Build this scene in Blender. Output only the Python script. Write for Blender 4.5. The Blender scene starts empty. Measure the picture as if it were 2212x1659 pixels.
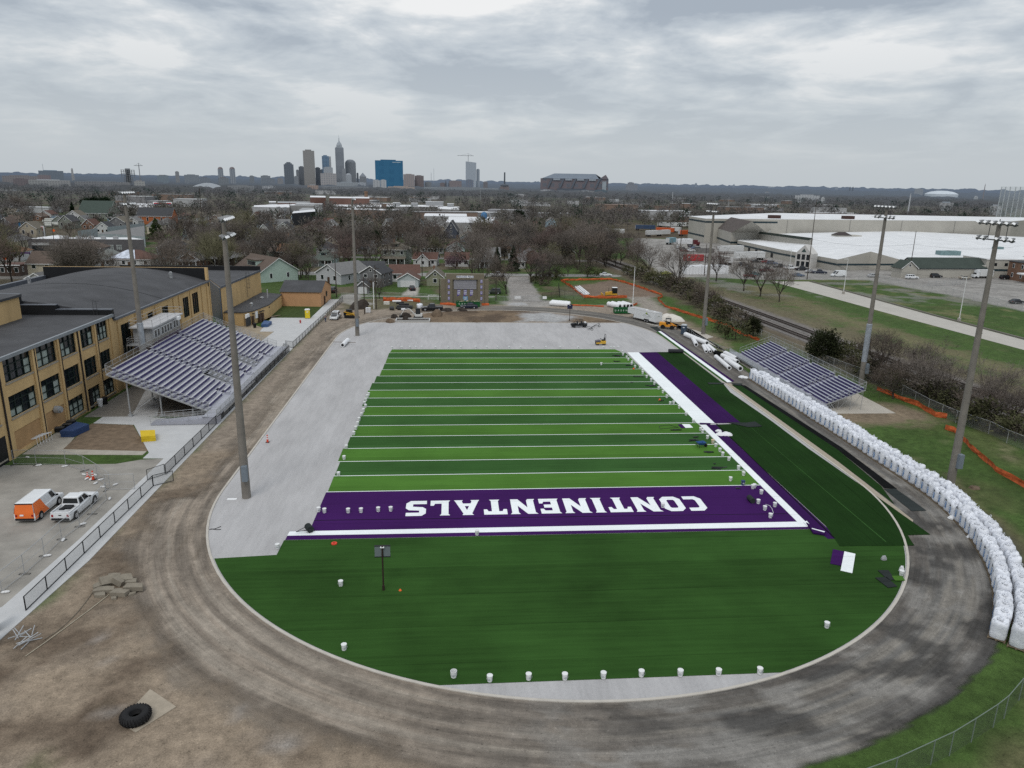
import bpy,math,random
from math import hypot,cos,sin,radians,atan2,sqrt
import numpy as np
from mathutils import Vector,Matrix
V3=Vector;M4=Matrix
RND=random.Random(11)
SC=bpy.context.scene
COL=SC.collection
PI=math.pi
F,PITCH,ROLL,YAW,CAMH=1582.12,.267791,-.0177806,-.0836436,33.3357
cy,sy,cp,sp,cr,sr=cos(YAW),sin(YAW),cos(PITCH),sin(PITCH),cos(ROLL),sin(ROLL)
_r=V3((cy,sy,0));FWD=V3((-sy*cp,cy*cp,-sp));_d=FWD.cross(_r)
RGT=_r*cr+_d*sr;DWN=-_r*sr+_d*cr
cam=bpy.data.cameras.new('camera');camo=bpy.data.objects.new('camera',cam);COL.objects.link(camo)
camo.matrix_world=M4(((RGT.x,-DWN.x,-FWD.x,0),(RGT.y,-DWN.y,-FWD.y,0),(RGT.z,-DWN.z,-FWD.z,CAMH),(0,0,0,1)))
cam.sensor_fit='HORIZONTAL';cam.sensor_width=36.;cam.lens=36.*F/2212.
cam.clip_start=.5;cam.clip_end=60000
SC.camera=camo
ZS={'A':(0,0,1.0972),'B':(2016,0,1.0972),'C':(1000,500,2.212),'D':(0,600,2.212),'E':(1000,900,2.212),'F':(2000,900,2.212),'G':(3000,700,2.1434),'H':(0,1000,1.843),'I':(0,1700,1.8436),'J':(0,2200,1.8433),'K':(1100,1800,1.843),'L':(2300,1250,1.843),'M':(2800,1250,1.7459),'N':(2832,2000,1.62),'O':(1500,2400,1.4747),'P':(800,1000,3.3183),'Q':(900,1200,4.6075),'R':(0,1000,3.318),'S':(400,1150,3.0157),'T':(2550,800,2.765),'U':(3350,880,3.2434),'V':(1650,950,4.424),'W':(1900,680,2.765),'X':(700,800,3.6867),'Y':(3400,1900,2.514),'1':(1250,1340,2.676),'2':(0,750,4.148),'4':(2700,650,3.687),'a':(2400,1170,6.9125),'b':(0,1880,5.53),'c':(1500,1160,5.53),'d':(2200,1230,9.759),'e':(2850,1280,3.626),'5':(1500,1880,1.58)}
def ray(k,x,y):
 a,b,s=ZS[k];u=(a+x/s)/1.82278;v=(b+y/s)/1.82278
 return FWD+RGT*((u-1106)/F)+DWN*((v-829.5)/F)
def G(k,x,y,z=0.):
 d=ray(k,x,y);t=(z-CAMH)/d.z
 return(d.x*t,d.y*t)
def HT(k,bx,by,tx,ty):
 gx,gy=G(k,bx,by);d=ray(k,tx,ty);h2=hypot(gx,gy)
 return CAMH+d.z*h2/hypot(d.x,d.y)
def AT(k,x,y,dist):
 "point at horizontal distance dist along a sight line"
 d=ray(k,x,y);t=dist/hypot(d.x,d.y)
 return V3((d.x*t,d.y*t,CAMH+d.z*t))
def tag(o,label=None,cat=None,group=None,kind=None):
 if label:o['label']=label
 if cat:o['category']=cat
 if group:o['group']=group
 if kind:o['kind']=kind
 return o
def TG(name,label,cat,loc=(0,0,0),rz=0.,group=None):
 o=bpy.data.objects.new(name,None);COL.objects.link(o);o.location=loc;o.rotation_euler=(0,0,rz)
 o.empty_display_size=.2
 return tag(o,label,cat,group)
def dup(root,loc,rz=0.,label=None,group=None,scale=None,kids=True):
 r=root.copy();COL.objects.link(r);r.location=loc;r.rotation_euler=(0,0,rz)
 if scale:r.scale=scale
 if label:r['label']=label
 if group:r['group']=group
 if kids:
  for ch in root.children:
   c=ch.copy();COL.objects.link(c);c.parent=r
   for gch in ch.children:
    e=gch.copy();COL.objects.link(e);e.parent=c
 return r
class MB:
 def __init__(s):s.v=[];s.f=[];s.m=[];s.k=0
 def poly(s,pts):
  n=len(s.v);s.v+=[tuple(p)for p in pts];s.f.append(tuple(range(n,n+len(pts))));s.m.append(s.k);return s
 def box(s,x0,y0,z0,x1,y1,z1):
  n=len(s.v)
  s.v+=[(x0,y0,z0),(x1,y0,z0),(x1,y1,z0),(x0,y1,z0),(x0,y0,z1),(x1,y0,z1),(x1,y1,z1),(x0,y1,z1)]
  s.f+=[tuple(n+i for i in q)for q in((0,3,2,1),(4,5,6,7),(0,1,5,4),(1,2,6,5),(2,3,7,6),(3,0,4,7))];s.m+=[s.k]*6;return s
 def cbox(s,cx,cyy,z0,sx,syy,h):return s.box(cx-sx/2,cyy-syy/2,z0,cx+sx/2,cyy+syy/2,z0+h)
 def prism(s,pts,z0,z1,top=True,bottom=False):
  n=len(s.v);k=len(pts)
  zt=z1 if isinstance(z1,(list,tuple))else[z1]*k
  s.v+=[(p[0],p[1],z0)for p in pts]+[(p[0],p[1],zt[i])for i,p in enumerate(pts)]
  for i in range(k):
   j=(i+1)%k;s.f.append((n+i,n+j,n+k+j,n+k+i));s.m.append(s.k)
  if top:s.f.append(tuple(n+k+i for i in range(k)));s.m.append(s.k)
  if bottom:s.f.append(tuple(n+i for i in reversed(range(k))));s.m.append(s.k)
  return s
 def tube(s,a,b,r0,r1=None,n=6,cap=True):
  if r1 is None:r1=r0
  a=V3(a);b=V3(b);d=b-a
  if d.length<1e-6:return s
  d.normalize();u=d.orthogonal().normalized();w=d.cross(u);i0=len(s.v)
  for c,r in((a,r0),(b,r1)):
   for i in range(n):
    t=2*PI*i/n;s.v.append(tuple(c+u*(r*cos(t))+w*(r*sin(t))))
  for i in range(n):
   j=(i+1)%n;s.f.append((i0+i,i0+j,i0+n+j,i0+n+i));s.m.append(s.k)
  if cap:
   s.f.append(tuple(i0+i for i in reversed(range(n))));s.f.append(tuple(i0+n+i for i in range(n)));s.m+=[s.k]*2
  return s
 def path(s,pts,r,n=5):
  for a,b in zip(pts[:-1],pts[1:]):s.tube(a,b,r,r,n)
  return s
 def lathe(s,prof,n=12,c=(0,0,0),closed=False):
  i0=len(s.v);k=len(prof)
  for r,z in prof:
   for i in range(n):
    t=2*PI*i/n;s.v.append((c[0]+r*cos(t),c[1]+r*sin(t),c[2]+z))
  for q in range(k-1):
   for i in range(n):
    j=(i+1)%n;s.f.append((i0+q*n+i,i0+q*n+j,i0+(q+1)*n+j,i0+(q+1)*n+i));s.m.append(s.k)
  if prof[0][0]>1e-4:s.f.append(tuple(i0+i for i in reversed(range(n))));s.m.append(s.k)
  if prof[-1][0]>1e-4:s.f.append(tuple(i0+(k-1)*n+i for i in range(n)));s.m.append(s.k)
  return s
 def wheel(s,c,r,w,n=14,axis='y'):
  "closed cylinder with axis along y (or x)"
  e=V3((0,w/2,0))if axis=='y' else V3((w/2,0,0));c=V3(c)
  return s.tube(c-e,c+e,r,r,n)
 def build(s,name,mats,parent=None,loc=None,rz=0.,smooth=False):
  me=bpy.data.meshes.new(name);me.from_pydata(s.v,[],s.f)
  if not isinstance(mats,(list,tuple)):mats=[mats]
  for m in mats:me.materials.append(m)
  if len(mats)>1:me.polygons.foreach_set('material_index',s.m)
  if smooth:me.polygons.foreach_set('use_smooth',[True]*len(me.polygons))
  me.update()
  o=bpy.data.objects.new(name,me);COL.objects.link(o)
  if parent:o.parent=parent
  if loc is not None:o.location=loc
  o.rotation_euler=(0,0,rz)
  return o
def struct(o):o['kind']='structure';return o
def TP(name,txt,size,m,parent,loc,rot=(0,0,0),ext=.01,ax='CENTER',spacing=1.,sx=1.):
 cu=bpy.data.curves.new(name,'FONT');cu.body=txt;cu.size=size;cu.extrude=ext;cu.align_x=ax;cu.align_y='CENTER'
 cu.space_character=spacing;cu.offset=size*.012
 cu.materials.append(m);tmp=bpy.data.objects.new(name,cu);COL.objects.link(tmp);bpy.context.view_layer.update()
 me=bpy.data.meshes.new_from_object(tmp.evaluated_get(bpy.context.evaluated_depsgraph_get()));bpy.data.objects.remove(tmp);me.name=name
 if not me.materials:me.materials.append(m)
 o=bpy.data.objects.new(name,me);COL.objects.link(o);o.parent=parent;o.location=loc;o.rotation_euler=rot;o.scale=(sx,1,1)
 return o
class NT:
 def __init__(s,m):s.t=m.node_tree;s.n=s.t.nodes;s.l=s.t.links
 def a(s,ty,**kw):
  x=s.n.new(ty)
  for k,v in kw.items():
   if k[0]=='_':setattr(x,k[1:],v)
  for k,v in kw.items():
   if k[0]=='_':continue
   key=int(k[1:])if k[0]=='i' and k[1:].isdigit()else k.replace('__',' ')
   if hasattr(v,'is_output')or hasattr(v,'links'):s.l.new(v,x.inputs[key])
   else:x.inputs[key].default_value=v
  return x
 def mix(s,f,a,b,bt='MIX'):
  x=s.n.new('ShaderNodeMix');x.data_type='RGBA';x.blend_type=bt
  for i,v in((0,f),(6,a),(7,b)):
   if hasattr(v,'links'):s.l.new(v,x.inputs[i])
   else:x.inputs[i].default_value=v if i==0 else(tuple(v)+(1,)if len(v)==3 else v)
  return x.outputs[2]
 def math(s,op,a,b=0.,clamp=False):
  x=s.n.new('ShaderNodeMath');x.operation=op;x.use_clamp=clamp
  for i,v in((0,a),(1,b)):
   if hasattr(v,'links'):s.l.new(v,x.inputs[i])
   else:x.inputs[i].default_value=v
  return x.outputs[0]
 def mapr(s,v,a,b,c=0.,d=1.):
  x=s.n.new('ShaderNodeMapRange');x.clamp=True
  s.l.new(v,x.inputs[0]);x.inputs[1].default_value=a;x.inputs[2].default_value=b;x.inputs[3].default_value=c;x.inputs[4].default_value=d
  return x.outputs[0]
 def noise(s,vec,scale,detail=5.,rough=.55,stretch=None,dist=0.):
  if stretch:
   mp=s.n.new('ShaderNodeMapping');mp.inputs['Scale'].default_value=stretch;s.l.new(vec,mp.inputs['Vector']);vec=mp.outputs[0]
  x=s.n.new('ShaderNodeTexNoise');x.inputs['Scale'].default_value=scale;x.inputs['Detail'].default_value=detail;x.inputs['Roughness'].default_value=rough
  x.inputs['Distortion'].default_value=dist
  s.l.new(vec,x.inputs['Vector']);return x.outputs[0]
def newmat(name,rough=.8,spec=.25,metal=0.):
 m=bpy.data.materials.new(name);m.use_nodes=True
 b=m.node_tree.nodes['Principled BSDF'];b.inputs['Roughness'].default_value=rough;b.inputs['Specular IOR Level'].default_value=spec;b.inputs['Metallic'].default_value=metal
 return m,NT(m),b
MATS={}
def mat(name,col,rough=.75,var=.14,sc=1.5,metal=0.,spec=.25,bump=0.,rnd=0.,stretch=None):
 if name in MATS:return MATS[name]
 m,t,b=newmat(name,rough,spec,metal)
 tc=t.a('ShaderNodeTexCoord');f=t.noise(tc.outputs['Object'],sc,6,.6,stretch)
 f2=t.mapr(f,.3,.7)
 c=t.mix(f2,tuple(x*(1-var)for x in col),tuple(min(1,x*(1+var))for x in col))
 if rnd:
  oi=t.a('ShaderNodeObjectInfo');r=t.mapr(oi.outputs['Random'],0,1,1-rnd,1+rnd)
  hs=t.a('ShaderNodeHueSaturation',Value=r,Color=c);c=hs.outputs[0]
 t.l.new(c,b.inputs['Base Color'])
 if bump:
  bp=t.a('ShaderNodeBump',Strength=bump,Distance=.05,Height=f);t.l.new(bp.outputs[0],b.inputs['Normal'])
 MATS[name]=m
 return m
def glassy(name,col,rough=.12):
 return mat(name,col,rough,.3,.8,spec=.6)
def chainlink(name,col,alpha):
 if name in MATS:return MATS[name]
 m,t,b=newmat(name,.6,.2)
 b.inputs['Base Color'].default_value=col+(1,)
 tc=t.a('ShaderNodeTexCoord');f=t.noise(tc.outputs['Object'],14.,2,.5);a=t.mapr(f,.3,.7,alpha*.6,alpha*1.4)
 t.l.new(a,b.inputs['Alpha'])
 MATS[name]=m;return m
SUN_EL,SUN_AZ=52.,200.
w=bpy.data.worlds.new('World');SC.world=w;w.use_nodes=True
t=NT(w);bg=w.node_tree.nodes['Background'];bg.inputs['Strength'].default_value=.1
sky=t.a('ShaderNodeTexSky');sky.sky_type='NISHITA';sky.sun_disc=False;sky.sun_elevation=radians(SUN_EL);sky.sun_rotation=radians(SUN_AZ);sky.altitude=200;sky.dust_density=2.5
tc=t.a('ShaderNodeTexCoord');sx=t.a('ShaderNodeSeparateXYZ');t.l.new(tc.outputs['Generated'],sx.inputs[0])
X,Y,Z=sx.outputs
den=t.math('ADD',t.math('MAXIMUM',Z,0.),.16)
px=t.math('DIVIDE',X,den);py=t.math('DIVIDE',Y,den)
cv=t.a('ShaderNodeCombineXYZ');t.l.new(px,cv.inputs[0]);t.l.new(py,cv.inputs[1]);cv.inputs[2].default_value=3.7
big=t.noise(cv.outputs[0],.75,2.,.5)
mid=t.noise(cv.outputs[0],1.5,8.,.55,(1.15,1.,1.),.35)
fine=t.noise(cv.outputs[0],6.,6.,.6,(.9,1.,1.),.3)
v=t.math('ADD',t.math('ADD',t.math('MULTIPLY',mid,.95),t.math('MULTIPLY',fine,.26)),t.math('MULTIPLY',big,.40))
v=t.math('SUBTRACT',v,.14)
right=t.mapr(X,0.,.5,0.,.06)
v2=t.math('SUBTRACT',v,right)
up=t.mapr(Z,.02,.20,0.,1.)
cl=t.a('ShaderNodeValToRGB');cr_=cl.color_ramp
cr_.elements[0].position=.52;cr_.elements[0].color=(.40,.45,.51,1)
cr_.elements[1].position=.78;cr_.elements[1].color=(.93,.93,.92,1)
e=cr_.elements.new(.60);e.color=(.53,.58,.63,1)
e=cr_.elements.new(.68);e.color=(.665,.705,.735,1)
t.l.new(v2,cl.inputs[0])
hz=(.555,.60,.635)
c1=t.mix(up,hz,cl.outputs[0])
zen=t.mapr(Z,.35,.9,1.,1.45)
cm=t.a('ShaderNodeVectorMath',_operation='SCALE');t.l.new(c1,cm.inputs[0]);t.l.new(t.math('MULTIPLY',zen,10.),cm.inputs['Scale'])
fin=t.mix(.90,sky.outputs[0],cm.outputs[0])
t.l.new(fin,bg.inputs['Color'])
sl=bpy.data.lights.new('sun','SUN');sl.energy=1.;sl.angle=radians(20);sl.color=(1.,.96,.90)
so=bpy.data.objects.new('sun',sl);COL.objects.link(so)
az=radians(SUN_AZ);el=radians(SUN_EL)
sd=V3((sin(az)*cos(el),cos(az)*cos(el),sin(el)))
so.rotation_euler=(-sd).to_track_quat('-Z','Y').to_euler()
SC.view_settings.view_transform='Standard';SC.view_settings.look='None';SC.view_settings.exposure=0;SC.view_settings.gamma=1
SC.render.engine='CYCLES';SC.cycles.max_bounces=5;SC.cycles.diffuse_bounces=2;SC.cycles.transparent_max_bounces=12
SC.cycles.use_denoising=False
ALU=mat('brushed_aluminium',(.50,.51,.53),.42,.10,3,.35,.5)
GV=mat('galvanised_steel',(.38,.39,.40),.5,.12,3,.3,.4)
PURPLE=mat('purple_paint',(.055,.035,.17),.6,.10,2)
BK=mat('black_paint',(.012,.013,.015),.5,.2,2)
DK=mat('dark_grey_paint',(.05,.052,.056),.6,.2,2)
WT=mat('white_paint',(.78,.79,.80),.5,.05,2)
OFFWHITE=mat('offwhite_paint',(.62,.60,.55),.7,.08,2)
RB=mat('tyre_rubber',(.013,.013,.014),.75,.25,6)
RIM=mat('alloy_rim',(.42,.43,.45),.4,.1,4,.4,.5)
GZ=glassy('dark_window_glass',(.012,.016,.02))
CONC=mat('pole_concrete',(.19,.175,.155),.85,.16,.9,bump=.2)
LINK=chainlink('chain_link_mesh',(.30,.31,.31),.16)
BLINK=chainlink('black_chain_link_mesh',(.03,.03,.03),.30)
YEL=mat('machine_yellow',(.62,.38,.05),.5,.15,3)
ORANGE=mat('safety_orange',(.72,.13,.03),.7,.2,1.)
WOOD=mat('raw_timber',(.36,.27,.17),.8,.2,4)
RED=mat('red_paint',(.42,.03,.03),.5,.15,2)
_rs=np.random.RandomState(5);_tab=_rs.rand(256,256)
def vnoise(x,y):
 xi=np.floor(x).astype(int);yi=np.floor(y).astype(int);fx=x-xi;fy=y-yi
 fx=fx*fx*(3-2*fx);fy=fy*fy*(3-2*fy)
 T=lambda a,b:_tab[a&255,b&255]
 return(T(xi,yi)*(1-fx)+T(xi+1,yi)*fx)*(1-fy)+(T(xi,yi+1)*(1-fx)+T(xi+1,yi+1)*fx)*fy
def fbm(x,y,o=4):
 s=0;a=.5
 for i in range(o):s=s+a*vnoise(x*(2**i)+17*i,y*(2**i)+9*i);a*=.5
 return s/(1-.5**o)
def sdist(px,py,poly):
 d=np.full(px.shape,1e9);ins=np.zeros(px.shape,bool);n=len(poly)
 for i in range(n):
  ax,ay=poly[i];bx,by=poly[(i+1)%n];ex,ey=bx-ax,by-ay
  tt=np.clip(((px-ax)*ex+(py-ay)*ey)/(ex*ex+ey*ey+1e-9),0,1)
  d=np.minimum(d,np.hypot(px-ax-tt*ex,py-ay-tt*ey))
  c=((ay>py)!=(by>py))&(px<ex*(py-ay)/(ey+(1e-9 if ey==0 else 0))+ax);ins^=c
 return np.where(ins,-d,d)
def ldist(px,py,line):
 d=np.full(px.shape,1e9)
 for(ax,ay),(bx,by)in zip(line[:-1],line[1:]):
  ex,ey=bx-ax,by-ay;tt=np.clip(((px-ax)*ex+(py-ay)*ey)/(ex*ex+ey*ey+1e-9),0,1)
  d=np.minimum(d,np.hypot(px-ax-tt*ex,py-ay-tt*ey))
 return d
class Paint:
 def __init__(s,xs,ys):
  s.x,s.y=xs,ys;s.c=np.zeros((len(xs),3));s.n1=fbm(xs/3.1,ys/3.1);s.n2=fbm(xs/14.+40,ys/14.);s.n3=fbm(xs/.9+3,ys/.9+8)
 def put(s,m,col,var=.25):
  k=(1+var*(s.n3-.5)*2+var*(s.n1-.5)*1.5)[:,None];m=np.clip(m,0,1)[:,None]
  s.c=s.c*(1-m)+np.array(col)[None,:]*k*m
 def area(s,poly,col,soft=1.,rag=1.5,op=1.,var=.25):
  d=sdist(s.x,s.y,poly)+rag*(s.n1-.5)*2+rag*.6*(s.n3-.5)*2
  s.put(np.clip(.5-d/soft,0,1)*op,col,var)
 def line(s,pts,w,col,soft=.4,rag=.3,op=1.,var=.2):
  d=ldist(s.x,s.y,pts)-w/2+rag*(s.n1-.5)*2
  s.put(np.clip(.5-d/soft,0,1)*op,col,var)
 def blotch(s,poly,col,thr,soft=.1,op=1.,scale=14.,seed=0.,edge=6.):
  d=sdist(s.x,s.y,poly);n=fbm(s.x/scale+seed,s.y/scale-seed,5)
  s.put(np.clip((n-thr)/soft,0,1)*np.clip(.5-d/edge,0,1)*op,col)
def grid_mesh(name,xs,ys,zf,paint,m):
 nx,ny=len(xs),len(ys);gx,gy=np.meshgrid(xs,ys);gx=gx.ravel();gy=gy.ravel()
 P=Paint(gx,gy);paint(P);gz=zf(gx,gy)if callable(zf)else np.full(gx.shape,zf)
 me=bpy.data.meshes.new(name);me.vertices.add(nx*ny);me.vertices.foreach_set('co',np.stack([gx,gy,gz],1).ravel())
 i=np.arange((nx-1)*(ny-1));a=(i//(nx-1))*nx+i%(nx-1);q=np.stack([a,a+1,a+nx+1,a+nx],1)
 me.loops.add(q.size);me.polygons.add(len(q));me.loops.foreach_set('vertex_index',q.ravel());me.polygons.foreach_set('loop_start',np.arange(len(q))*4)
 me.update(calc_edges=True)
 ca=me.color_attributes.new('tint','FLOAT_COLOR','POINT');ca.data.foreach_set('color',np.concatenate([np.clip(P.c,0,1),np.ones((nx*ny,1))],1).ravel())
 me.materials.append(m);o=bpy.data.objects.new(name,me);COL.objects.link(o);return o
def tintmat(name,fine=9.,amt=.35,bump=.4,alpha=False):
 m,t,b=newmat(name,.92,.12)
 at=t.a('ShaderNodeAttribute',_attribute_name='tint');ge=t.a('ShaderNodeNewGeometry');p=ge.outputs['Position']
 n1=t.noise(p,fine,6,.75);n2=t.noise(p,fine*.13,6,.7);n3=t.noise(p,4.3,2,.5)
 k=t.math('ADD',t.mapr(n1,.3,.7,1-amt,1+amt),t.mapr(n2,.35,.65,-amt*.7,amt*.7))
 k=t.math('ADD',k,t.math('SUBTRACT',t.mapr(n3,.66,.70,0,.35),t.mapr(n3,.34,.30,0,.30)))
 if alpha:
  la=t.a('ShaderNodeAttribute',_attribute_name='lane');s1=t.noise(la.outputs['Color'],1.,5,.65,(.25,5.,1));s2=t.noise(la.outputs['Color'],1.,3,.6,(.12,1.6,1))
  k=t.math('ADD',k,t.math('ADD',t.mapr(s1,.35,.65,-.12,.12),t.mapr(s2,.38,.62,-.10,.10)))
 c=t.a('ShaderNodeVectorMath',_operation='SCALE');t.l.new(at.outputs['Color'],c.inputs[0]);t.l.new(k,c.inputs['Scale'])
 t.l.new(c.outputs[0],b.inputs['Base Color'])
 if alpha:t.l.new(at.outputs['Alpha'],b.inputs['Alpha'])
 bp=t.a('ShaderNodeBump',Strength=bump,Distance=.08,Height=n1);t.l.new(bp.outputs[0],b.inputs['Normal'])
 return m
GRASS=(.050,.088,.022);GRASS2=(.085,.095,.038);DIRT=(.185,.137,.095);DIRTD=(.085,.062,.045);GRAV=(.30,.285,.265);ASPH=(.20,.195,.185);LOTC=(.245,.235,.215);BROWN=(.125,.098,.072)
CX,RAD,YB,YT=11.1,36.4,77.4,159.8
def oval(r,n=40,cx=CX):
 pts=[]
 for i in range(n+1):a=PI+PI*i/n;pts.append((cx+r*cos(a),YB+r*sin(a)))
 for i in range(n+1):a=PI*i/n;pts.append((cx+r*cos(a),YT+r*sin(a)))
 return pts
def paint_near(P):
 P.put(np.ones(len(P.x)),GRASS,.35)
 P.blotch([(-300,20),(320,20),(320,480),(-300,480)],GRASS2,.56,.12,.6,12,3)
 P.blotch([(-300,225),(60,225),(60,480),(-300,480)],BROWN,.50,.1,.85,18,9)
 P.area([(-33,40),(-33,215),(-14,215),(-12,206),(50,206),(60,198),(58,170),(44,160),(-20,150),(-22,70)],(.245,.205,.165),2.5,1.5)
 P.area([(-60,20),(-60,47),(-37,50),(-32.6,54),(-32.6,90),(-20,90),(-14,52),(0,40),(16,33.5),(16,20)],(.25,.20,.15),2.,1.2)
 P.blotch([(-60,20),(-33,50),(-24,66),(-8,46),(10,38),(12,20)],DIRTD,.53,.16,.75,4.5,2)
 P.blotch([(-60,20),(-33,50),(-24,66),(-8,46),(10,38),(12,20)],(.24,.20,.16),.57,.12,.4,3.,7)
 P.blotch([(-34,50),(-33,78),(-24,80),(-22,58)],DIRTD,.50,.15,.7,3.,5)
 for x,y,r in((-13.4,41.6,.8),(-22.3,41.9,.5),(-10.2,38.2,1.),(-26.4,50.,.9),(-24.5,47.,.6)):
  P.put(np.clip(1.2-np.hypot(P.x-x,P.y-y)/r-(P.n3-.5)*2.4,0,1)*.55,(.33,.32,.31),.3)
 for x,y,r in((-24.2,37.4,.9),(-23.,42.5,.25),(-6,35.,1.),(-37,48,2.),(-35.5,45.5,1.3)):
  P.put(np.clip(1.3-np.hypot(P.x-x,P.y-y)/r-(P.n3-.5)*2.,0,1)*.8,(.045,.07,.02),.3)
 P.area([(-12,178),(-6,196),(12,202),(30,196),(43,182),(43,178)],(.17,.125,.085),1.5,1.5)
 P.blotch([(-12,178),(-6,197),(12,199),(30,196),(43,182),(43,178)],DIRTD,.50,.12,.8,5,1)
 P.area([(17,179),(18,193),(27,193),(33,187),(29,179)],(.33,.33,.33),3,3)
 P.area([(-30,196),(-30,214),(-6,214),(-6,199)],(.11,.10,.06),3,3)
 P.area([(15,200),(14,212),(29,213),(32,204)],GRAV,2.5,1.5)
 P.area([(16.5,211),(19.5,270),(28,270),(26.5,211)],(.265,.25,.235),.8,.8)
 P.area([G('F',600,500),G('F',900,450),G('F',1100,490),G('F',1320,560),G('F',1330,590),G('F',1130,640),G('F',1000,600),G('F',740,600),G('F',690,560)],(.165,.125,.095),2,2)
 P.area([G('F',1000,600),G('F',1240,590),G('F',1400,700),G('F',1340,790),G('F',1120,700),G('F',1090,640)],(.25,.225,.195),3,3)
 P.area([G('F',1330,750),G('F',1500,790),G('F',1700,870),G('F',1960,1010),G('F',1900,1060),G('F',1600,900),G('F',1380,820)],(.20,.165,.12),3,3)
 P.area([(57,97),(72,98),(74,104),(66,112),(57,112)],(.19,.15,.105),3,2.5)
 P.blotch([(55,70),(90,70),(90,104),(55,104)],(.20,.175,.11),.64,.10,.5,6,4)
 P.blotch([(44,30),(90,30),(90,80),(52,80)],(.04,.065,.018),.5,.15,.6,3,4)
 P.line([(57.5,80),(57,66),(52,52),(46,43),(36,35),(24,30)],2.,(.12,.105,.06),2.,1.2,.8)
 P.line([(56.5,78),(55.8,66),(51,52.5),(45,43.5)],1.4,(.06,.055,.05),1.,.8,.8)
 RL=[(72,330),(79,245),(84.5,177),(87,141),(91.4,105),(97,60),(101,20)]
 P.line([(x+0.,y)for x,y in RL],26,(.135,.115,.075),8,5,.9)
 P.line([(x-7,y)for x,y in RL],13,(.11,.09,.065),5,3,.9)
 P.line([(x-1.5,y)for x,y in RL],11.5,(.175,.16,.15),2.5,1.2)
 P.area([(100,230),(104,170),(109,120),(112,60),(136,60),(136,240),(120,262)],GRASS,4,4,.8)
 P.area([(96,250),(99,180),(104,120),(110,60),(117,60),(110,140),(108,200),(110,250)],(.165,.14,.085),6,5,.75)
 P.blotch([(120,110),(200,110),(190,300),(122,262)],(.16,.15,.075),.60,.10,.7,7,6)
 P.area([G('T',180,810),G('T',640,805),G('T',1200,835),G('U',200,720),G('U',560,790),G('U',1200,905),G('U',2212,1120),(330,180),(330,300),(150,470),(120,480),(95,400),(88,330)],(.27,.26,.245),2,1.5)
 P.blotch([(90,230),(330,150),(330,300),(150,470),(95,400)],(.20,.19,.18),.55,.1,.6,8,6)
 P.line([(-140,279),(-60,277),(26,275.5),(60,275.5)],8.,(.26,.255,.245),.8,.5)
 P.line([(-140,274),(-60,272),(20,270)],1.5,(.36,.35,.33),.5,.3)
 P.line([(-140,340),(-60,338),(10,334),(60,330)],7.,(.22,.215,.205),1.5,.6)
 P.line([(-94,220),(-96,420)],7.,(.23,.22,.21),1,.6)
 P.line([(-30,222),(-30,212),(-25,206)],6,(.27,.26,.24),1.,.6)
 P.area([(-13.5,240),(-11,240),(-10.5,222),(-15.5,222)],(.36,.34,.31),.6,.4)
 P.line([(-32,221),(12,220.5)],1.6,(.38,.37,.35),.5,.3)
 P.area([(-200,252),(-200,345),(-100,345),(-90,300),(-120,300),(-128,255)],(.21,.20,.19),3,2,.8)
 P.area([(-46,202),(-34,200),(-34,184),(-46,184)],(.045,.068,.02),1.,1.)
 P.area([(-60,205),(-60,270),(-46,270),(-46,217)],(.05,.08,.022),3,1.)
near_m=tintmat('mown_and_bare_ground')
struct(grid_mesh('ground',np.arange(-210,331,.9),np.arange(22,480,.9),0.,paint_near,near_m))
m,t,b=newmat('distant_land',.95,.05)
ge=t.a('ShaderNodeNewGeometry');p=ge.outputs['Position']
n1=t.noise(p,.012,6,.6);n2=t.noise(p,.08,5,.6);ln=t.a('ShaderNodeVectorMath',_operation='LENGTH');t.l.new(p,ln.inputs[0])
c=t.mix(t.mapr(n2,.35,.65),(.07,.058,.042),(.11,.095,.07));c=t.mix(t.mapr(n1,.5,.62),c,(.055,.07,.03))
c=t.mix(t.mapr(ln.outputs['Value'],700,7000),c,(.20,.24,.30));t.l.new(c,b.inputs['Base Color'])  # aerial haze painted in: land colour fades to blue-grey with distance
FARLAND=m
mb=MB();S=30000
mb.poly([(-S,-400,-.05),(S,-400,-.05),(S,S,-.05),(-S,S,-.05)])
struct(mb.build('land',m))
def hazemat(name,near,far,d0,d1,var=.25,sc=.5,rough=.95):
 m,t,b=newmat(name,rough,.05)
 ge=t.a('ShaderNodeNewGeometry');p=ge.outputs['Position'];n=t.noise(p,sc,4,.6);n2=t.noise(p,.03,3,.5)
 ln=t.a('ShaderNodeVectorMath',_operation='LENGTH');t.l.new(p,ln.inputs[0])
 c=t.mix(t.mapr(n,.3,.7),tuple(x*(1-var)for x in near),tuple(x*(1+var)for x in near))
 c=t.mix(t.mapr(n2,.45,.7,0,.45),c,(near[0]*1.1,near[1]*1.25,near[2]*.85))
 c=t.mix(t.mapr(ln.outputs['Value'],d0,d1),c,far);t.l.new(c,b.inputs['Base Color'])  # distance haze is mixed straight into the base colour
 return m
def sheet(name,pts,z,m,label=None,cat=None,group=None,parent=None):
 mb=MB().poly([(x,y,z)for x,y in pts]);o=mb.build(name,m,parent)
 if label:tag(o,label,cat,group)
 else:struct(o)if parent is None else None
 return o
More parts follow.
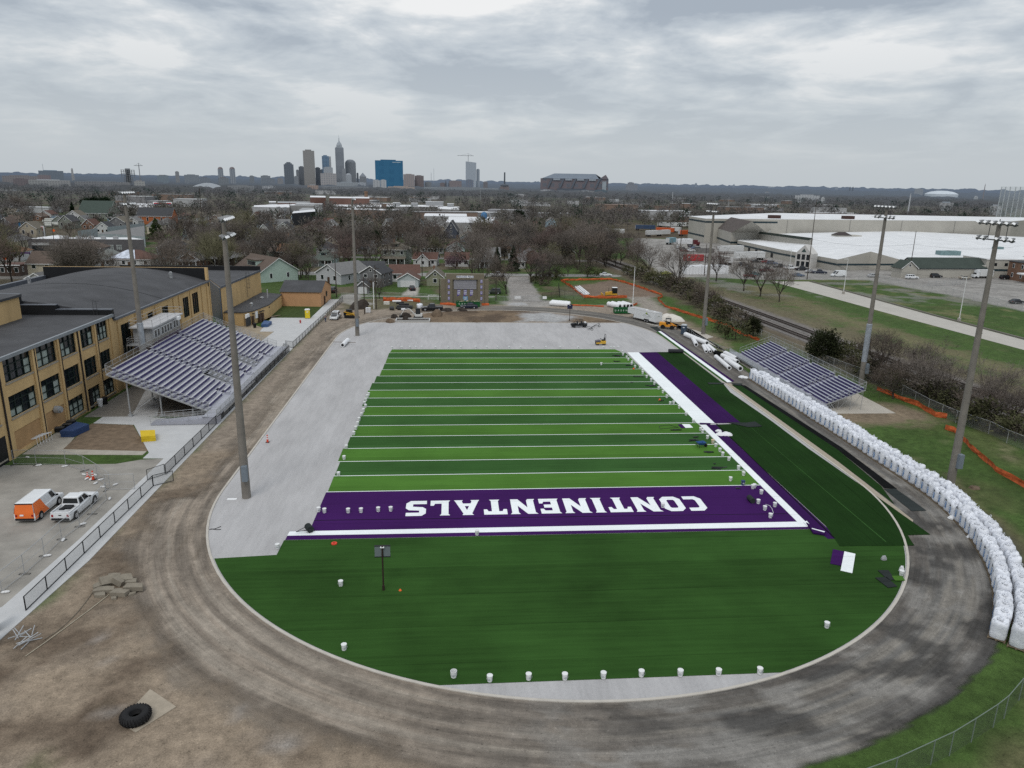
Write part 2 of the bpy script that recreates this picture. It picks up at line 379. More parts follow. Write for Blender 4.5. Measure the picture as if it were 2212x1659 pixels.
def track_paint(P):
 ang=np.arctan2(P.y-np.clip(P.y,YB,YT),P.x-CX)
 P.put(np.ones(len(P.x)),(.255,.215,.175),.2)
 rr=np.hypot(P.x-CX,P.y-np.clip(P.y,YB,YT));along=np.where(P.y<YB,ang*40,P.y)
 st=fbm(rr/.55,along/16.,4);st2=fbm(rr/1.3+9,along/9.+4,4)
 right=np.clip((P.x+4)/22,0,1)
 P.put(right,(.135,.13,.122),.15)
 P.put(np.clip((st-.50)/.10,0,1)*.55,(.115,.10,.085),.2)
 P.put(np.clip((.45-st)/.10,0,1)*.45,(.26,.235,.20),.2)
 P.put(np.clip((st2-.56)/.06,0,1)*right*.4,(.075,.071,.068),.2)
 pt=fbm(P.x/3.2+7,P.y/2.4,5)
 P.put(np.clip((pt-.60)/.015,0,1)*np.clip((P.x-2)/8,0,1)*np.clip((YB+6-P.y)/3,0,1)*.8,(.22,.21,.195),.15)
 P.put(np.clip((.40-pt)/.02,0,1)*right*np.clip((YB-P.y)/8,0,1)*.75,(.05,.048,.046),.2)
 outer=np.clip((rr-42.6)/.8,0,1)*np.clip((P.x-24)/6,0,1)*np.clip((80-P.y)/8,0,1)
 P.put(outer*np.clip((pt-.35)/.1,0,1)*.8,(.045,.043,.042),.2)
 left=(P.x<-15)&(P.y>62)
 ru=np.abs(((P.x+28.6+1.5*(fbm(P.y/20,P.x*0,3)-.5)))%1.9-.95)
 P.put(left*np.clip(1-ru/.35,0,1)*np.clip((fbm(P.y/8,P.x/2,3)-.42)/.1,0,1)*.55,(.13,.105,.08),.2)
 P.put((P.x<-12)*np.clip((P.n2-.5)/.12,0,1)*.6,(.27,.23,.185),.15)
 lf=np.clip((8-P.x)/14,0,1);P.al=np.clip(((43.9+.8*lf*(P.y<75)-3.*lf*(P.y>=75))+(P.n1-.5)*(.8+5*lf)+(P.n3-.5)*(.5+1.5*lf)-rr)/(.25+3.*lf),0,1)
 P.put(np.clip(1-np.abs(rr-37.)/.45,0,1)*np.clip((P.n1-.35)/.2,0,1)*.6*(P.y<90),(.085,.075,.065),.3)
def ring_mesh(name,r0,r1,nr,z,paint,m,a0=None):
 "grid that follows the oval: straight, bend, straight, bend"
 cl=[]
 L=YT-YB
 for i in range(0,int(L/.8)):cl.append((-1,0,YT-i*.8))
 for i in range(0,150):a=PI+PI*i/150;cl.append((cos(a),sin(a),YB))
 for i in range(0,int(L/.8)):cl.append((1,0,YB+i*.8))
 for i in range(0,150):a=PI*i/150;cl.append((cos(a),sin(a),YT))
 n=len(cl);rs=np.linspace(r0,r1,nr)
 gx=np.array([[CX+c[0]*r for r in rs]for c in cl]).ravel();gy=np.array([[c[2]+c[1]*r for r in rs]for c in cl]).ravel()
 P=Paint(gx,gy);paint(P)
 me=bpy.data.meshes.new(name);me.vertices.add(len(gx));me.vertices.foreach_set('co',np.stack([gx,gy,np.full(gx.shape,z)],1).ravel())
 q=[(i*nr+j,i*nr+j+1,((i+1)%n)*nr+j+1,((i+1)%n)*nr+j)for i in range(n)for j in range(nr-1)];q=np.array(q)
 me.loops.add(q.size);me.polygons.add(len(q));me.loops.foreach_set('vertex_index',q.ravel());me.polygons.foreach_set('loop_start',np.arange(len(q))*4);me.update(calc_edges=True)
 ca=me.color_attributes.new('tint','FLOAT_COLOR','POINT');ca.data.foreach_set('color',np.concatenate([np.clip(P.c,0,1),P.al[:,None]],1).ravel())
 ln_=np.stack([np.repeat(np.cumsum([0]+[hypot(cl[i][0]*40-cl[i-1][0]*40,cl[i][2]+cl[i][1]*40-cl[i-1][2]-cl[i-1][1]*40)for i in range(1,n)]),nr),np.tile(rs,n),gx*0,gx*0+1],1)
 ca=me.color_attributes.new('lane','FLOAT_COLOR','POINT');ca.data.foreach_set('color',ln_.ravel())
 me.materials.append(m);o=bpy.data.objects.new(name,me);COL.objects.link(o);return o
track_m=tintmat('worn_track_surface',12.,.22,alpha=True)
struct(ring_mesh('running_track',RAD+.2,46.4,34,.008,track_paint,track_m))
m,t,b=newmat('grey_screenings',.9,.1)
ge=t.a('ShaderNodeNewGeometry');p=ge.outputs['Position']
n1=t.noise(p,30,3,.6);n2=t.noise(p,.25,5,.6,(1.,.35,1));n3=t.noise(p,1.6,4,.6,(1.,.12,1))
n4=t.noise(p,5.,6,.75)
k=t.math('ADD',t.math('ADD',t.mapr(n1,.3,.7,.90,1.10),t.mapr(n2,.3,.7,-.11,.09)),t.math('ADD',t.mapr(n3,.35,.65,-.06,.05),t.mapr(n4,.3,.7,-.08,.08)))
c=t.a('ShaderNodeVectorMath',_operation='SCALE');c.inputs[0].default_value=(.40,.395,.398);t.l.new(k,c.inputs['Scale']);t.l.new(c.outputs[0],b.inputs['Base Color'])
SCREEN=m
pts=[]
for i in range(61):a=PI+PI*i/60;pts.append((CX+RAD*cos(a),YB+RAD*sin(a)))
ytop=177.9;dx=sqrt(RAD**2-(ytop-YT)**2)
for i in range(13):a=atan2(ytop-YT,dx)*i/12;pts.append((CX+RAD*cos(a),YT+RAD*sin(a)))
for i in range(13):a=PI-atan2(ytop-YT,dx)*(1-i/12);pts.append((CX+RAD*cos(a),YT+RAD*sin(a)))
sheet('infield_base',pts,.016,SCREEN)
KERB=mat('kerb_concrete',(.46,.43,.385),.8,.1,1.2)
mb=MB();ov=oval(RAD+0.,60);ov2=oval(RAD+.22,60);n=len(ov)
for i in range(n):
 j=(i+1)%n
 a,bb,c_,d_=ov[i],ov[j],ov2[j],ov2[i]
 mb.poly([(a[0],a[1],.09),(d_[0],d_[1],.09),(c_[0],c_[1],.09),(bb[0],bb[1],.09)])
 mb.poly([(a[0],a[1],0.),(a[0],a[1],.09),(bb[0],bb[1],.09),(bb[0],bb[1],0.)])
 mb.poly([(d_[0],d_[1],0.),(c_[0],c_[1],0.),(c_[0],c_[1],.09),(d_[0],d_[1],.09)])
struct(mb.build('track_kerb',KERB))
mb=MB().box(-19.5,ytop,0,42.4,ytop+.2,.10);struct(mb.build('infield_kerb',KERB))
sheet('gravel_strip',[(47.5,121),(48.7,120.7),(48.6,83),(48.,66.6),(44.8,62.6),(44.,62.),(46.5,70),(47.5,77)],.024,mat('tan_gravel',(.34,.295,.235),.9,.15,3))
def turfmat(name,col,var=.10,sx_=.05):
 m,t,b=newmat(name,.95,.06)
 ge=t.a('ShaderNodeNewGeometry');p=ge.outputs['Position']
 n1=t.noise(p,2.2,5,.65,(sx_,1.,1)if sx_<.5 else(1.,.06,1));n2=t.noise(p,.12,4,.55);n3=t.noise(p,26,2,.6,(.4,1,1))
 k=t.math('ADD',t.math('ADD',t.mapr(n1,.3,.7,1-var,1+var),t.mapr(n2,.3,.7,-var*1.4,var*1.4)),t.mapr(n3,.25,.75,-.17,.17))
 sp=t.a('ShaderNodeSeparateXYZ');t.l.new(p,sp.inputs[0]);q=t.math('DIVIDE',t.math('ADD',sp.outputs[1 if sx_<.5 else 0],.2),4.572);wn=t.a('ShaderNodeTexWhiteNoise',_noise_dimensions='1D');t.l.new(t.math('FLOOR',q),wn.inputs['W'])
 fr=t.math('FRACT',q);seam=t.math('LESS_THAN',fr,.016);k=t.math('ADD',k,t.math('SUBTRACT',t.mapr(wn.outputs['Value'],0,1,-var*.8,var*.8),t.math('MULTIPLY',seam,.25)))
 c=t.a('ShaderNodeVectorMath',_operation='SCALE');c.inputs[0].default_value=col;t.l.new(k,c.inputs['Scale']);t.l.new(c.outputs[0],b.inputs['Base Color'])
 return m
T_LT=turfmat('light_green_turf',(.064,.155,.026));T_DK=turfmat('mid_green_turf',(.036,.096,.025));T_END=turfmat('dark_green_turf',(.026,.069,.0145),.16)
T_SIDE=turfmat('deep_green_turf',(.0105,.033,.0065),.14,1.);T_PUR=turfmat('purple_turf',(.043,.0105,.085),.08);T_PURS=turfmat('dark_purple_turf',(.032,.008,.066),.08,1.);T_WH=turfmat('white_turf',(.78,.82,.83),.03);T_BK=turfmat('turf_backing',(.030,.036,.036),.12)
T_BLK=turfmat('black_underlay',(.006,.0065,.007),.2)
ycut=43.15;pts=[]
for i in range(121):
 a=PI+PI*i/120;x,y=CX+(RAD-.12)*cos(a),YB+(RAD-.12)*sin(a)
 if y<=ycut or(x<0 and y>62.2)or(x>0 and y>66):continue
 pts.append((x,y))
lo=[q for q in pts if q[0]<CX];hi=[q for q in pts if q[0]>CX]
dturf=[(-16.15,65.05),(-16.2,62.2)]+lo+hi+[(44,66),(37.5,65.05)]
sheet('near_turf',dturf,.034,T_END)
yl=lambda k:76.28+4.572*k
sheet('purple_end_zone',[(-16.05,65.1),(37.2,65.1),(36.9,66.3),(35.45,68),(35.45,yl(0)),(-14.,yl(0)),(-14.1,66.9),(-16.,66.9)],.044,T_PUR)
sheet('end_line',[(-16.05,65.95),(36.4,65.55),(36.35,66.45),(35.5,66.75),(-16.,66.85)],.050,T_WH)
sheet('end_zone_seam',[(-14.05,69.15),(35.3,68.62),(35.3,68.72),(-14.05,69.27)],.048,T_BLK)
ends=[-13.85,-13.8,-14.1,-13.75,-13.6,-13.5,-13.25,-13.85,-13.85,-13.7,-13.4,-12.9,-12.8,-12.7,-12.7]
lend=[-14.,-13.9,-14.1,-13.7,-13.7,-13.6,-13.3,-13.8,-13.9,-13.8,-13.6,-13.,-12.9,-12.7,-12.7,-12.8]
cols=[T_LT if i%2==0 else T_DK for i in range(9)]+[T_DK,T_DK,T_LT,T_DK,T_LT,T_DK]
for k in range(15):
 y0,y1=yl(k),yl(k+1)
 if k==14:y1=yl(15)
 sheet('turf_stripe',[(ends[k],y0),(35.5,y0),(35.5,y1),(ends[k],y1)],.036,cols[k])
sheet('turf_stripe',[(-12.6,yl(15)),(35.,yl(15)),(34.,yl(15)+3.2),(-12.4,yl(15)+3.2)],.036,T_LT)
for k in range(16):
 x1=35.45
 sheet('yard_line',[(lend[k],yl(k)-.07),(x1,yl(k)-.07),(x1,yl(k)+.07),(lend[k],yl(k)+.07)],.052,T_WH)
sheet('sideline_white',[(35.45,66.3),(36.35,66.3),(36.55,98.2),(35.6,98.2)],.054,T_WH)
sheet('sideline_white',[(35.45,98.9),(38.1,98.9),(38.3,145.1),(35.9,145.1)],.054,T_WH)
sheet('sideline_purple',[(36.35,66.3),(36.8,62.9),(37.9,62.9),(38.,98.2),(36.55,98.2)],.046,T_PURS)
sheet('sideline_purple',[(38.1,98.9),(42.,98.9),(42.2,145.4),(38.3,145.1)],.046,T_PURS)
sheet('sideline_turf',[(38.,62.6),(44.7,61.2),(47.,72),(47.,100),(46.5,115),(47.3,120.7),(47.5,145.6),(42.2,145.4),(42.,98.6),(38.,98.3)],.040,T_SIDE)
sheet('overlap_turf',[(44.7,63.3),(47.7,63.3),(47.4,76),(46.9,90),(45.6,76)],.058,T_SIDE)
sheet('loose_turf',[(37.2,61.35),(44.6,61.15),(46.2,66.),(38.2,66.8)],.060,T_SIDE)
sheet('outer_turf',[(48.5,119.8),(50.,119.7),(50.75,87.3),(50.,79),(49.7,75.5),(48.3,70.5),(48.6,83)],.040,T_SIDE)
sheet('black_strip',[(50.,120.),(50.8,119.2),(51.75,88.),(51.1,74.6),(49.7,74.8),(50.2,79),(50.75,87.3)],.044,T_BLK)
sheet('lane_turf_purple',[(49.25,121.6),(49.95,122.3),(49.7,168.2),(49.25,168.2)],.046,T_PURS)
sheet('lane_turf_white',[(48.35,121.4),(49.25,121.6),(49.25,167.5),(48.55,167.5)],.048,T_WH)
sheet('lane_turf_green',[(47.65,122.6),(48.35,121.6),(48.55,167.3),(47.75,166.3)],.044,T_DK)
sheet('seam_line',[(38.2,98.6),(38.32,98.6),(37.6,63.),(37.45,63.)],.064,T_BLK)
sheet('seam_line',[(42.6,97),(42.66,97),(42.3,62),(42.2,62)],.064,T_DK)
GL={'C':[[(1.5,0),(5.6,0),(5.6,1.9),(2.6,1.9),(2.1,2.5),(2.1,6.5),(2.6,7.1),(5.6,7.1),(5.6,9),(1.5,9),(0,7.4),(0,1.6)]],'O':[[(1.5,0),(5.,0),(6.5,1.6),(6.5,7.4),(5.,9),(1.5,9),(0,7.4),(0,1.6)],[(2.4,2.),(2.,2.5),(2.,6.5),(2.4,7.),(4.1,7.),(4.5,6.5),(4.5,2.5),(4.1,2.)]],'N':[[(0,0),(2.2,0),(2.7,.9),(2.7,5.2),(5.3,0),(7.6,0),(7.6,8.1),(8.1,9),(5.1,9),(5.6,8.1),(5.6,4.),(2.9,9),(-.2,9),(.5,8.1),(.5,.9)]],'T':[[(1.9,0),(5.1,0),(4.6,.9),(4.6,7.1),(5.6,7.1),(6.,5.9),(7.,5.9),(7.,9),(0,9),(0,5.9),(1.,5.9),(1.4,7.1),(2.4,7.1),(2.4,.9)]],'I':[[(0,0),(3.4,0),(2.9,.9),(2.9,8.1),(3.4,9),(0,9),(.5,8.1),(.5,.9)]],'E':[[(0,0),(6.2,0),(6.2,2.9),(5.2,2.9),(4.8,1.8),(2.6,1.8),(2.6,3.6),(4.9,3.6),(4.9,5.5),(2.6,5.5),(2.6,7.2),(4.8,7.2),(5.2,6.1),(6.2,6.1),(6.2,9),(0,9),(.5,8.1),(.5,.9)]],'A':[[(0,0),(2.7,0),(2.4,.9),(2.75,2.1),(5.05,2.1),(5.4,.9),(5.1,0),(7.8,0),(7.4,.9),(5.,8.1),(5.3,9),(1.9,9),(2.4,8.1),(.4,.9)],[(3.25,3.7),(3.9,6.1),(4.55,3.7)]],'L':[[(0,0),(6.,0),(6.,3.1),(5.,3.1),(4.6,1.9),(2.6,1.9),(2.6,8.1),(3.1,9),(0,9),(.5,8.1),(.5,.9)]],'S':[[(0,0),(4.9,0),(6.2,1.5),(6.2,4.4),(5.2,5.6),(2.1,5.9),(2.1,7.1),(6.,7.1),(6.,9),(1.3,9),(.1,7.6),(.1,5.),(1.1,3.9),(4.1,3.5),(4.1,2.),(0,2.)]]}
from mathutils.geometry import tessellate_polygon
def letters(txt,m,x_right,y_top,width,height,z):
 adv={'I':3.4,'N':7.9,'A':7.8,'T':7.,'O':6.5,'C':5.6,'E':6.2,'L':6.,'S':6.2};gap=1.15
 tot=sum(adv[c]for c in txt)+gap*(len(txt)-1);s=width/tot;hh=height/9.;mb=MB();x=0
 for ch in txt:
  loops=GL[ch]
  if len(loops)==1:loops3=[[V3((a,b_,0))for a,b_ in loops[0]]]
  else:loops3=[[V3((a,b_,0))for a,b_ in l]for l in loops]
  flat=[v_ for l in loops3 for v_ in l];tris=tessellate_polygon(loops3);n0=len(mb.v)
  mb.v+=[(x_right-(x+v_.x)*s,y_top-v_.y*hh,z)for v_ in flat]
  for tr in tris:mb.f.append(tuple(n0+i for i in tr));mb.m.append(0)
  x+=adv[ch]+gap
 return mb.build('end_zone_lettering',m)
struct(letters('CONTINENTALS',T_WH,27.2,73.45,32.2,3.68,.056))
def brickmat(name,c1,c2,mortar,scale=5.,haze=None):
 m,t,b=newmat(name,.85,.15)
 tc=t.a('ShaderNodeTexCoord');sp=t.a('ShaderNodeSeparateXYZ');t.l.new(tc.outputs['Object'],sp.inputs[0])
 u=t.math('ADD',sp.outputs[0],sp.outputs[1]);cb=t.a('ShaderNodeCombineXYZ');t.l.new(u,cb.inputs[0]);t.l.new(sp.outputs[2],cb.inputs[1])
 br=t.a('ShaderNodeTexBrick',Color1=c1+(1,),Color2=c2+(1,),Mortar=mortar+(1,),Scale=scale);t.l.new(cb.outputs[0],br.inputs['Vector'])
 br.inputs['Mortar Size'].default_value=.03;br.inputs['Brick Width'].default_value=.5;br.inputs['Row Height'].default_value=.22
 n=t.noise(tc.outputs['Object'],.35,6,.65,(1,1,.45));n2=t.noise(tc.outputs['Object'],4.,4,.7)
 k=t.math('ADD',t.mapr(n,.3,.7,.82,1.1),t.mapr(n2,.3,.7,-.08,.08))
 c=t.a('ShaderNodeVectorMath',_operation='SCALE');t.l.new(br.outputs['Color'],c.inputs[0]);t.l.new(k,c.inputs['Scale']);t.l.new(c.outputs[0],b.inputs['Base Color'])
 return m
BRICK=brickmat('tan_brick',(.55,.375,.175),(.63,.435,.21),(.50,.37,.21))
ROOFM=mat('dark_roof_membrane',(.062,.063,.068),.8,.22,.25,bump=.15)
PARAP=mat('black_roof_flashing',(.010,.011,.013),.6,.2,.5)
COPING=mat('metal_coping',(.10,.11,.13),.45,.15,1)
BOARD=mat('boarded_panel',(.40,.25,.125),.85,.12,.6)
BLIND=mat('window_blind',(.28,.33,.31),.8,.25,.9)
FRAME=mat('dark_green_frame',(.012,.022,.02),.5,.2,2)
CW=mat('new_concrete',(.47,.475,.48),.85,.07,.5)
CONCO=mat('old_concrete',(.36,.335,.29),.9,.14,.8)
sheet('parking_lot',[(-90,30),(-35.6,50),(-35.2,87.3),(-38,87.),(-40.4,85.7),(-52.4,85.7),(-90,86)],.012,tintless:=mat('lot_asphalt',(.275,.26,.235),.9,.22,.35,bump=.1))
mb=MB().prism([(-37.2,44.5),(-33.6,49.5),(-32.6,62),(-32.5,214),(-35.2,214),(-35.4,66),(-35.9,54.7),(-38.3,50.5)],0,.05);struct(mb.build('pavement',CW))
mb=MB().prism([(-35.2,87.3),(-35.2,101.5),(-44.2,104.2),(-50.,104.2),(-50.,101.3),(-44.2,100.5),(-37.9,89.3),(-37.9,87.4)],0,.045);struct(mb.build('concrete_apron',CW))
mb=MB().prism([(-53,98.5),(-50.4,98.5),(-48.8,91.2),(-38.4,90.),(-38.4,88.6),(-53,89.3)],0,.03);struct(mb.build('old_walk',CONCO))
sheet('bare_dirt_bed',[(-49.,91.),(-38.2,89.9),(-44.3,100.4),(-50.2,101.2)],.034,tint2:=mat('bare_soil',(.165,.122,.085),.95,.3,1.2,bump=.5))
mb=MB().prism([(-52.6,104.2),(-35.2,104.2),(-35.2,148),(-52.6,148)],0,.02);struct(mb.build('yard_under_stand',mat('gravel_under_stand',(.20,.185,.165),.95,.2,1.)))
mb=MB().prism([(-46,104.2),(-42.5,104.2),(-46.5,118),(-49.5,118)],.02,.04);struct(mb.build('path',CW))
sheet('tan_yard',[(-48.5,149),(-36.3,149),(-40.6,167),(-46.9,175),(-46,186),(-43,188),(-52,176)],.022,mat('tan_yard_surface',(.30,.25,.185),.95,.2,.6))
mb=MB().prism([(-40.8,148.4),(-35.2,148.4),(-35.2,184),(-44.8,184),(-43.4,166.5),(-40.2,166.5)],0,.035);struct(mb.build('concrete_yard',CW))
XW=-53.2
sch=TG('school_building','tan brick three-storey school wing with big dark gridded windows and flat dark roof','school',(XW,100,0))
def L(p):return(p[0]-XW,p[1]-100,p[2])
mb=MB();zr=12.2
wins=[(80.6,86.6),(88.8,94.7),(96.,100.7),(102.,106.1),(107.4,111.3),(112.7,116.)]
lev=[(.55,3.1),(4.8,7.5),(9.2,12.)]
mb.box(-40,-24,0,-.6,18,zr)
ys=[76]+[v for a in wins for v in a]+[118]
for i in range(0,len(ys),2):mb.box(-.6,ys[i]-100,0,0,ys[i+1]-100,zr)
for a,bb in wins:
 z=0
 for l0,l1 in lev:mb.box(-.6,a-100,z,-.02,bb-100,l0);z=l1
 mb.box(-.6,a-100,z,-.02,bb-100,zr)
mb.build('wall',BRICK,sch)
mb=MB().box(-40,-24.2,zr,.25,18.,zr+.12).build('roof',ROOFM,sch)
mb=MB().box(0.,-24.2,zr-.12,.32,18,zr+.22).box(-.05,-24.2,zr+.12,.3,18,zr+.3).build('coping',mat('grey_coping',(.22,.24,.26),.5,.1,1),sch)
for y in(87.6,95.4,101.6,106.7,112.2):
 mb=MB().tube((.12,y-100,.2),(.12,y-100,zr-.2),.1,.1,6).build('downspout',mat('brown_downspout',(.03,.026,.026),.5,.1,1),sch)
for y in(87.9,95.,101.2,107.,111.8,116.8):
 mb=MB().box(.002,y-100-.22,0.,.18,y-100+.22,zr-.15).build('pilaster',BRICK,sch)
rr=random.Random(3)
for wi,(a,bb)in enumerate(wins):
 for li,(l0,l1)in enumerate(lev):
  if li==0 and wi in(1,2):
   mb=MB().box(-.3,a-100,l0,-.12,bb-100,l1).build('boarded_opening',BOARD,sch);continue
  mb=MB().box(-.34,a-100,l0,-.30,bb-100,l1);wo=mb.build('window',GZ,sch)
  nb=4 if wi<2 else 3
  fr=MB();dyy=(bb-a)/nb
  for q in range(nb+1):fr.box(-.29,a-100+q*dyy-.06,l0,-.16,a-100+q*dyy+.06,l1)
  for zz in(l0+.04,l0+(l1-l0)*.36,l0+(l1-l0)*.7,l1-.04):fr.box(-.28,a-100,zz-.05,-.18,bb-100,zz+.05)
  fr.build('window_frame',FRAME,wo)
  if not(wi in(3,4,5)and li==1):
   bl=MB()
   for q in range(nb):
    if wi==1 and li==2 and q<3:continue
    if rr.random()<.75:bl.box(-.299,a-100+q*dyy+.08,l0+.1,-.293,a-100+(q+1)*dyy-.08,l0+(l1-l0)*rr.choice((.34,.66,.66,.68)))
   if bl.v:bl.build('blind',BLIND,wo)
  si=MB();si.box(.002,a-100-.08,l0-.22,.1,bb-100+.08,l0-.02);si.build('sill',mat('stone_sill',(.30,.27,.23),.8,.15,2),wo)
for y0 in(108.2,):
 mb=MB().box(.001,y0-100-.35,.02,.05,y0-100+.55,2.9).build('door',BK,sch)
mb=MB().wheel((.35,-1.7,3.),.5,.6,14,'x').wheel((.75,-1.7,3.),.38,.3,14,'x').build('exhaust_vent',GV,sch)
mb=MB().box(.001,84.2-100,0.,.06,86.9-100,3.3).build('loading_door',BK,sch)
pa=[G('R',0,925,zr),G('R',290,850,zr)]
mb=MB();x1=pa[1][0]-XW;y1=pa[1][1]-100
tw=[(-30,-6),(x1-.2,-14),(x1,y1),(-30,y1+8)]
mb.prism([(-34,-13),(pa[0][0]-XW+1.,-14),(x1,y1),(-34,y1+1.)],zr+.12,zr+3.4).build('stair_tower',BRICK,sch)
mb=MB().prism([(-34.3,-13),(pa[0][0]-XW+1.2,-14.3),(x1+.3,y1+.3),(-34.3,y1+1.3)],zr+3.4,zr+3.75).build('tower_roof',ROOFM,sch)
gy0,gy1,ze=118.,165.,11.5
gx0=-87.
gym=TG('gymnasium','tan brick gymnasium with wide dark vaulted roof beside the three-storey wing','school hall',(XW,118,0))
mb=MB().box(gx0-XW,.02,0,-.32,gy1-118,ze-.02)
gw=[(120.6,124.2,5.2,10.2),(138.1,141.,7.3,10.2),(131.5,133.8,8.6,10.2),(148.8,152.,6.2,10.2),(154.2,157.8,6.,10.3)]
gw.sort();ys=[118.02]+[v for a in gw for v in a[:2]]+[gy1]
for i in range(0,len(ys),2):mb.box(-.32,ys[i]-118,0,0,ys[i+1]-118,ze)
for a,bb,z0,z1 in gw:mb.box(-.32,a-118,0,-.015,bb-118,z0).box(-.32,a-118,z1,-.015,bb-118,ze)
mb.build('wall',BRICK,gym)
for a,bb,z0,z1 in gw:
 mb=MB().box(-.26,a-118,z0,-.22,bb-118,z1);wo=mb.build('window',GZ,gym)
 fr=MB()
 for q in range(4):fr.box(-.2,a-118+q*(bb-a)/3-.05,z0,-.1,a-118+q*(bb-a)/3+.05,z1)
 for q in range(1,4):fr.box(-.19,a-118,z0+q*(z1-z0)/4-.04,-.11,bb-118,z0+q*(z1-z0)/4+.04)
 fr.build('window_frame',FRAME,wo)
for y in(119.6,126.5,129.5,135,143.8,146.8,153.1,160,163.5):
 mb=MB().box(.002,y-118-.3,0,.16,y-118+.3,ze-.5).build('pilaster',BRICK,gym)
mb=MB();nA=28;W=-gx0+XW;prof=[]
for i in range(nA+1):
 u=i/nA;prof.append((.3-(W+.3)*u,ze+2.9*(1-(2*u-1)**2)))
for(xa,za),(xb,zb)in zip(prof[:-1],prof[1:]):
 mb.poly([(xa,1.,za),(xa,gy1-118-.5,za),(xb,gy1-118-.5,zb),(xb,1.,zb)])
for yy in(1.,gy1-118-.5):mb.poly([(x_,yy,z_)for x_,z_ in prof])
mb.build('vault_roof',ROOFM,gym,smooth=False)
mb=MB()
for(xa,za),(xb,zb)in zip(prof[:-1],prof[1:]):mb.poly([(xa,20.9,za+.03),(xa,21.2,za+.03),(xb,21.2,zb+.03),(xb,20.9,zb+.03)])
mb.build('roof_seam',PARAP,gym)
mb=MB().box(0.,.3,ze-.1,.4,gy1-118,ze+.22).box(gx0-XW-.4,.3,ze-.3,gx0-XW+.4,gy1-118,ze+1.1).build('eave_coping',COPING,gym)
mb=MB().box(gx0-XW,gy1-118-.5,ze-1,.05,gy1-118+.1,14.4).build('far_parapet',PARAP,gym)
mb=MB().box(gx0-XW-.1,gy1-118+.105,0,.1,gy1-118+.35,14.45).box(-.4,gy1-118-.55,ze+.3,.09,gy1-118+.1,14.48).build('parapet_brick',BRICK,gym)
pr_=[(.05,13.1),(-8.2,13.1),(-8.2,13.9),(-13.5,13.9),(-13.5,15.6),(-34,15.6)]
mb=MB().box(-8.2,.02,zr-.5,.05,.8,13.1).box(-13.5,.03,zr-.5,-8.2,.81,13.8).box(-34,.04,zr-.5,-13.5,.82,15.4).build('near_parapet',PARAP,gym)
mb=MB().box(-8.3,-.04,13.1,.1,.86,13.22).box(-13.6,-.04,13.8,-8.2,.86,13.92).box(-34,-.04,15.4,-13.45,.86,15.52).build('parapet_coping',COPING,gym)
for u_,yv in((.86,150),(.16,158)):
 v_=MB();xx=.3-(W+.3)*u_;zz=ze+2.9*(1-(2*u_-1)**2)
 v_.tube((xx,yv-118,zz-.1),(xx,yv-118,zz+1.1),.3,.3,8);v_.tube((xx,yv-118,zz+1.05),(xx+.1,yv-118-.55,zz+.95),.32,.36,8);v_.build('roof_vent',GV,gym)
mb=MB()
for dy_ in(0,.55):
 mb.path([(-2.6,-.1+0*dy_,zr+.1),(-2.6+dy_,-.1,zr+.1),(-2.6+dy_,-.1,14.6),(-2.6+dy_,.9,14.3)],.03)
for q in range(9):mb.tube((-2.6,-.1,zr+.3+q*.25),(-2.05,-.1,zr+.3+q*.25),.02,.02,4)
mb.build('roof_ladder',DK,gym)
aud=TG('auditorium','tan windowless brick auditorium block with grey clad near end and caged ladder','school hall',(-53,172.5,0))
mb=MB().prism([(0,0),(.6,33.6),(-36,33.6),(-36,17),(-6.5,13.6)],0,9.).build('wall',BRICK,aud)
mb=MB().prism([(-.05,-.12),(-6.5,13.45),(-6.6,13.3),(-.2,-.3)],0,8.95).build('grey_cladding',mat('grey_blue_cladding',(.085,.105,.135),.5,.1,.6),aud)
mb=MB().prism([(.1,-.2),(.75,33.7),(-36,33.7),(-36,17),(-6.4,13.4)],9.,9.15).build('roof',ROOFM,aud)
mb=MB().box(-36,33.1,9.15,.7,33.5,10.3).build('parapet',PARAP,aud)
mb=MB().prism([(0.,-.25),(.12,-.25),(.85,33.7),(.62,33.7)],8.85,9.35).build('coping',COPING,aud)
mb=MB()
for s_ in(-.35,.35):
 mb.tube((.75,19+s_,4.),(.75,19+s_,10.4),.03,.03,4).tube((1.4,19+s_,6.2),(1.4,19+s_,10.4),.025,.025,4)
for q in range(14):mb.tube((.75,18.65,4.2+q*.45),(.75,19.35,4.2+q*.45),.02,.02,4)
for q in range(5):mb.path([(.75,18.6,6.4+q),(1.2,18.5,6.4+q),(1.45,19,6.4+q),(1.2,19.5,6.4+q),(.75,19.4,6.4+q)],.025,4)
mb.build('caged_ladder',DK,aud)
ann=TG('brick_annex','low tan brick annex with flat dark roof, brown doors and roof fans','annex',(-46.5,173,0))
ap=[(-8.,0.),(-2.1,.3),(-.4,2.3),(1.1,11.5),(.5,29),(-5.6,32.2),(-5.9,0)]
ap=[(-6.4,.2),(-2.1,.3),(-.4,2.3),(1.1,11.5),(.4,29),(-5.4,32),(-5.9,10)]
mb=MB().prism(ap,0,3.1).build('wall',BRICK,ann)
mb=MB().prism([(x_*1.03+(.12 if x_>-3 else 0),y_-.2)for x_,y_ in ap],3.1,3.32).build('roof',ROOFM,ann)
DOORB=mat('brown_door',(.075,.045,.03),.6,.2,2)
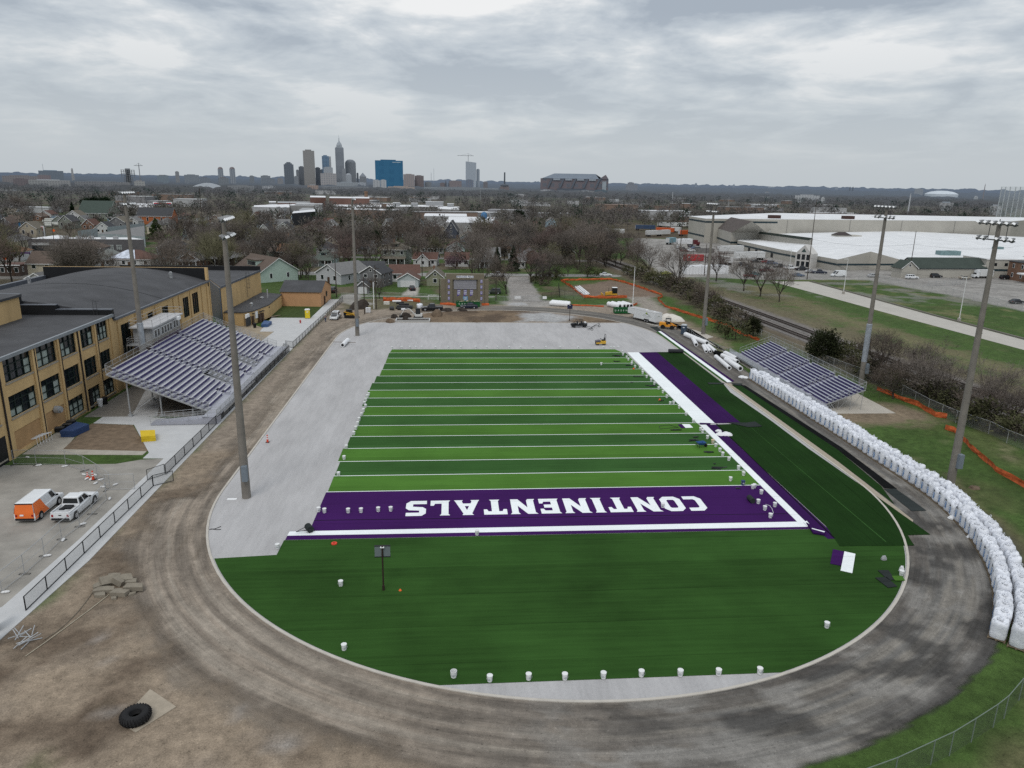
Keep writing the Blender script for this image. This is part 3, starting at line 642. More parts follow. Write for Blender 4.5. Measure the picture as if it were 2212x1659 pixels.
def on_wall(k,bx,by,w_,h_,name,m,z0=0.,parent=ann,th=.08):
 gx,gy_=G(k,bx,by);px_,py_=gx+46.5,gy_-173
 mb=MB();ang=atan2(9.2,1.5)
 ux,uy=cos(ang),sin(ang);nx_,ny_=uy,-ux
 pts=[(px_-ux*w_/2-nx_*.25,py_-uy*w_/2-ny_*.25),(px_+ux*w_/2-nx_*.25,py_+uy*w_/2-ny_*.25),(px_+ux*w_/2+nx_*th,py_+uy*w_/2+ny_*th),(px_-ux*w_/2+nx_*th,py_-uy*w_/2+ny_*th)]
 mb.prism(pts,z0,z0+h_,bottom=True);return mb.build(name,m,parent)
for bx,by in((660,920),(755,893),(788,880),(857,828)):
 on_wall('P',bx,by,.95,2.1,'door',DOORB)
 on_wall('P',bx,by,.5,.22,'door_lamp',BK,2.45,th=.35)
on_wall('P',600,945,2.2,2.,'roller_door',DK,.2)
on_wall('P',593,948,1.7,.9,'sign_panel',WT,2.05);on_wall('P',705,905,1.2,1.6,'white_panel',WT,.95+.3)
for x_,y_,r_,h_ in((-2.3,8.6,.3,.9),(-2.6,20.,.35,.6)):
 mb=MB().lathe([(r_,0),(r_,h_*.5),(r_*1.5,h_*.55),(r_*1.5,h_*.8),(.05,h_)],10,(x_,y_,3.32)).build('roof_fan',GV,ann)
mb=MB().tube((-1.5,21.5,3.3),(-1.5,21.5,5.6),.17,.17,8).build('vent_pipe',GV,ann)
gar=TG('peach_garage','peach painted block garage with dark pitched roof beside the grass','garage',(-46.2,202,0))
PEACH=mat('peach_paint',(.50,.29,.155),.85,.07,.7)
mb=MB();q=[(0,0),(10.1,-.7),(11.,-2.2),(11.,14.),(0,14.4)]
q=[(-.2,0),(10.6,-.9),(11.,13.9),(.2,14.6)]
mb.prism(q,0,4.,top=False)
mb.poly([(q[1][0],q[1][1],4.),(q[2][0],q[2][1],4.),((q[1][0]+q[2][0])/2+.02,(q[1][1]+q[2][1])/2,6.1)])
mb.build('wall',PEACH,gar)
mb=MB();rx0,rx1=(q[0][0]-.3,(q[0][1]+q[3][1])/2),(q[1][0]+.35,(q[1][1]+q[2][1])/2)
for a_,b_,sgn in((q[0],q[1],-1),(q[3],q[2],1)):
 mb.poly([(a_[0]-.3,a_[1]+sgn*.35,3.92),(b_[0]+.35,b_[1]+sgn*.35,3.92),(rx1[0],rx1[1],6.15),(rx0[0],rx0[1],6.15)])
mb.build('roof',ROOFM,gar)
mb=MB().box(10.75,3.2,0,10.98,4.3,2.2).build('door',DOORB,gar);mb=MB().box(10.9,6.2,1.8,11.05,7.4,3.2).build('window',GZ,gar)
SEATM=mat('bench_aluminium',(.50,.50,.53),.38,.08,2,.3,.5);TREAD=mat('tread_aluminium',(.36,.37,.42),.5,.10,1.2,.2,.4)
RISER=mat('purple_riser',(.070,.055,.175),.5,.1,1)
def rail(mb,pts,h,n=3,r=.028,step=None):
 "posts at each point and rails through them"
 for p in pts:mb.tube(p,(p[0],p[1],p[2]+h),r,r,5)
 for q in range(n):
  zz=h*(q+1)/n
  for a_,b_ in zip(pts[:-1],pts[1:]):mb.tube((a_[0],a_[1],a_[2]+zz),(b_[0],b_[1],b_[2]+zz),r*.9,r*.9,5)
def hoops(parent,pts,ny=.55):
 "pairs of loop handrails standing in an aisle"
 for a_,b_ in pts:
  mb=MB()
  for off in(0.,):
   A,B=V3(a_),V3(b_)
   up_=V3((0,0,.95));mid_=V3((0,0,.55))
   mb.path([A,A+up_,B+up_,B],.03,5).tube(A+mid_,B+mid_,.026,.026,5)
  mb.build('handrail',GV,parent)
hs=TG('grandstand','large aluminium grandstand with purple risers standing between school and track','grandstand',(-33.2,124.8,0))
NR,X0,Z0,dX,dZ=17,-1.7,1.15,.80,.335
YA,YE=-21.2,21.2
aisles=[(-21.2,-19.9),(-7.2,-5.7),(5.6,7.1),(19.9,21.2)];ports=[(-11.2,-8.4),(2.6,5.2)]
ports=[(-8.2,-5.2),(4.4,7.4)];aisles[1]=(-7.4,-6.);aisles[2]=(5.2,6.6)
rowx=lambda i:X0-i*dX
rowz=lambda i:Z0+i*dZ
tb=MB();rb=MB();st=MB()
for i in range(NR):
 x1,x0,z=rowx(i),rowx(i+1),rowz(i)
 segs=[(YA,YE)]
 if i<6:segs=[(YA,ports[0][0]),(ports[0][1],ports[1][0]),(ports[1][1],YE)]
 for a_,b_ in segs:
  tb.box(x0,a_,z-.05,x1-.002,b_,z)
  rb.box(x1-.03,a_,z-dZ,x1,b_,z-.052)
 bench_segs=[(aisles[0][1],aisles[1][0]),(aisles[1][1],aisles[2][0]),(aisles[2][1],aisles[3][0])]
 if i<6:bench_segs=[(aisles[0][1],ports[0][0]-.6),(ports[0][1]+.6,ports[1][0]-.6),(ports[1][1]+.6,aisles[3][0])]
 if i<2:bench_segs=[(aisles[0][1],-13.5),(-12.3,ports[0][0]-.8),(ports[0][1]+.8,-1.2),(.2,ports[1][0]-.8),(ports[1][1]+.8,12),(13.4,aisles[3][0])]
 if NR-3<=i:bench_segs=[(aisles[0][1],aisles[1][0]),(aisles[1][1],aisles[2][0]),(aisles[2][1],aisles[3][0])]
 for a_,b_ in bench_segs:
  s_=MB();s_.box(x1-.62,a_,z+.40,x1-.34,b_,z+.445);s_.k=1;s_.box(x1-.46,a_,z+.02,x1-.43,b_,z+.398);s_.build('bench',[SEATM,RISER],hs)
 for a_,b_ in aisles:st.box(x1-.4,a_+.1,z+.001,x1-.05,b_-.1,z+.17)
tb.build('tread',TREAD,hs);rb.build('riser',RISER,hs);st.build('aisle_step',TREAD,hs)
mb=MB().box(X0,YA-3.2,Z0-.12,.35,YE,Z0-.02).build('front_walkway',TREAD,hs)
mb=MB().box(.28,YA,Z0-.4,.36,YE,Z0-.122).build('walkway_fascia',GV,hs)
mb=MB();n_=22
for q in range(n_+1):mb.tube((.3,YA-3.2+q*(YE-YA+3.2)/n_,Z0-.1),(.3,YA-3.2+q*(YE-YA+3.2)/n_,Z0+1.),.028,.028,5)
for zz in(.08,1.):mb.tube((.3,YA-3.2,Z0+zz),(.3,YE,Z0+zz),.03,.03,5)
mb.build('front_guardrail',GV,hs)
PALE_LINK=chainlink('galvanised_mesh',(.46,.48,.50),.55)
mb=MB().poly([(.33,YA-3.2,Z0+.05),(.33,YE,Z0+.05),(.33,YE,Z0+1.),(.33,YA-3.2,Z0+1.)]).build('guard_mesh',PALE_LINK,hs)
zt=rowz(NR);xt=rowx(NR)
for yy in(YA,YE):
 mb=MB();pts=[(rowx(i)-.02,yy,rowz(max(i-.5,0)))for i in np.linspace(0,NR,9)]
 rail(mb,pts,1.15,2);mb.build('side_guardrail',GV,hs)
 mb=MB()
 for p,q in zip(pts[:-1],pts[1:]):mb.poly([p,q,(q[0],q[1],q[2]+1.1),(p[0],p[1],p[2]+1.1)])
 mb.build('guard_mesh',LINK,hs)
 mb=MB().tube((X0,yy,Z0-.3),(xt,yy,zt-.4),.14,.14,4).build('stringer',GV,hs)
mb=MB();pts=[(xt+.03,YA+(YE-YA)*q/18,zt-.2)for q in range(19)];rail(mb,pts,1.3,2)
mb.build('rear_guardrail',GV,hs)
mb=MB().poly([(xt,YA,zt-.2),(xt,YE,zt-.2),(xt,YE,zt+1.1),(xt,YA,zt+1.1)]).build('guard_mesh',chainlink('rear_mesh',(.22,.18,.13),.35),hs)
for a_,b_ in aisles[1:3]:
 for q,i in enumerate((6.4,8.8,11.2,13.6,15.8)):
  ym=(a_+b_)/2;hoops(hs,[((rowx(i),ym,rowz(i)-.1),(rowx(i+1.5),ym,rowz(i+1.5)-.1))])
for i in(2,4.6,7.2,9.8,12.4,15):hoops(hs,[((rowx(i),YE-.65,rowz(i)-.1),(rowx(i+1.5),YE-.65,rowz(i+1.5)-.1))])
for a_,b_ in ports:
 mb=MB().box(rowx(6),a_,Z0-.12,X0,b_,Z0-.10).build('portal_floor',TREAD,hs)
 mb=MB().box(rowx(6)-.05,a_,Z0,rowx(6),b_,rowz(6)-.06).build('portal_back',BK,hs)
 for yy in(a_,b_):
  mb=MB().prism([(X0,yy-.03),(X0,yy+.03),(rowx(6),yy+.03),(rowx(6),yy-.03)],Z0,[Z0+.05,Z0+.05,rowz(6),rowz(6)]).build('portal_wall',GV,hs)
  mb=MB();rail(mb,[(rowx(i),yy,rowz(i))for i in(0,1.5,3,4.5,6)],1.,3);mb.build('portal_rail',GV,hs)
 mb=MB();rail(mb,[(rowx(6)-.05,a_,rowz(6)),(rowx(6)-.05,b_,rowz(6))],1.,3);mb.build('portal_rail',GV,hs)
for y_ in(-12.6,0.-.5,13.):
 mb=MB().box(X0-.05,y_-.6,Z0-.02,X0+.9,y_+.6,Z0+.15).box(X0-.05,y_-.45,Z0+.15,X0+.5,y_+.45,Z0+.32).build('stair_block',TREAD,hs)
for xx in(-4.2,-8.6,-13.):
 for yy in(-20.5,-12.3,-4.1,4.1,12.3,20.5):
  zz=Z0+(X0-xx)/dX*dZ-.35;mb=MB().tube((xx,yy,0.),(xx,yy,zz),.11,.11,6).lathe([(.35,0),(.35,.35)],8,(xx,yy,0)).build('support_column',GV,hs)
for yy in(-20.5,-12.3,-4.1,4.1,12.3,20.5):
 mb=MB().tube((X0,yy,Z0-.35),(xt+.3,yy,zt-.55),.13,.13,4).tube((-13.,yy,.4),(-8.6,yy,Z0+(X0+8.6)/dX*dZ-.5),.05,.05,4).build('raker_beam',GV,hs)
mb=MB().prism([(.35,YA-3.2),(.35,YA-1.6),(-8.6,YA-1.7),(-8.6,YA-3.6)],.1,[Z0-.02,Z0-.02,.3,.3],bottom=True).build('ramp_deck',TREAD,hs)
for off in(-3.25,-1.65):
 mb=MB();rail(mb,[(.35-u*8.9,YA+off-(.35 if off<-2 else .05)*u,Z0-.02-(Z0-.32)*u)for u in np.linspace(0,1,8)],1.,3);mb.build('ramp_rail',GV,hs)
pb=TG('press_box','grey press box with railed roof deck and purple base at rear of grandstand','press box',(-50.4,128.2,0))
GREYW=mat('press_box_grey',(.33,.335,.34),.7,.08,1)
mb=MB().box(-1.6,-6.2,7.1,1.5,6.2,9.5).build('wall',GREYW,pb)
mb=MB().box(-1.5,-6.25,5.9,1.53,6.25,7.08).build('purple_base',mat('purple_panel',(.085,.045,.19),.6,.08,1),pb)
mb=MB().box(-1.9,-6.9,9.5,1.9,6.9,9.72).build('roof_deck',mat('deck_grey',(.42,.42,.43),.6,.1,1),pb)
mb=MB();ptsr=[(1.8,-6.8,9.72),(1.8,-3.4,9.72),(1.8,0,9.72),(1.8,3.4,9.72),(1.8,6.8,9.72),(-1.8,6.8,9.72),(-1.8,3.4,9.72),(-1.8,0,9.72),(-1.8,-3.4,9.72),(-1.8,-6.8,9.72),(0,-6.8,9.72),(1.8,-6.8,9.72)];rail(mb,ptsr,1.15,2);mb.build('roof_railing',GV,pb)
for y0,nwin in((-5.6,2),(-2.6,4),(2.9,2)):
 for q in range(nwin):
  mb=MB();yy=y0+q*1.25;mb.box(1.505,yy,7.6,1.53,yy+1.05,9.);f_=mb.build('window_frame',WT,pb)
  mb=MB().box(1.532,yy+.1,7.7,1.54,yy+.95,8.9).build('pane',GZ,f_)
mb=MB().box(-.6,-6.23,7.15,.3,-6.205,9.1).build('door',mat('grey_door',(.2,.2,.21),.6,.1,1),pb)
mb=MB().box(-1.9,-8.4,6.95,1.6,-6.2,7.08).build('landing',GV,pb)
mb=MB();rail(mb,[(1.55,-6.3,7.08),(1.55,-8.3,7.08),(-1.8,-8.3,7.08),(-1.8,-6.3,7.08)],1.1,3);mb.build('landing_railing',GV,pb)
for xx in(-1.5,1.3):
 for yy in(-6.,0,6.):
  mb=MB().tube((xx,yy,0),(xx,yy,5.9),.1,.1,6).build('post',GV,pb)
mb=MB().box(1.5,3.4,9.05,2.3,4.6,9.6).build('speaker_horn',WT,pb)
vb=TG('bleacher','smaller aluminium bleacher with blue-grey seats behind the white bag row','bleacher',(57.6,122.4,0))
NV,vx,vz=10,.62,.24;VA,VE=-17.6,17.6
tb=MB();rb=MB();SEATV=mat('bench_aluminium_blue',(.46,.48,.54),.35,.12,2,.35,.5)
va=[(-9.7,-8.5),(-.6,.6),(8.5,9.7)]
for i in range(NV):
 x0=.1+i*vx;z=1.+i*vz
 tb.box(x0,VA,z-.04,x0+vx-.002,VE,z);rb.box(x0-.01,VA,z-vz,x0+.02,VE,z-.042)
 sg=[(VA,va[0][0]),(va[0][1],va[1][0]),(va[1][1],va[2][0]),(va[2][1],VE)]
 for a_,b_ in sg:
  s_=MB();s_.box(x0+.24,a_,z+.38,x0+.5,b_,z+.42);s_.k=1;s_.box(x0+.34,a_,z+.02,x0+.36,b_,z+.378);s_.build('bench',[SEATV,RISER],vb)
tb.build('tread',TREAD,vb);rb.build('riser',RISER,vb)
mb=MB().box(-1.5,VA-1.2,.9,.09,VE+1.4,.98).build('front_walkway',TREAD,vb)
mb=MB().poly([(-1.5,VA-1.2,.75),(-1.5,VE+1.4,.75),(-1.5,VE+1.4,1.75),(-1.5,VA-1.2,1.75)]).build('guard_mesh',chainlink('front_mesh',(.42,.44,.46),.75),vb)
mb=MB();rail(mb,[(-1.5,VA-1.2+(VE-VA+2.6)*q/16,.95)for q in range(17)],.9,1);mb.build('front_guardrail',GV,vb)
xb=.1+NV*vx;zb=1.+NV*vz
mb=MB();rail(mb,[(xb+.05,VA+(VE-VA)*q/18,zb-.2)for q in range(19)],1.35,2);mb.build('rear_guardrail',GV,vb)
mb=MB().poly([(xb+.07,VA,zb-.2),(xb+.07,VE,zb-.2),(xb+.07,VE,zb+1.1),(xb+.07,VA,zb+1.1)]).build('guard_mesh',LINK,vb)
for yy in(VA,VE):
 mb=MB();rail(mb,[(.1+u*NV*vx,yy,1.+u*NV*vz)for u in np.linspace(0,1,6)],1.15,2);mb.tube((0,yy,.85),(xb,yy,zb-.2),.09,.09,4).build('side_guardrail',GV,vb)
for a_,b_ in va:
 for i in(2.4,5.,7.6):
  ym=(a_+b_)/2;hoops(vb,[((.1+i*vx,ym,1.+i*vz),(.1+(i+1.6)*vx,ym,1.+(i+1.6)*vz))])
for yy in(-12.5,-4.5,4.5):
 mb=MB().box(-.5,yy-.5,.98,.3,yy+.5,1.2).build('stair_block',TREAD,vb)
for yy in np.linspace(VA,VE,9):
 mb=MB()
 for xx in(.3,2.2,4.2,6.):
  zz=1.+(xx-.1)/vx*vz-.15;mb.tube((xx,yy,0),(xx,yy,zz),.035,.035,4)
 mb.tube((.3,yy,.1),(2.2,yy,1.6),.025,.025,4).tube((2.2,yy,.1),(4.2,yy,2.3),.025,.025,4).tube((4.2,yy,.1),(6.,yy,3.),.025,.025,4).build('scaffold_frame',GV,vb)
mb=MB()
for q in range(6):mb.box(.2+q*0.-1.2,VA-1.3-.3*(q+1),.9-.15*(q+1),0.,VA-1.3-.3*q,.94-.15*(q+1))
mb.build('access_stairs',TREAD,vb)
mb=MB();rail(mb,[(-1.25,VA-1.3,.9),(-1.25,VA-3.3,.05)],1.,2);rail(mb,[(0.,VA-1.3,.9),(0.,VA-3.3,.05)],1.,2);mb.build('stair_rail',GV,vb)
mb=MB().prism([(56.2,103.),(68.2,102.9),(68.2,141),(56.2,141)],0,.06);struct(mb.build('concrete_slab',mat('bleacher_slab_concrete',(.42,.39,.34),.85,.08,.6)))
mb=MB();q_=[G('F',1560,855),G('F',1340,815),G('F',1345,800),G('F',1690,905),G('F',1790,945),G('F',1690,975),G('F',1905,1070),(57.3,141.5),(56.5,141.5)]
mb.prism(q_,0,.05);struct(mb.build('concrete_walk',mat('walk_concrete',(.44,.41,.37),.85,.08,.6)))
ZS.update({'0':(0,0,.54862),'6':(2000,1100,3.403),'7':(2650,900,4.424),'8':(1150,1050,5.53)})
def ordn(n):
 w_=['zeroth','first','second','third','fourth','fifth','sixth','seventh','eighth','ninth','tenth','eleventh','twelfth','thirteenth','fourteenth','fifteenth','sixteenth','seventeenth','eighteenth','nineteenth','twentieth']
 if n<=20:return w_[n]
 tens={2:'twenty',3:'thirty',4:'forty',5:'fifty',6:'sixty',7:'seventy',8:'eighty',9:'ninety',10:'hundred'}
 te={2:'twentieth',3:'thirtieth',4:'fortieth',5:'fiftieth',6:'sixtieth',7:'seventieth',8:'eightieth',9:'ninetieth',10:'hundredth'}
 return te[n//10]if n%10==0 else tens[n//10]+'-'+w_[n%10]
def flood_pole(loc,h,aim,label,box_side):
 aim=(aim[0],loc[1]+(4 if aim[0]>loc[0]else-4))
 rt=TG('floodlight_pole',label,'light pole',(loc[0],loc[1],0),0,'tall floodlight poles around the field')
 mb=MB().lathe([(.47,0),(.46,2),(.34,h*.5),(.22,h),(.05,h+.05)],14).build('pole',CONC,rt,smooth=False)
 a=atan2(aim[1]-loc[1],aim[0]-loc[0]);u=V3((-sin(a),cos(a),0));f=V3((cos(a),sin(a),0))
 for lv,zz in enumerate((h-.25,h-1.9)):
  mb=MB();c=V3((0,0,zz))+f*.05;mb.tube(c-u*2.5,c+u*2.5,.07,.07,5).build('crossarm',DK,rt)
  for q in range(6):
   if lv==1 and q==2:continue
   s_=-2.3+q*.92;p=c+u*s_+V3((0,0,.1));d=(f*1.+u*(.12*s_)+V3((0,0,-.62))).normalized()
   mb=MB().tube(p+d*-.15+V3((0,0,.12)),p+d*.12+V3((0,0,.2)),.10,.15,8).tube(p+d*.12+V3((0,0,.2)),p+d*.42+V3((0,0,.2)),.15,.29,10,cap=False).tube(p+d*.34+V3((0,0,.2)),p+d*.35+V3((0,0,.2)),.24,.24,10)
   lm=mb.build('lamp',mat('lamp_housing',(.20,.205,.21),.4,.1,3,.3,.5),rt)
   mb=MB();uu=d.cross(u).normalized();pp=p+d*.42+V3((0,0,.2));w2=[pp+u*(.30*cos(t_))+uu*(.30*sin(t_))*(1 if uu.z>0 else-1)for t_ in np.linspace(.5,PI-.5,6)]
   for A,B in zip(w2[:-1],w2[1:]):mb.poly([A,B,B+d*.26-(B-pp)*.15,A+d*.26-(A-pp)*.15])
   mb.build('visor',WT,lm)
 mb=MB().tube((0,0,h-1.9),(0,0,h+.3),.05,.05,5).tube(-u*1.2+V3((0,0,h-1.9)),-u*1.2+V3((0,0,h-.25)),.035,.035,4).tube(u*1.2+V3((0,0,h-1.9)),u*1.2+V3((0,0,h-.25)),.035,.035,4).build('bracket',DK,rt)
 bs=V3((box_side[0],box_side[1],0));c=bs*.62
 mb=MB().box(c.x-.28,c.y-.28,2.2,c.x+.28,c.y+.28,3.9).build('control_box',mat('box_grey',(.16,.19,.22),.5,.1,2),rt)
 mb=MB()
 for q in range(16):zz=6+q*1.35;s2=.33+.1*(1-zz/h);mb.tube((s2*u.x,s2*u.y,zz),((s2+.22)*u.x,(s2+.22)*u.y,zz),.02,.02,4)
 mb.build('climbing_rung',DK,rt)
 if h>30.4:
  mb=MB().lathe([(.455,2.),(.47,4.6),(.47,8.6),(.41,8.75)],14,(0,0,2.2)).build('repair_sleeve',mat('galvanised_sleeve',(.33,.36,.40),.5,.3,1.2,.3,.4),rt)
 return rt
FC=(11.1,119.6)
flood_pole((-22.3,75.2),29.6,FC,'tall concrete floodlight pole on grey infield, nearest of the left-hand poles',(.3,-1))
flood_pole((-21.1,162.2),29.5,FC,'tall concrete floodlight pole on grey infield beyond the white roll',(.2,-1))
flood_pole((58.5,75.9),30.2,FC,'tall concrete floodlight pole on grass behind the white bag row',(.3,-1))
flood_pole((71.9,119.6),30.7,FC,'tall concrete floodlight pole with grey sleeve behind the small bleacher',(.7,-.7))
flood_pole((58.4,164.2),29.7,FC,'tall concrete floodlight pole on concrete pad near navy portable toilet',(.5,-.8))
flood_pole((-49.6,119.2),31.,FC,'tall concrete floodlight pole rising beside the press box',(1,-.2))
def paint(name,col):return mat('car_paint_'+name,col,.28,.06,.8,0.,.5)
CP={'white':paint('white',(.70,.72,.74)),'black':paint('black',(.012,.013,.017)),'navy':paint('navy',(.018,.024,.045)),'grey':paint('grey',(.10,.105,.115)),'silver':paint('silver',(.38,.39,.40)),'red':paint('red',(.20,.016,.02)),'maroon':paint('maroon',(.10,.012,.018)),'orange':paint('orange',(.80,.17,.03)),'blue':paint('blue',(.06,.10,.18)),'tan':paint('tan',(.33,.30,.25)),'yellowgreen':paint('yellowgreen',(.38,.40,.05)),'teal':paint('teal',(.05,.16,.18))}
TAIL=mat('tail_lamp_red',(.30,.012,.015),.3,.1,3);HEAD=mat('head_lamp_clear',(.55,.57,.58),.15,.1,3,0,.6);TRIM=mat('black_trim',(.018,.018,.02),.6,.2,4)
SPEC={'sedan':dict(st=[(-2.3,.78),(-2.2,.98),(-1.5,1.02),(.75,.98),(1.7,.88),(2.2,.74),(2.32,.55)],cab=(-1.85,-1.05,.25,1.05),zr=1.45,w=.90,wb=(-1.35,1.4),r=.33),'suv':dict(st=[(-2.35,.9),(-2.3,1.08),(-1.5,1.1),(.95,1.08),(1.9,.98),(2.3,.85),(2.38,.6)],cab=(-2.3,-2.05,.35,1.05),zr=1.74,w=.95,wb=(-1.4,1.42),r=.37),'pickup':dict(st=[(-2.9,.98),(-2.88,1.03),(-.95,1.03),(1.2,1.10),(2.2,1.05),(2.75,.95),(2.85,.7)],cab=(-.9,-.75,.55,1.3),zr=1.82,w=.98,wb=(-1.85,1.85),r=.40),'van':dict(st=[(-2.8,.95),(-2.78,1.1),(-1.5,1.12),(1.35,1.15),(2.3,1.05),(2.75,.92),(2.82,.6)],cab=(-2.76,-2.62,.95,1.75),zr=2.08,w=1.,wb=(-1.75,1.7),r=.38),'highvan':dict(st=[(-2.9,.95),(-2.88,1.1),(-1.5,1.12),(1.7,1.15),(2.4,1.05),(2.75,.85),(2.82,.6)],cab=(-2.87,-2.8,1.,2.2),zr=2.45,w=1.,wb=(-1.8,1.9),r=.38)}
def vehicle(name,label,cat,loc,rz,kind,col,group=None,detail=True,glass_sides=True):
 S_=SPEC[kind];rt=TG(name,label,cat,(loc[0],loc[1],0.),rz,group);m=CP[col]if isinstance(col,str)else col
 hw=S_['w'];zb=.30;mb=MB();ring=[]
 for x,zt_ in S_['st']:
  k=.86 if(x==S_['st'][0][0]or x==S_['st'][-1][0])else 1.
  zz=zb+.12 if k<1 else zb
  ring.append([(x,-hw*.93*k,zz),(x,-hw*k,zb+.3),(x,-hw*.99*k,zt_-.12),(x,-hw*.90*k,zt_),(x,hw*.90*k,zt_),(x,hw*.99*k,zt_-.12),(x,hw*k,zb+.3),(x,hw*.93*k,zz)])
 for A,B in zip(ring[:-1],ring[1:]):
  for i in range(8):j=(i+1)%8;mb.poly([A[i],B[i],B[j],A[j]])
 mb.poly(ring[0]).poly(list(reversed(ring[-1])))
 x1,x2,x3,x4=S_['cab'];zr_=S_['zr'];b_=hw*.91;t_=hw*.74 if kind in('sedan','suv','pickup')else hw*.84
 def zt_at(x):
  for(xa,za),(xb_,zb_)in zip(S_['st'][:-1],S_['st'][1:]):
   if xa<=x<=xb_:return za+(zb_-za)*(x-xa)/(xb_-xa)
  return S_['st'][-1][1]
 zA,zD=zt_at(x1)-.03,zt_at(x4)-.03
 base=[(x1,-b_,zA),(x4,-b_,zD),(x4,b_,zD),(x1,b_,zA)];top=[(x2,-t_,zr_),(x3,-t_,zr_),(x3,t_,zr_),(x2,t_,zr_)]
 crown=[(x2+.15,-t_*.8,zr_+.05),(x3-.15,-t_*.8,zr_+.05),(x3-.15,t_*.8,zr_+.05),(x2+.15,t_*.8,zr_+.05)]
 for i in range(4):j=(i+1)%4;mb.poly([base[i],base[j],top[j],top[i]]).poly([top[i],top[j],crown[j],crown[i]])
 mb.poly(crown)
 body=mb.build('body',m,rt)
 def lerp(a,b,u):return tuple(a[i]+(b[i]-a[i])*u for i in range(3))
 def pane(nm,q,n_,ins=.06):
  c=[sum(p[i]for p in q)/4 for i in range(3)];p2=[tuple(c[i]+(p[i]-c[i])*(1-ins)+n_[i]*.012 for i in range(3))for p in q]
  mb=MB().poly(p2);return mb.build(nm,GZ,rt)
 n4=V3((zr_-zD,0,x4-x3)).normalized();n1=V3((-(zr_-zA),0,x2-x1)).normalized()
 pane('windscreen',[lerp(base[1],top[1],.12),lerp(base[2],top[2],.12),lerp(base[2],top[2],.95),lerp(base[1],top[1],.95)],n4,.08)
 if kind!='van' or col=='white':pane('rear_window',[lerp(base[3],top[3],.25),lerp(base[0],top[0],.25),lerp(base[0],top[0],.92),lerp(base[3],top[3],.92)],n1,.10)
 for sgn in(-1,1):
  ns=V3((0,sgn*(zr_-zA),b_-t_)).normalized()
  B0,B1,T1,T0=(base[0],base[1],top[1],top[0])if sgn<0 else(base[3],base[2],top[2],top[3])
  spans={'sedan':[(.06,.47),(.50,.93)],'suv':[(.05,.30),(.34,.62),(.66,.93)],'pickup':[(.06,.44),(.5,.92)],'van':[(.78,.95)],'highvan':[(.80,.95)]}[kind]
  for u0,u1 in spans:
   a0,a1=lerp(B0,B1,u0),lerp(B0,B1,u1);c0,c1=lerp(T0,T1,u0),lerp(T0,T1,u1)
   pane('side_window',[lerp(a0,c0,.14),lerp(a1,c1,.14),lerp(a1,c1,.90),lerp(a0,c0,.90)],ns,.05)
 for x in S_['wb']:
  for sgn in(-1,1):
   r=S_['r'];mb=MB().wheel((x,sgn*(hw-.085),r),r,.24,16);wh=mb.build('wheel',RB,rt)
   mb=MB().wheel((x,sgn*(hw+0.),r),r*.62,.09,10).build('rim',RIM,wh)
   if detail:mb=MB().wheel((x,sgn*(hw-.06),r+.05),r*1.17,.13,16).build('wheel_arch',TRIM,rt)
 xf=S_['st'][-1][0];xr_=S_['st'][0][0]
 for sgn in(-1,1):
  mb=MB().cbox(xf-.08,sgn*hw*.68,.62,.16,hw*.30,.16).build('headlight',HEAD,rt)
  mb=MB().cbox(xr_+.05,sgn*hw*.76,.68,.13,hw*.20,.26 if kind in('pickup','van')else .18).build('tail_light',TAIL,rt)
  if detail:mb=MB().cbox(x4-.35,sgn*(hw+.06),zD+.10,.12,.2,.16).build('mirror',TRIM,rt)
 mb=MB().cbox(xf-.05,0,.34,.24,hw*1.75,.2).build('bumper',TRIM if kind in('van','pickup')else m,rt)
 mb=MB().cbox(xr_+.04,0,.36,.24,hw*1.75,.2).build('bumper',TRIM if kind in('van','pickup')else m,rt)
 if kind=='pickup' and detail:
  mb=MB().box(-2.78,-hw*.82,1.032,-1.,hw*.82,1.04).build('load_bed',mat('bed_liner',(.22,.22,.23),.7,.3,2),rt)
  for sgn in(-1,1):mb=MB().box(-2.85,sgn*hw*.90-.04,1.03,-.95,sgn*hw*.90+.04,1.16).build('bed_rail',m,rt)
  mb=MB().box(-2.89,-hw*.86,1.,-2.82,hw*.86,1.16).build('tailgate_top',m,rt)
 return rt
a=atan2(74.5-70.1,-41.3+40.9)+.10
vn=vehicle('cargo_van','white and orange cargo van parked in lot beside white pickup','van',(-42.2,72.6),radians(90),'van','white')
mb=MB();hw=1.
for sgn in(-1,1):
 y0=sgn*(hw+.006);mb.poly([(-2.76,y0*.995,.42),(-.2,y0,.42),(-.75,y0*.99,1.),(-2.76,y0*.99,1.)]).poly([(-2.76,y0*.99,1.),(-.75,y0*.99,1.),(-1.3,sgn*.86,2.02),(-2.62,sgn*.86,2.02)])
mb.build('orange_side_panel',CP['orange'],vn)
mb=MB().poly([(-2.825,-.86,.45),(-2.825,.86,.45),(-2.80,.90,1.1),(-2.80,-.90,1.1)]).poly([(-2.80,-.90,1.1),(-2.80,.90,1.1),(-2.66,.80,2.),(-2.66,-.80,2.)]).build('orange_rear_door',CP['orange'],vn)
mb=MB().box(-2.86,.05,.82,-2.83,.4,.98).build('number_plate',WT,vn)
mb=MB().box(-2.70,-.84,1.98,-2.60,.84,2.06).build('rear_trim',TRIM,vn)
pk=vehicle('pickup_truck','white single-cab pickup parked in lot beside orange van','pickup',(-38.7,72.6),radians(88),'pickup','white')
mb=MB().box(-2.7,-.72,1.045,-1.1,.72,1.06);mb.k=0;mb.build('bed_floor',mat('scuffed_bed',(.42,.43,.44),.6,.3,2.5),pk)
mb=MB().cbox(-1.55,-.1,1.06,.7,.9,.18).cbox(-1.9,.25,1.06,.4,.5,.12).build('load',BK,pk)
mb=MB().box(-2.915,-.14,.82,-2.895,.14,.92).build('tailgate_handle',TRIM,pk)
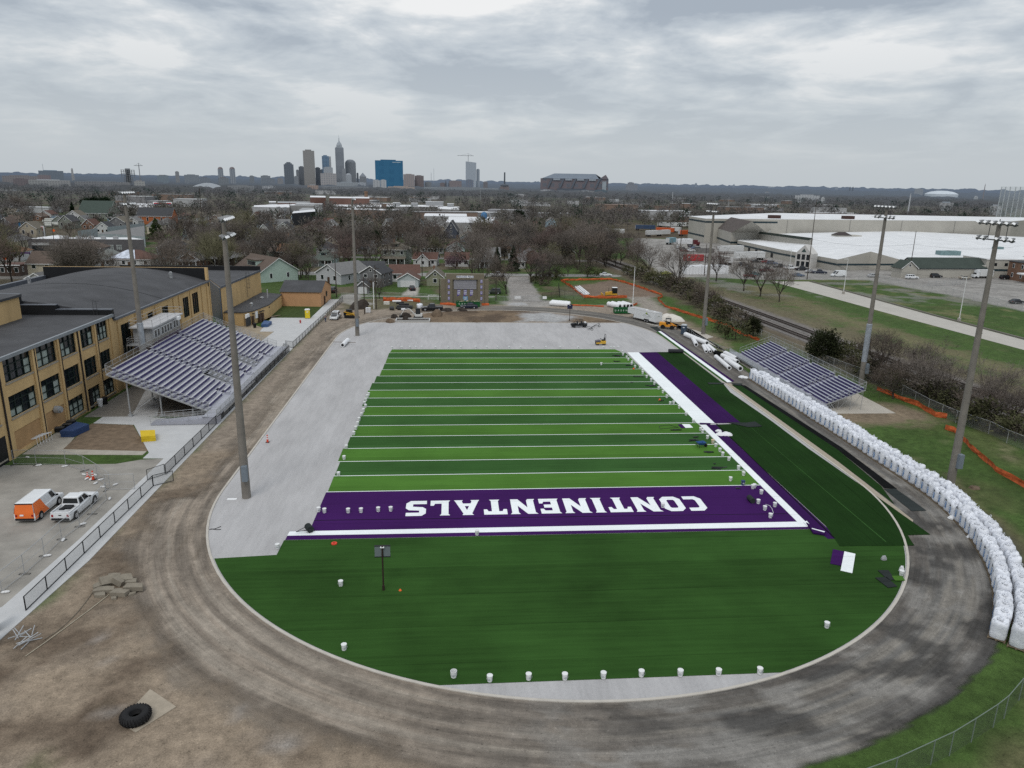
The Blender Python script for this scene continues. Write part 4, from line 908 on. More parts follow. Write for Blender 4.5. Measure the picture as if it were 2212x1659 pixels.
gv=G('8',900,1170);sv=vehicle('suv','white SUV with bonnet raised, parked on the dirt beside skid loader','car',(gv[0]+.1,gv[1]+2.3),radians(-92),'suv','white')
mb=MB().poly([(1.05,-.75,1.12),(1.05,.75,1.12),(1.75,.75,1.95),(1.75,-.75,1.95)]).poly([(1.05,-.75,1.09),(1.75,-.75,1.92),(1.75,.75,1.92),(1.05,.75,1.09)]).build('open_bonnet',CP['white'],sv)
mb=MB().box(1.1,-.72,.99,2.15,.72,1.06).build('engine_bay',BK,sv)
mb=MB().box(-1.2,-.45,1.795,0.,.45,1.805).build('sunroof',GZ,sv)
g0=G('c',930,370);g1=G('c',1240,345)
vehicle('pickup_truck','black crew-cab pickup with white door lettering, parked before the stage wall','pickup',((g0[0]+g1[0])/2+.3,(g0[1]+g1[1])/2+1.),radians(184),'pickup','black')
g0=G('c',1905,312)
vehicle('sedan','dark blue sedan parked in front of green dumpster','car',(g0[0]+.2,g0[1]+.9),radians(182),'sedan','navy')
g0=G('V',1375,620);vehicle('pickup_truck','white flatbed pickup parked on the residential street','pickup',(g0[0],g0[1]+.9),0.,'pickup','white',detail=False)
g0=G('V',1300,925);vehicle('minivan','dark green minivan parked on grass beside the stage wall','car',(g0[0],g0[1]+1),radians(180),'suv',mat('car_paint_dark_green',(.035,.045,.038),.3,.1,1,0,.5),detail=False)
g0=G('E',1375,540);vehicle('sedan','black car parked in driveway of brown-roofed white garage','car',(g0[0],g0[1]+1.2),radians(100),'sedan','black',detail=False)
g0=G('8',880,570);vehicle('suv','black SUV parked behind the peach garage','car',(g0[0],g0[1]+1.2),radians(88),'suv','black',detail=False)
g0=G('8',1265,150);vehicle('sedan','silver car parked on the street behind grey-walled house','car',g0,radians(5),'sedan','silver',detail=False)
g0=G('F',850,415);vehicle('sedan','white car parked beyond the orange-fenced dirt patch','car',(g0[0],g0[1]),0,'sedan','white',detail=False)
WY='cars parked in the warehouse yard'
yard=[('7',300,405,'pickup','white',10,'white pickup parked in warehouse yard beside grey fence bin'),('7',180,380,'suv','black',40,'black SUV in cluster of cars behind white yard pickup'),('7',95,350,'sedan','silver',60,'silver car at left end of clustered yard cars'),('7',380,360,'sedan','blue',35,'blue-grey car at right of the clustered yard cars'),('7',330,335,'sedan','navy',35,'navy car behind clustered cars near red tractor'),('7',450,375,'suv','grey',30,'grey SUV at end of clustered yard cars'),('7',1450,600,'sedan','black',8,'black sedan parked nearest the long white semi-trailer doors'),('7',1640,605,'sedan','red',5,'red car parked between black sedan and silver-blue car at loading dock'),('7',1740,630,'suv','blue',-15,'blue SUV parked before the loading door'),('7',1880,690,'pickup','black',-15,'black pickup parked before warehouse loading door'),('7',1250,660,'suv','black',-10,'black SUV parked beside the white box trailer rear'),('7',1360,705,'sedan','grey',-8,'grey car parked in front of black SUV near bare trees'),('7',1640,755,'pickup','maroon',-5,'maroon flatbed pickup with white board on tailgate'),('7',1350,850,'sedan','red',0,'red car seen behind bare tree trunks by yard fence'),('7',1430,825,'sedan','teal',20,'teal car behind the red car by yard fence'),('7',2060,715,'pickup','white',0,'white crew pickup parked near the gabled entrance'),('T',1690,735,'pickup','black',0,'black pickup parked under the gabled entrance'),('T',1650,803,'sedan','blue',0,'slate blue car parked at yard fence below entrance'),('T',1780,760,'sedan','silver',20,'silver-blue car partly behind dark sign post'),('T',1880,772,'pickup','navy',-15,'navy pickup parked by warehouse gable wall'),('T',2085,805,'highvan','white',180,'white high-roof van parked by warehouse gable wall'),('U',300,690,'sedan','silver',5,'silver car parked behind the sleeved light pole'),('U',670,690,'sedan','red',0,'red car parked under the gatehouse porch'),('U',795,712,'suv','white',2,'white estate SUV parked by the tall dark pole'),('U',1100,695,'suv','black',0,'black SUV parked beside warehouse green-roofed wing'),('U',1475,715,'sedan','tan',0,'tan car parked in front of white box truck'),('U',2000,718,'suv','black',0,'black SUV behind the right-hand light pole'),('U',2115,705,'suv','grey',0,'dark grey SUV parked by brick corner building'),('U',2140,1028,'sedan','black',10,'black car parked beside brick corner building entrance'),('7',215,410,'sedan','maroon',20,'maroon car tucked beside the white yard pickup')]
for k,x,y,kd,c,rz,lb in yard:
 p=G(k,x,y);vehicle({'sedan':'sedan','suv':'suv','pickup':'pickup_truck','highvan':'delivery_van'}[kd],lb,{'sedan':'car','suv':'car','pickup':'pickup','highvan':'van'}[kd],(p[0],p[1]+.9),radians(rz),kd,c,WY,detail=False)
p=G('T',215,785);vehicle('sedan','yellow-green car at scrub edge of warehouse yard','car',(p[0],p[1]+.9),0,'sedan','yellowgreen',WY,detail=False)
for k,x,y,kd,c,rz,lb in[('2',230,890,'sedan','grey',0,'grey car on the road left of the grey workshop'),('2',300,870,'sedan','blue',0,'blue-grey car behind the grey road car'),('2',345,950,'sedan','maroon',0,'red car parked beside the purple-trimmed shop'),('2',400,1010,'suv','grey',0,'dark grey SUV parked right of the purple-trimmed shop'),('2',760,1060,'suv','black',10,'black SUV parked before workshop glass front'),('2',860,1060,'sedan','silver',10,'silver car parked before workshop windows'),('2',1730,1070,'suv','black',20,'black SUV parked behind the grey hip roof'),('2',1860,1070,'suv','navy',90,'navy SUV with open rear door by workshop windows'),('2',1975,1075,'sedan','white',15,'white car parked at workshop wall behind tarped roof'),('2',2060,1070,'sedan','white',15,'second white car parked at workshop wall')]:
 p=G(k,x,y);vehicle('suv' if kd=='suv' else 'sedan',lb,'car',(p[0],p[1]+.9),radians(rz),kd,c,'cars by the grey workshop',detail=False)
def ST(label,p,rz,col,L_=14.,name='semi_trailer',h=2.8,mark=None,group='trailers in the warehouse yard'):
 rt=TG(name,label,'trailer',(p[0],p[1],0),rz,group)
 mb=MB().box(-L_/2,-1.28,1.15,L_/2,1.28,1.15+h).build('cargo_box',col,rt)
 mb=MB().box(-L_/2-.03,-1.2,1.25,-L_/2-.004,-.02,1.05+h).box(-L_/2-.03,.02,1.25,-L_/2-.004,1.2,1.05+h).build('rear_door',mat('trailer_door',(.50,.50,.50),.5,.1,1),rt)
 mb=MB().box(-L_/2,-1.30,1.05,L_/2,1.30,1.148).build('chassis',DK,rt)
 for x in(-L_/2+1.2,-L_/2+2.4):
  for s_ in(-1.05,1.05):mb=MB().wheel((x,s_,.5),.5,.4,12).build('wheel',RB,rt)
 mb=MB().box(L_/2-3.2,-.9,0,L_/2-3.,-.75,1.1).box(L_/2-3.2,.75,0,L_/2-3.,.9,1.1).build('landing_leg',DK,rt)
 if mark:mb=MB().box(L_/2-2.2,-1.29,1.3,L_/2-.8,-1.282,.9+h).build('side_panel',mark,rt)
 return rt
TW=mat('trailer_white',(.60,.61,.61),.5,.08,.4);TO=mat('trailer_orange',(.50,.10,.03),.5,.12,.5);TB=mat('trailer_blue',(.045,.075,.14),.5,.15,.5);TT=mat('trailer_teal',(.17,.30,.35),.5,.1,.5)
def pm(k,a_,b_):u=G(k,*a_);v_=G(k,*b_);return((u[0]+v_[0])/2,(u[1]+v_[1])/2),atan2(v_[1]-u[1],v_[0]-u[0]),hypot(v_[0]-u[0],v_[1]-u[1])
for a_,b_,c_,lb,fl in[((985,555),(1660,545),TW,'long white semi-trailer with blue panel backed to the loading dock',1),((735,440),(1250,425),TW,'white semi-trailer half hidden behind the long white one',1)]:
 p,an,ln=pm('7',a_,b_);ST(lb,p,an+PI,c_,max(10,min(ln,15.5)),mark=TB if a_[0]==985 else None)
p,an,ln=pm('7',(735,590),(1060,660));ST('weathered white trailer with double rear doors nearest the bare trees',p,an+PI,mat('weathered_white',(.50,.51,.49),.6,.2,.5),9.5,h=2.5)
for k,a_,b_,c_,lb in[('W',(1780,695),(1960,690),TW,'white semi-trailer parked in front of the orange one'),('W',(1900,690),(2040,685),TW,'white semi-trailer end on behind the first white one'),('W',(1900,655),(2085,665),TO,'orange semi-trailer in the far yard'),('W',(1650,625),(1890,630),TB,'dark blue semi-trailer in the far yard'),('W',(2080,650),(2140,655),TW,'pale grey semi-trailer right of the orange one'),('W',(2020,785),(2085,780),TT,'pale teal trailer standing alone in the yard'),('W',(2180,690),(2212,690),TO,'orange container trailer beside the tall pole'),('W',(1300,670),(1560,680),TW,'white semi-trailers parked beyond the bare trees'),('W',(1920,590),(2050,600),TW,'white semi-trailer leftmost of the far back row'),('W',(2060,595),(2160,597),TW,'white semi-trailer in middle of far back row'),('W',(2165,595),(2230,597),TW,'white semi-trailer rightmost of far back row')]:
 p,an,ln=pm(k,a_,b_);ST(lb,(p[0],p[1]+1),an+.1,c_,max(8,min(ln,15)))
def box_truck(label,p,rz):
 rt=TG('box_truck',label,'truck',(p[0],p[1],0),rz)
 mb=MB().box(-4.2,-1.2,.9,1.4,1.2,3.4).build('cargo_box',TW,rt)
 mb=MB().prism([(1.45,-1.),(3.6,-1.),(3.6,1.),(1.45,1.)],.5,1.5).prism([(1.45,-.95),(2.7,-.95),(2.7,.95),(1.45,.95)],1.5,2.3).box(1.3,-1.,2.31,2.4,1.,3.2).build('cab',CP['white'],rt)
 mb=MB().box(1.7,-.97,1.55,2.5,-.955,2.2).box(2.705,-.85,1.55,2.72,.85,2.2).build('cab_window',GZ,rt)
 for x in(-3.,2.7):
  for s_ in(-.95,.95):mb=MB().wheel((x,s_,.45),.45,.32,12).build('wheel',RB,rt)
 mb=MB().box(-4.1,-1.21,2.6,-2.6,-1.203,2.9).build('side_marking',DK,rt)
 return rt
p=G('U',1650,702);box_truck('white box truck parked beside warehouse, nose to the left',(p[0]+1.,p[1]+1),PI)
p0=G('a',650,600);p1=G('a',1222,742);ang=atan2(p1[1]-p0[1],p1[0]-p0[0]);Lt=hypot(p1[0]-p0[0],p1[1]-p0[1])
gt=TG('gooseneck_trailer','white gooseneck cargo trailer with green hill emblem, parked on track','trailer',(p0[0],p0[1],0),ang)
TRW=mat('trailer_gloss_white',(.68,.70,.71),.35,.04,.5,0,.4)
mb=MB().box(0,0,.45,Lt,2.4,2.75).prism([(-2.4,0.),(-.002,0.),(-.002,2.4),(-2.4,2.4)],1.35,2.75,bottom=True).build('cargo_box',TRW,gt)
mb=MB().box(-2.42,-.02,2.751,Lt+.02,2.42,2.80).build('roof',mat('trailer_roof',(.42,.42,.42),.6,.2,.6),gt)
mb=MB().box(Lt-3.2,-.02,0.,Lt-3.19,0.,.02);
for x in(Lt-3.5,Lt-2.65):
 for y_ in(.02,2.38):mb=MB().wheel((x,y_,.38),.38,.24,14);w_=mb.build('wheel',RB,gt);mb=MB().wheel((x,y_+(-.13 if y_<1 else .13),.38),.2,.02,8).build('rim',RIM,w_)
mb=MB().box(Lt-4.,-.025,.3,Lt-2.15,-.004,.86).build('wheel_well',TRIM,gt)
for nm,pts_,m_ in(('emblem',[(0,0.),(.9,.45),(1.5,.55),(2.3,.25),(3.,-.15),(2.3,.12),(1.5,.38),(.9,.3)],mat('emblem_green',(.10,.17,.10),.5,.1,1)),('emblem_leaf',[(1.,.55),(1.35,.85),(1.7,.6),(1.35,.2)],mat('emblem_lime',(.35,.45,.05),.5,.1,1))):
 mb=MB().poly([(Lt-4.4+u_*.95,-.01,1.75+v_)for u_,v_ in pts_]).build(nm,m_,gt)
mb=MB().box(Lt-4.6,-.012,1.52,Lt-1.3,-.006,1.62).build('lettering_band',mat('faded_lettering',(.33,.35,.37),.5,.3,6),gt);mb=MB().box(Lt-3.6,-.012,1.22,Lt-2.,-.006,1.28).build('lettering_band',MATS['faded_lettering'],gt)
mb=MB().box(Lt+.004,.12,.6,Lt+.03,2.28,2.6);rd=mb.build('rear_ramp_door',TRW,gt)
mb=MB().poly([(Lt+.035,.5,1.75),(Lt+.035,1.2,1.98),(Lt+.035,1.9,1.80),(Lt+.035,1.2,1.88)]).build('emblem',MATS['emblem_green'],rd)
mb=MB().box(.3,-.012,.45,Lt,-.004,.56).build('skirt_trim',DK,gt)
mb=MB().box(3.2,.9,2.80,3.9,1.5,2.95).box(6.2,1.,2.80,6.7,1.5,2.92).build('roof_vent',WT,gt)
mb=MB().tube((-1.4,1.2,1.35),(-1.4,1.2,.5),.1,.1,6).tube((-.3,.3,1.35),(-.3,.3,0.),.06,.06,5).build('hitch',DK,gt)
def TU(rt,y,x0,x1,r,w_,m=RB,name='track'):
 mb=MB();n=8;pts_=[(x0+r*cos(PI/2+PI*i/n),r+r*sin(PI/2+PI*i/n))for i in range(n+1)]+[(x1+r*cos(-PI/2+PI*i/n),r+r*sin(-PI/2+PI*i/n))for i in range(n+1)]
 A=[(x,y-w_/2,z)for x,z in pts_];B=[(x,y+w_/2,z)for x,z in pts_];mb.poly(A[::-1]).poly(B)
 for i in range(len(A)):j=(i+1)%len(A);mb.poly([A[i],A[j],B[j],B[i]])
 return mb.build(name,m,rt)
def CF(rt,x0,x1,y0,y1,z0,z1,m=BK,glass=True,nm='cab'):
 mb=MB()
 for x in(x0,x1):
  for y in(y0,y1):mb.tube((x,y,z0),(x,y,z1),.05,.05,4)
 mb.box(x0-.08,y0-.06,z1,x1+.08,y1+.06,z1+.09);c=mb.build(nm,m,rt)
 if glass:mb=MB().box(x0+.03,y0+.03,z0+.05,x1-.03,y1-.03,z1-.02).build('cab_glass',GZ,c)
 return c
SKY=mat('loader_yellow',(.58,.33,.035),.5,.15,2)
p=G('8',1240,1125);sk=TG('skid_loader','yellow tracked skid loader parked beside white SUV','loader',(p[0]+.2,p[1]+.8,0),radians(-8))
for y in(-.75,.75):TU(sk,y,-.9,.9,.38,.42)
mb=MB().box(-1.3,-.5,.4,.9,.5,1.15).build('chassis',SKY,sk);mb=MB().box(-1.5,-.6,.6,-.9,.6,1.5).build('engine_cover',BK,sk)
CF(sk,-.8,.45,-.48,.48,1.15,2.05)
for y in(-.68,.68):
 mb=MB().tube((-1.4,y,1.6),(1.1,y,1.1),.12,.10,4).tube((1.1,y,1.1),(1.5,y,.5),.10,.1,4).build('lift_arm',SKY,sk)
mb=MB().prism([(1.45,-.9),(2.2,-.9),(2.2,.9),(1.45,.9)],.08,[.7,.15,.15,.7]).build('bucket',DK,sk)
p=G('c',810,535);ex=TG('mini_excavator','white mini excavator with arm reaching into the sand pit','excavator',(p[0],p[1]+.8,0),radians(178))
for y in(-.7,.7):TU(ex,y,-.9,.9,.3,.35)
mb=MB().box(-1.,-.85,.65,.8,.85,1.25).build('upper_body',mat('excavator_white',(.62,.62,.60),.5,.1,2),ex)
CF(ex,-.5,.55,-.05,.8,1.25,2.55)
EW=MATS['excavator_white']
mb=MB().tube((.8,-.3,1.),(2.2,-.3,2.4),.16,.14,4).build('boom',EW,ex);mb=MB().tube((2.2,-.3,2.4),(3.5,-.3,2.3),.14,.12,4).build('boom_link',EW,ex);mb=MB().tube((3.5,-.3,2.3),(4.4,-.3,.8),.13,.10,4).build('dipper_arm',EW,ex)
mb=MB().prism([(4.1,-.7),(4.8,-.7),(4.8,.1),(4.1,.1)],.15,[.8,.5,.5,.8],bottom=True).build('digging_bucket',BK,ex)
p=G('6',1400,250);bd=TG('bulldozer','yellow bulldozer with cab on the bare dirt patch','bulldozer',(p[0],p[1]+1.2,0),radians(178))
for y in(-.95,.95):TU(bd,y,-1.7,1.5,.45,.55,mat('steel_track',(.16,.11,.05),.7,.3,3))
mb=MB().box(-1.6,-.7,.6,0.,.7,1.3).prism([(0.,-.6),(2.,-.6),(2.,.6),(0.,.6)],.6,[1.9,1.6,1.6,1.9]).build('engine_hood',SKY,bd)
CF(bd,-1.5,-.1,-.75,.75,1.3,2.95);mb=MB().tube((1.,0,1.7),(1.,0,2.9),.06,.06,6).build('exhaust_pipe',BK,bd)
mb=MB().prism([(2.9,-1.6),(3.1,-1.75),(3.1,1.75),(2.9,1.6)],.1,1.3).build('dozer_blade',SKY,bd)
mb=MB().tube((0,-1.2,.5),(2.9,-1.2,.5),.1,.1,4).tube((0,1.2,.5),(2.9,1.2,.5),.1,.1,4).build('push_arm',SKY,bd)
mb=MB().box(-1.6,-.85,3.04,-.02,.85,3.1).build('cab_roof',WT,bd)
p=G('a',1660,880);tl=TG('compact_loader','orange-yellow compact loader beside navy portable toilet','loader',(p[0]-.4,p[1]+1.1,0),radians(-25))
LO=mat('loader_orange',(.70,.30,.03),.45,.12,2)
for x in(-1.1,1.1):
 for y in(-.8,.8):mb=MB().wheel((x,y,.5),.5,.4,14).build('wheel',RB,tl)
mb=MB().box(-2.,-.6,.6,-.4,.6,1.5).build('engine_cover',LO,tl);mb=MB().box(-.4,-.55,.5,1.5,.55,1.).build('chassis',LO,tl)
CF(tl,-.5,.6,-.55,.55,1.,2.4,glass=False);mb=MB().box(-.4,-.3,1.,.1,.3,1.35).box(-.45,-.3,1.35,-.3,.3,1.8).build('seat',BK,tl)
mb=MB().tube((.5,0.,1.5),(2.2,0,.7),.14,.12,4).build('lift_arm',LO,tl)
mb=MB().box(2.2,-.8,.2,2.35,.8,1.).box(2.35,-.6,.2,3.3,-.45,.28).box(2.35,.45,.2,3.3,.6,.28).build('pallet_fork',BK,tl)
p=G('d',1620,1270);ro=TG('tandem_roller','yellow ride-on roller with black roll bar on the grey infield','roller',(p[0],p[1]+.5,0),radians(186))
for x in(-.75,.75):mb=MB().wheel((x,0,.33),.33,.95,18).build('drum',mat('drum_steel',(.08,.075,.07),.4,.2,2,.4),ro)
mb=MB().box(-1.05,-.53,.36,1.1,-.49,.68).box(-1.05,.49,.36,1.1,.53,.68).box(-1.1,-.5,.69,.1,.5,.95).build('frame',YEL,ro);mb=MB().prism([(.2,-.45),(1.15,-.45),(1.15,.45),(.2,.45)],.69,[1.15,1.,1.,1.15]).build('engine_hood',mat('hood_grey',(.10,.09,.11),.4,.2,2),ro)
mb=MB().box(-.75,-.3,.951,-.25,.3,1.2).box(-.9,-.3,1.,-.76,.3,1.6).build('seat',BK,ro);mb=MB().path([(-.95,-.42,.95),(-1.,-.4,2.3),(-1.,.4,2.3),(-.95,.42,.95)],.045,6).build('roll_bar',BK,ro);mb=MB().tube((.15,0,.9),(.02,0,1.35),.03,.03,5).lathe([(.17,0),(.19,.03),(.17,.05)],10,(0.,0,1.35)).build('steering_wheel',BK,ro)
p=G('d',790,590);ut=TG('utility_vehicle','black four-seat utility buggy towing a drag frame on the infield','buggy',(p[0],p[1]+.75,0),radians(184))
for x in(-1.35,1.35):
 for y in(-.7,.7):mb=MB().wheel((x,y,.33),.33,.27,14);w_=mb.build('wheel',RB,ut);mb=MB().wheel((x,y+(.13 if y>0 else-.13),.33),.16,.03,8).build('rim',DK,w_)
mb=MB().box(-1.9,-.62,.4,1.,.62,.72).prism([(1.,-.6),(1.95,-.5),(1.95,.5),(1.,.6)],.42,[1.05,.85,.85,1.05]).build('body',BK,ut)
for x in(-.55,.45):mb=MB().box(x,-.55,.721,x+.45,.55,.95).box(x-.12,-.55,.85,x,.55,1.5).build('seat',BK,ut)
mb=MB()
for y in(-.62,.62):mb.path([(1.15,y,.9),(.6,y*.9,1.85),(-.2,y*.9,1.88),(-.85,y*.9,1.85),(-.95,y,.75)],.04,5).tube((-.15,y*.9,1.88),(-.15,y,.75),.035,.035,5)
for x,z in((.6,1.85),(-.2,1.88),(-.85,1.85)):mb.tube((x,-.56,z),(x,.56,z),.035,.035,5)
mb.build('roll_cage',BK,ut);mb=MB().box(-1.95,-.65,.73,-1.,.65,1.05).build('cargo_bed',DK,ut);mb=MB().cbox(-1.5,0,1.06,.5,.8,.22).build('load',WT,ut)
dg=TG('drag_frame','tow-behind drag frame on two small wheels behind black buggy','drag frame',(*G('d',1420,600),0),0)
A=V3((*G('d',1275,690),0))-V3(dg.location);B=V3((*G('d',1550,560),0))-V3(dg.location)
for q in(A,B):mb=MB().wheel((q.x,q.y,.28),.28,.14,14);w_=mb.build('wheel',RB,dg);mb=MB().wheel((q.x,q.y-.08,.28),.15,.02,8).build('rim',WT,w_)
mb=MB();zz=V3((0,0,.3));mb.tube(A+zz,A+V3((-1.2,.1,.3)),.06,.06,4).tube(B+zz,B+V3((-1.2,.1,.3)),.06,.06,4).tube(A+zz,A+V3((0,0,1.)),.06,.06,4).tube(B+zz,B+V3((0,0,1.)),.06,.06,4).tube(A+V3((0,0,.9)),B+V3((0,0,.95)),.05,.05,4).tube(A+V3((-.9,.05,.3)),B+V3((-.9,.05,.3)),.06,.06,4).tube((A+B)/2+V3((-.9,0,.3)),V3((-2.2,.8,.4)),.05,.05,4).build('frame',DK,dg)
def SK0(name,joints,edges,m,parent,root=0,sub=1):
 me=bpy.data.meshes.new(name);me.from_pydata([j[0]for j in joints],edges,[]);o=bpy.data.objects.new(name,me);COL.objects.link(o);o.parent=parent
 me.materials.append(m);md=o.modifiers.new('skin','SKIN');md.use_smooth_shade=True
 if not me.skin_vertices:bpy.context.view_layer.update()
 sv_=me.skin_vertices[0].data
 for i,j in enumerate(joints):sv_[i].radius=(j[1],j[1]*(j[2]if len(j)>2 else 1));sv_[i].use_root=(i==root)
 s2=o.modifiers.new('sub','SUBSURF');s2.levels=sub;s2.render_levels=sub
 return o
def hand(parent,wrist,d,m):
 "palm and five separate slightly bent fingers pointing along d"
 d=V3(d).normalized();s_=d.cross(V3((0,1,.2))).normalized();w0=V3(wrist);mb=MB()
 mb.tube(w0,w0+d*.09,.03,.036,6)
 n_=d.cross(s_)
 for i,ln in enumerate((.065,.078,.074,.058)):
  b_=w0+d*.085+s_*(-.03+.02*i);k_=b_+d*ln*.55;mb.tube(b_,k_,.010,.009,5).tube(k_,k_+d*ln*.42+n_*ln*.25,.009,.007,5)
 b_=w0+d*.03-s_*.032;k_=b_+(d*.6-s_*.8)*.035;mb.tube(b_,k_,.012,.011,5).tube(k_,k_+d*.035,.011,.008,5)
 return mb.build('hand',m,parent)
SKIN=mat('skin',(.36,.20,.13),.6,.08,4)
def person(label,loc,rz,J,top,legs,hat,vest=None):
 rt=TG('person',label,'person',(loc[0],loc[1],0),rz)
 names=['pel','spine','chest','neck','head','lsh','lel','lwr','rsh','rel','rwr','lhip','lkn','lan','lto','rhip','rkn','ran','rto']
 R_=dict(pel=.13,spine=.12,chest=.14,neck=.055,head=.07,lsh=.065,lel=.045,lwr=.03,rsh=.065,rel=.045,rwr=.03,lhip=.095,lkn=.06,lan=.042,lto=.04,rhip=.095,rkn=.06,ran=.042,rto=.04)
 idx={n:i for i,n in enumerate(names)}
 E_=[('pel','spine'),('spine','chest'),('chest','neck'),('neck','head'),('chest','lsh'),('lsh','lel'),('lel','lwr'),('chest','rsh'),('rsh','rel'),('rel','rwr'),('pel','lhip'),('lhip','lkn'),('lkn','lan'),('lan','lto'),('pel','rhip'),('rhip','rkn'),('rkn','ran'),('ran','rto')]
 SK0('body',[(J[n],R_[n])for n in names],[(idx[a_],idx[b_])for a_,b_ in E_],SKIN,rt)
 tn=['pel','spine','chest','lsh','lel','rsh','rel','neck'];ti={n:i for i,n in enumerate(tn)}
 SK0('shirt',[(J[n],R_[n]*1.16+.008 if n!='neck' else .06)for n in tn],[(ti[a_],ti[b_])for a_,b_ in(('pel','spine'),('spine','chest'),('chest','lsh'),('lsh','lel'),('chest','rsh'),('rsh','rel'),('chest','neck'))],top,rt)
 ln_=['pel','lhip','lkn','lan','rhip','rkn','ran'];li={n:i for i,n in enumerate(ln_)}
 SK0('trousers',[(J[n],R_[n]*1.18+.01)for n in ln_],[(li[a_],li[b_])for a_,b_ in(('pel','lhip'),('lhip','lkn'),('lkn','lan'),('pel','rhip'),('rhip','rkn'),('rkn','ran'))],legs,rt)
 h=V3(J['head']);fwd=V3(J['face']).normalized();side=fwd.cross(V3((0,0,1))).normalized()
 mb=MB().lathe([(.02,-.12),(.06,-.10),(.085,-.04),(.095,.03),(.085,.09),(.05,.125),(.01,.135)],12,tuple(h+V3((0,0,.06))));hd=mb.build('head',SKIN,rt,smooth=True)
 mb=MB();c=h+V3((0,0,.06));mb.tube(c+fwd*.085+V3((0,0,.02)),c+fwd*.115+V3((0,0,-.02)),.008,.016,5)
 for s_ in(-1,1):mb.tube(c+side*s_*.092,c+side*s_*.108,.03,.022,6)
 mb.build('nose_and_ears',SKIN,hd)
 mb=MB()
 for s_ in(-1,1):mb.tube(c+fwd*.078+side*s_*.035+V3((0,0,.02)),c+fwd*.094+side*s_*.035+V3((0,0,.02)),.012,.010,6)
 mb.tube(c+fwd*.082-side*.028+V3((0,0,-.06)),c+fwd*.082+side*.028+V3((0,0,-.06)),.008,.008,5).build('eyes_and_mouth',mat('dark_features',(.04,.02,.02),.5,.1,1),hd)
 mb=MB().lathe([(.15,.05),(.115,.055),(.112,.10),(.085,.155),(.01,.17)],12,tuple(c)).build('hard_hat' if hat==WT else 'hair',hat,rt,smooth=True)
 for w_,e_ in(('lwr','lel'),('rwr','rel')):hand(rt,J[w_],V3(J[w_])-V3(J[e_]),SKIN)
 for n in('l','r'):
  mb=MB();a_=V3(J[n+'an']);t_=V3(J[n+'to']);mb.tube(V3((a_.x,a_.y,.05))-(t_-a_)*.3,V3((t_.x,t_.y,.045)),.05,.045,7).build('boot',BK,rt)
 if vest:
  v_=['spine','chest'];SK0('safety_vest',[(J['spine'],.165),(J['chest'],.185)],[(0,1)],vest,rt)
 return rt
Js=dict(pel=(0,0,.93),spine=(0,0,1.12),chest=(.01,0,1.36),neck=(.02,0,1.52),head=(.03,0,1.60),face=(1,0,-.1),lsh=(0,.19,1.42),lel=(.02,.27,1.16),lwr=(.22,.18,1.12),rsh=(0,-.19,1.42),rel=(.05,-.26,1.16),rwr=(.26,-.14,1.18),lhip=(0,.1,.90),lkn=(.03,.12,.49),lan=(-.02,.13,.09),lto=(.14,.14,.05),rhip=(0,-.1,.90),rkn=(.02,-.11,.49),ran=(-.04,-.12,.09),rto=(.12,-.13,.05))
p=G('8',730,1205);person('worker in white hard hat, red safety vest and blue jeans by the fence',p,radians(150),Js,mat('grey_shirt',(.22,.20,.20),.85,.1,3),mat('blue_jeans',(.07,.10,.17),.85,.15,4),WT,mat('red_vest',(.50,.06,.07),.7,.1,3))
Jb=dict(Js);Jb.update(spine=(.10,0,1.08),chest=(.30,0,1.22),neck=(.42,0,1.33),head=(.48,0,1.38),face=(.8,0,-.6),lsh=(.28,.19,1.27),lel=(.45,.24,1.05),lwr=(.66,.18,1.02),rsh=(.28,-.19,1.27),rel=(.46,-.24,1.05),rwr=(.68,-.16,1.))
p=G('8',1065,1130);person('person in white shirt leaning into the white SUV at its side door',(p[0],p[1]),radians(175),Jb,mat('white_shirt',(.60,.60,.60),.85,.06,3),mat('khaki_trousers',(.22,.19,.15),.85,.1,3),mat('dark_hair',(.02,.016,.012),.8,.2,6))
BAGM,t,b=newmat('woven_white_bag',.75,.2)
tc=t.a('ShaderNodeTexCoord');n=t.noise(tc.outputs['Object'],3.,5,.65);n2=t.noise(tc.outputs['Object'],12,4,.6)
oi=t.a('ShaderNodeObjectInfo')
c=t.mix(t.mapr(n,.3,.7),(.60,.63,.70),(.80,.82,.86));hs=t.a('ShaderNodeHueSaturation',Color=c,Value=t.mapr(oi.outputs['Random'],0,1,.90,1.06));t.l.new(hs.outputs[0],b.inputs['Base Color'])
bp=t.a('ShaderNodeBump',Strength=.7,Distance=.06,Height=t.math('ADD',n,t.math('MULTIPLY',n2,.4)));t.l.new(bp.outputs[0],b.inputs['Normal'])
PRINTB=mat('print_blue',(.05,.22,.52),.7,.1,3);PRINTG=mat('print_grey',(.14,.15,.17),.7,.15,3)
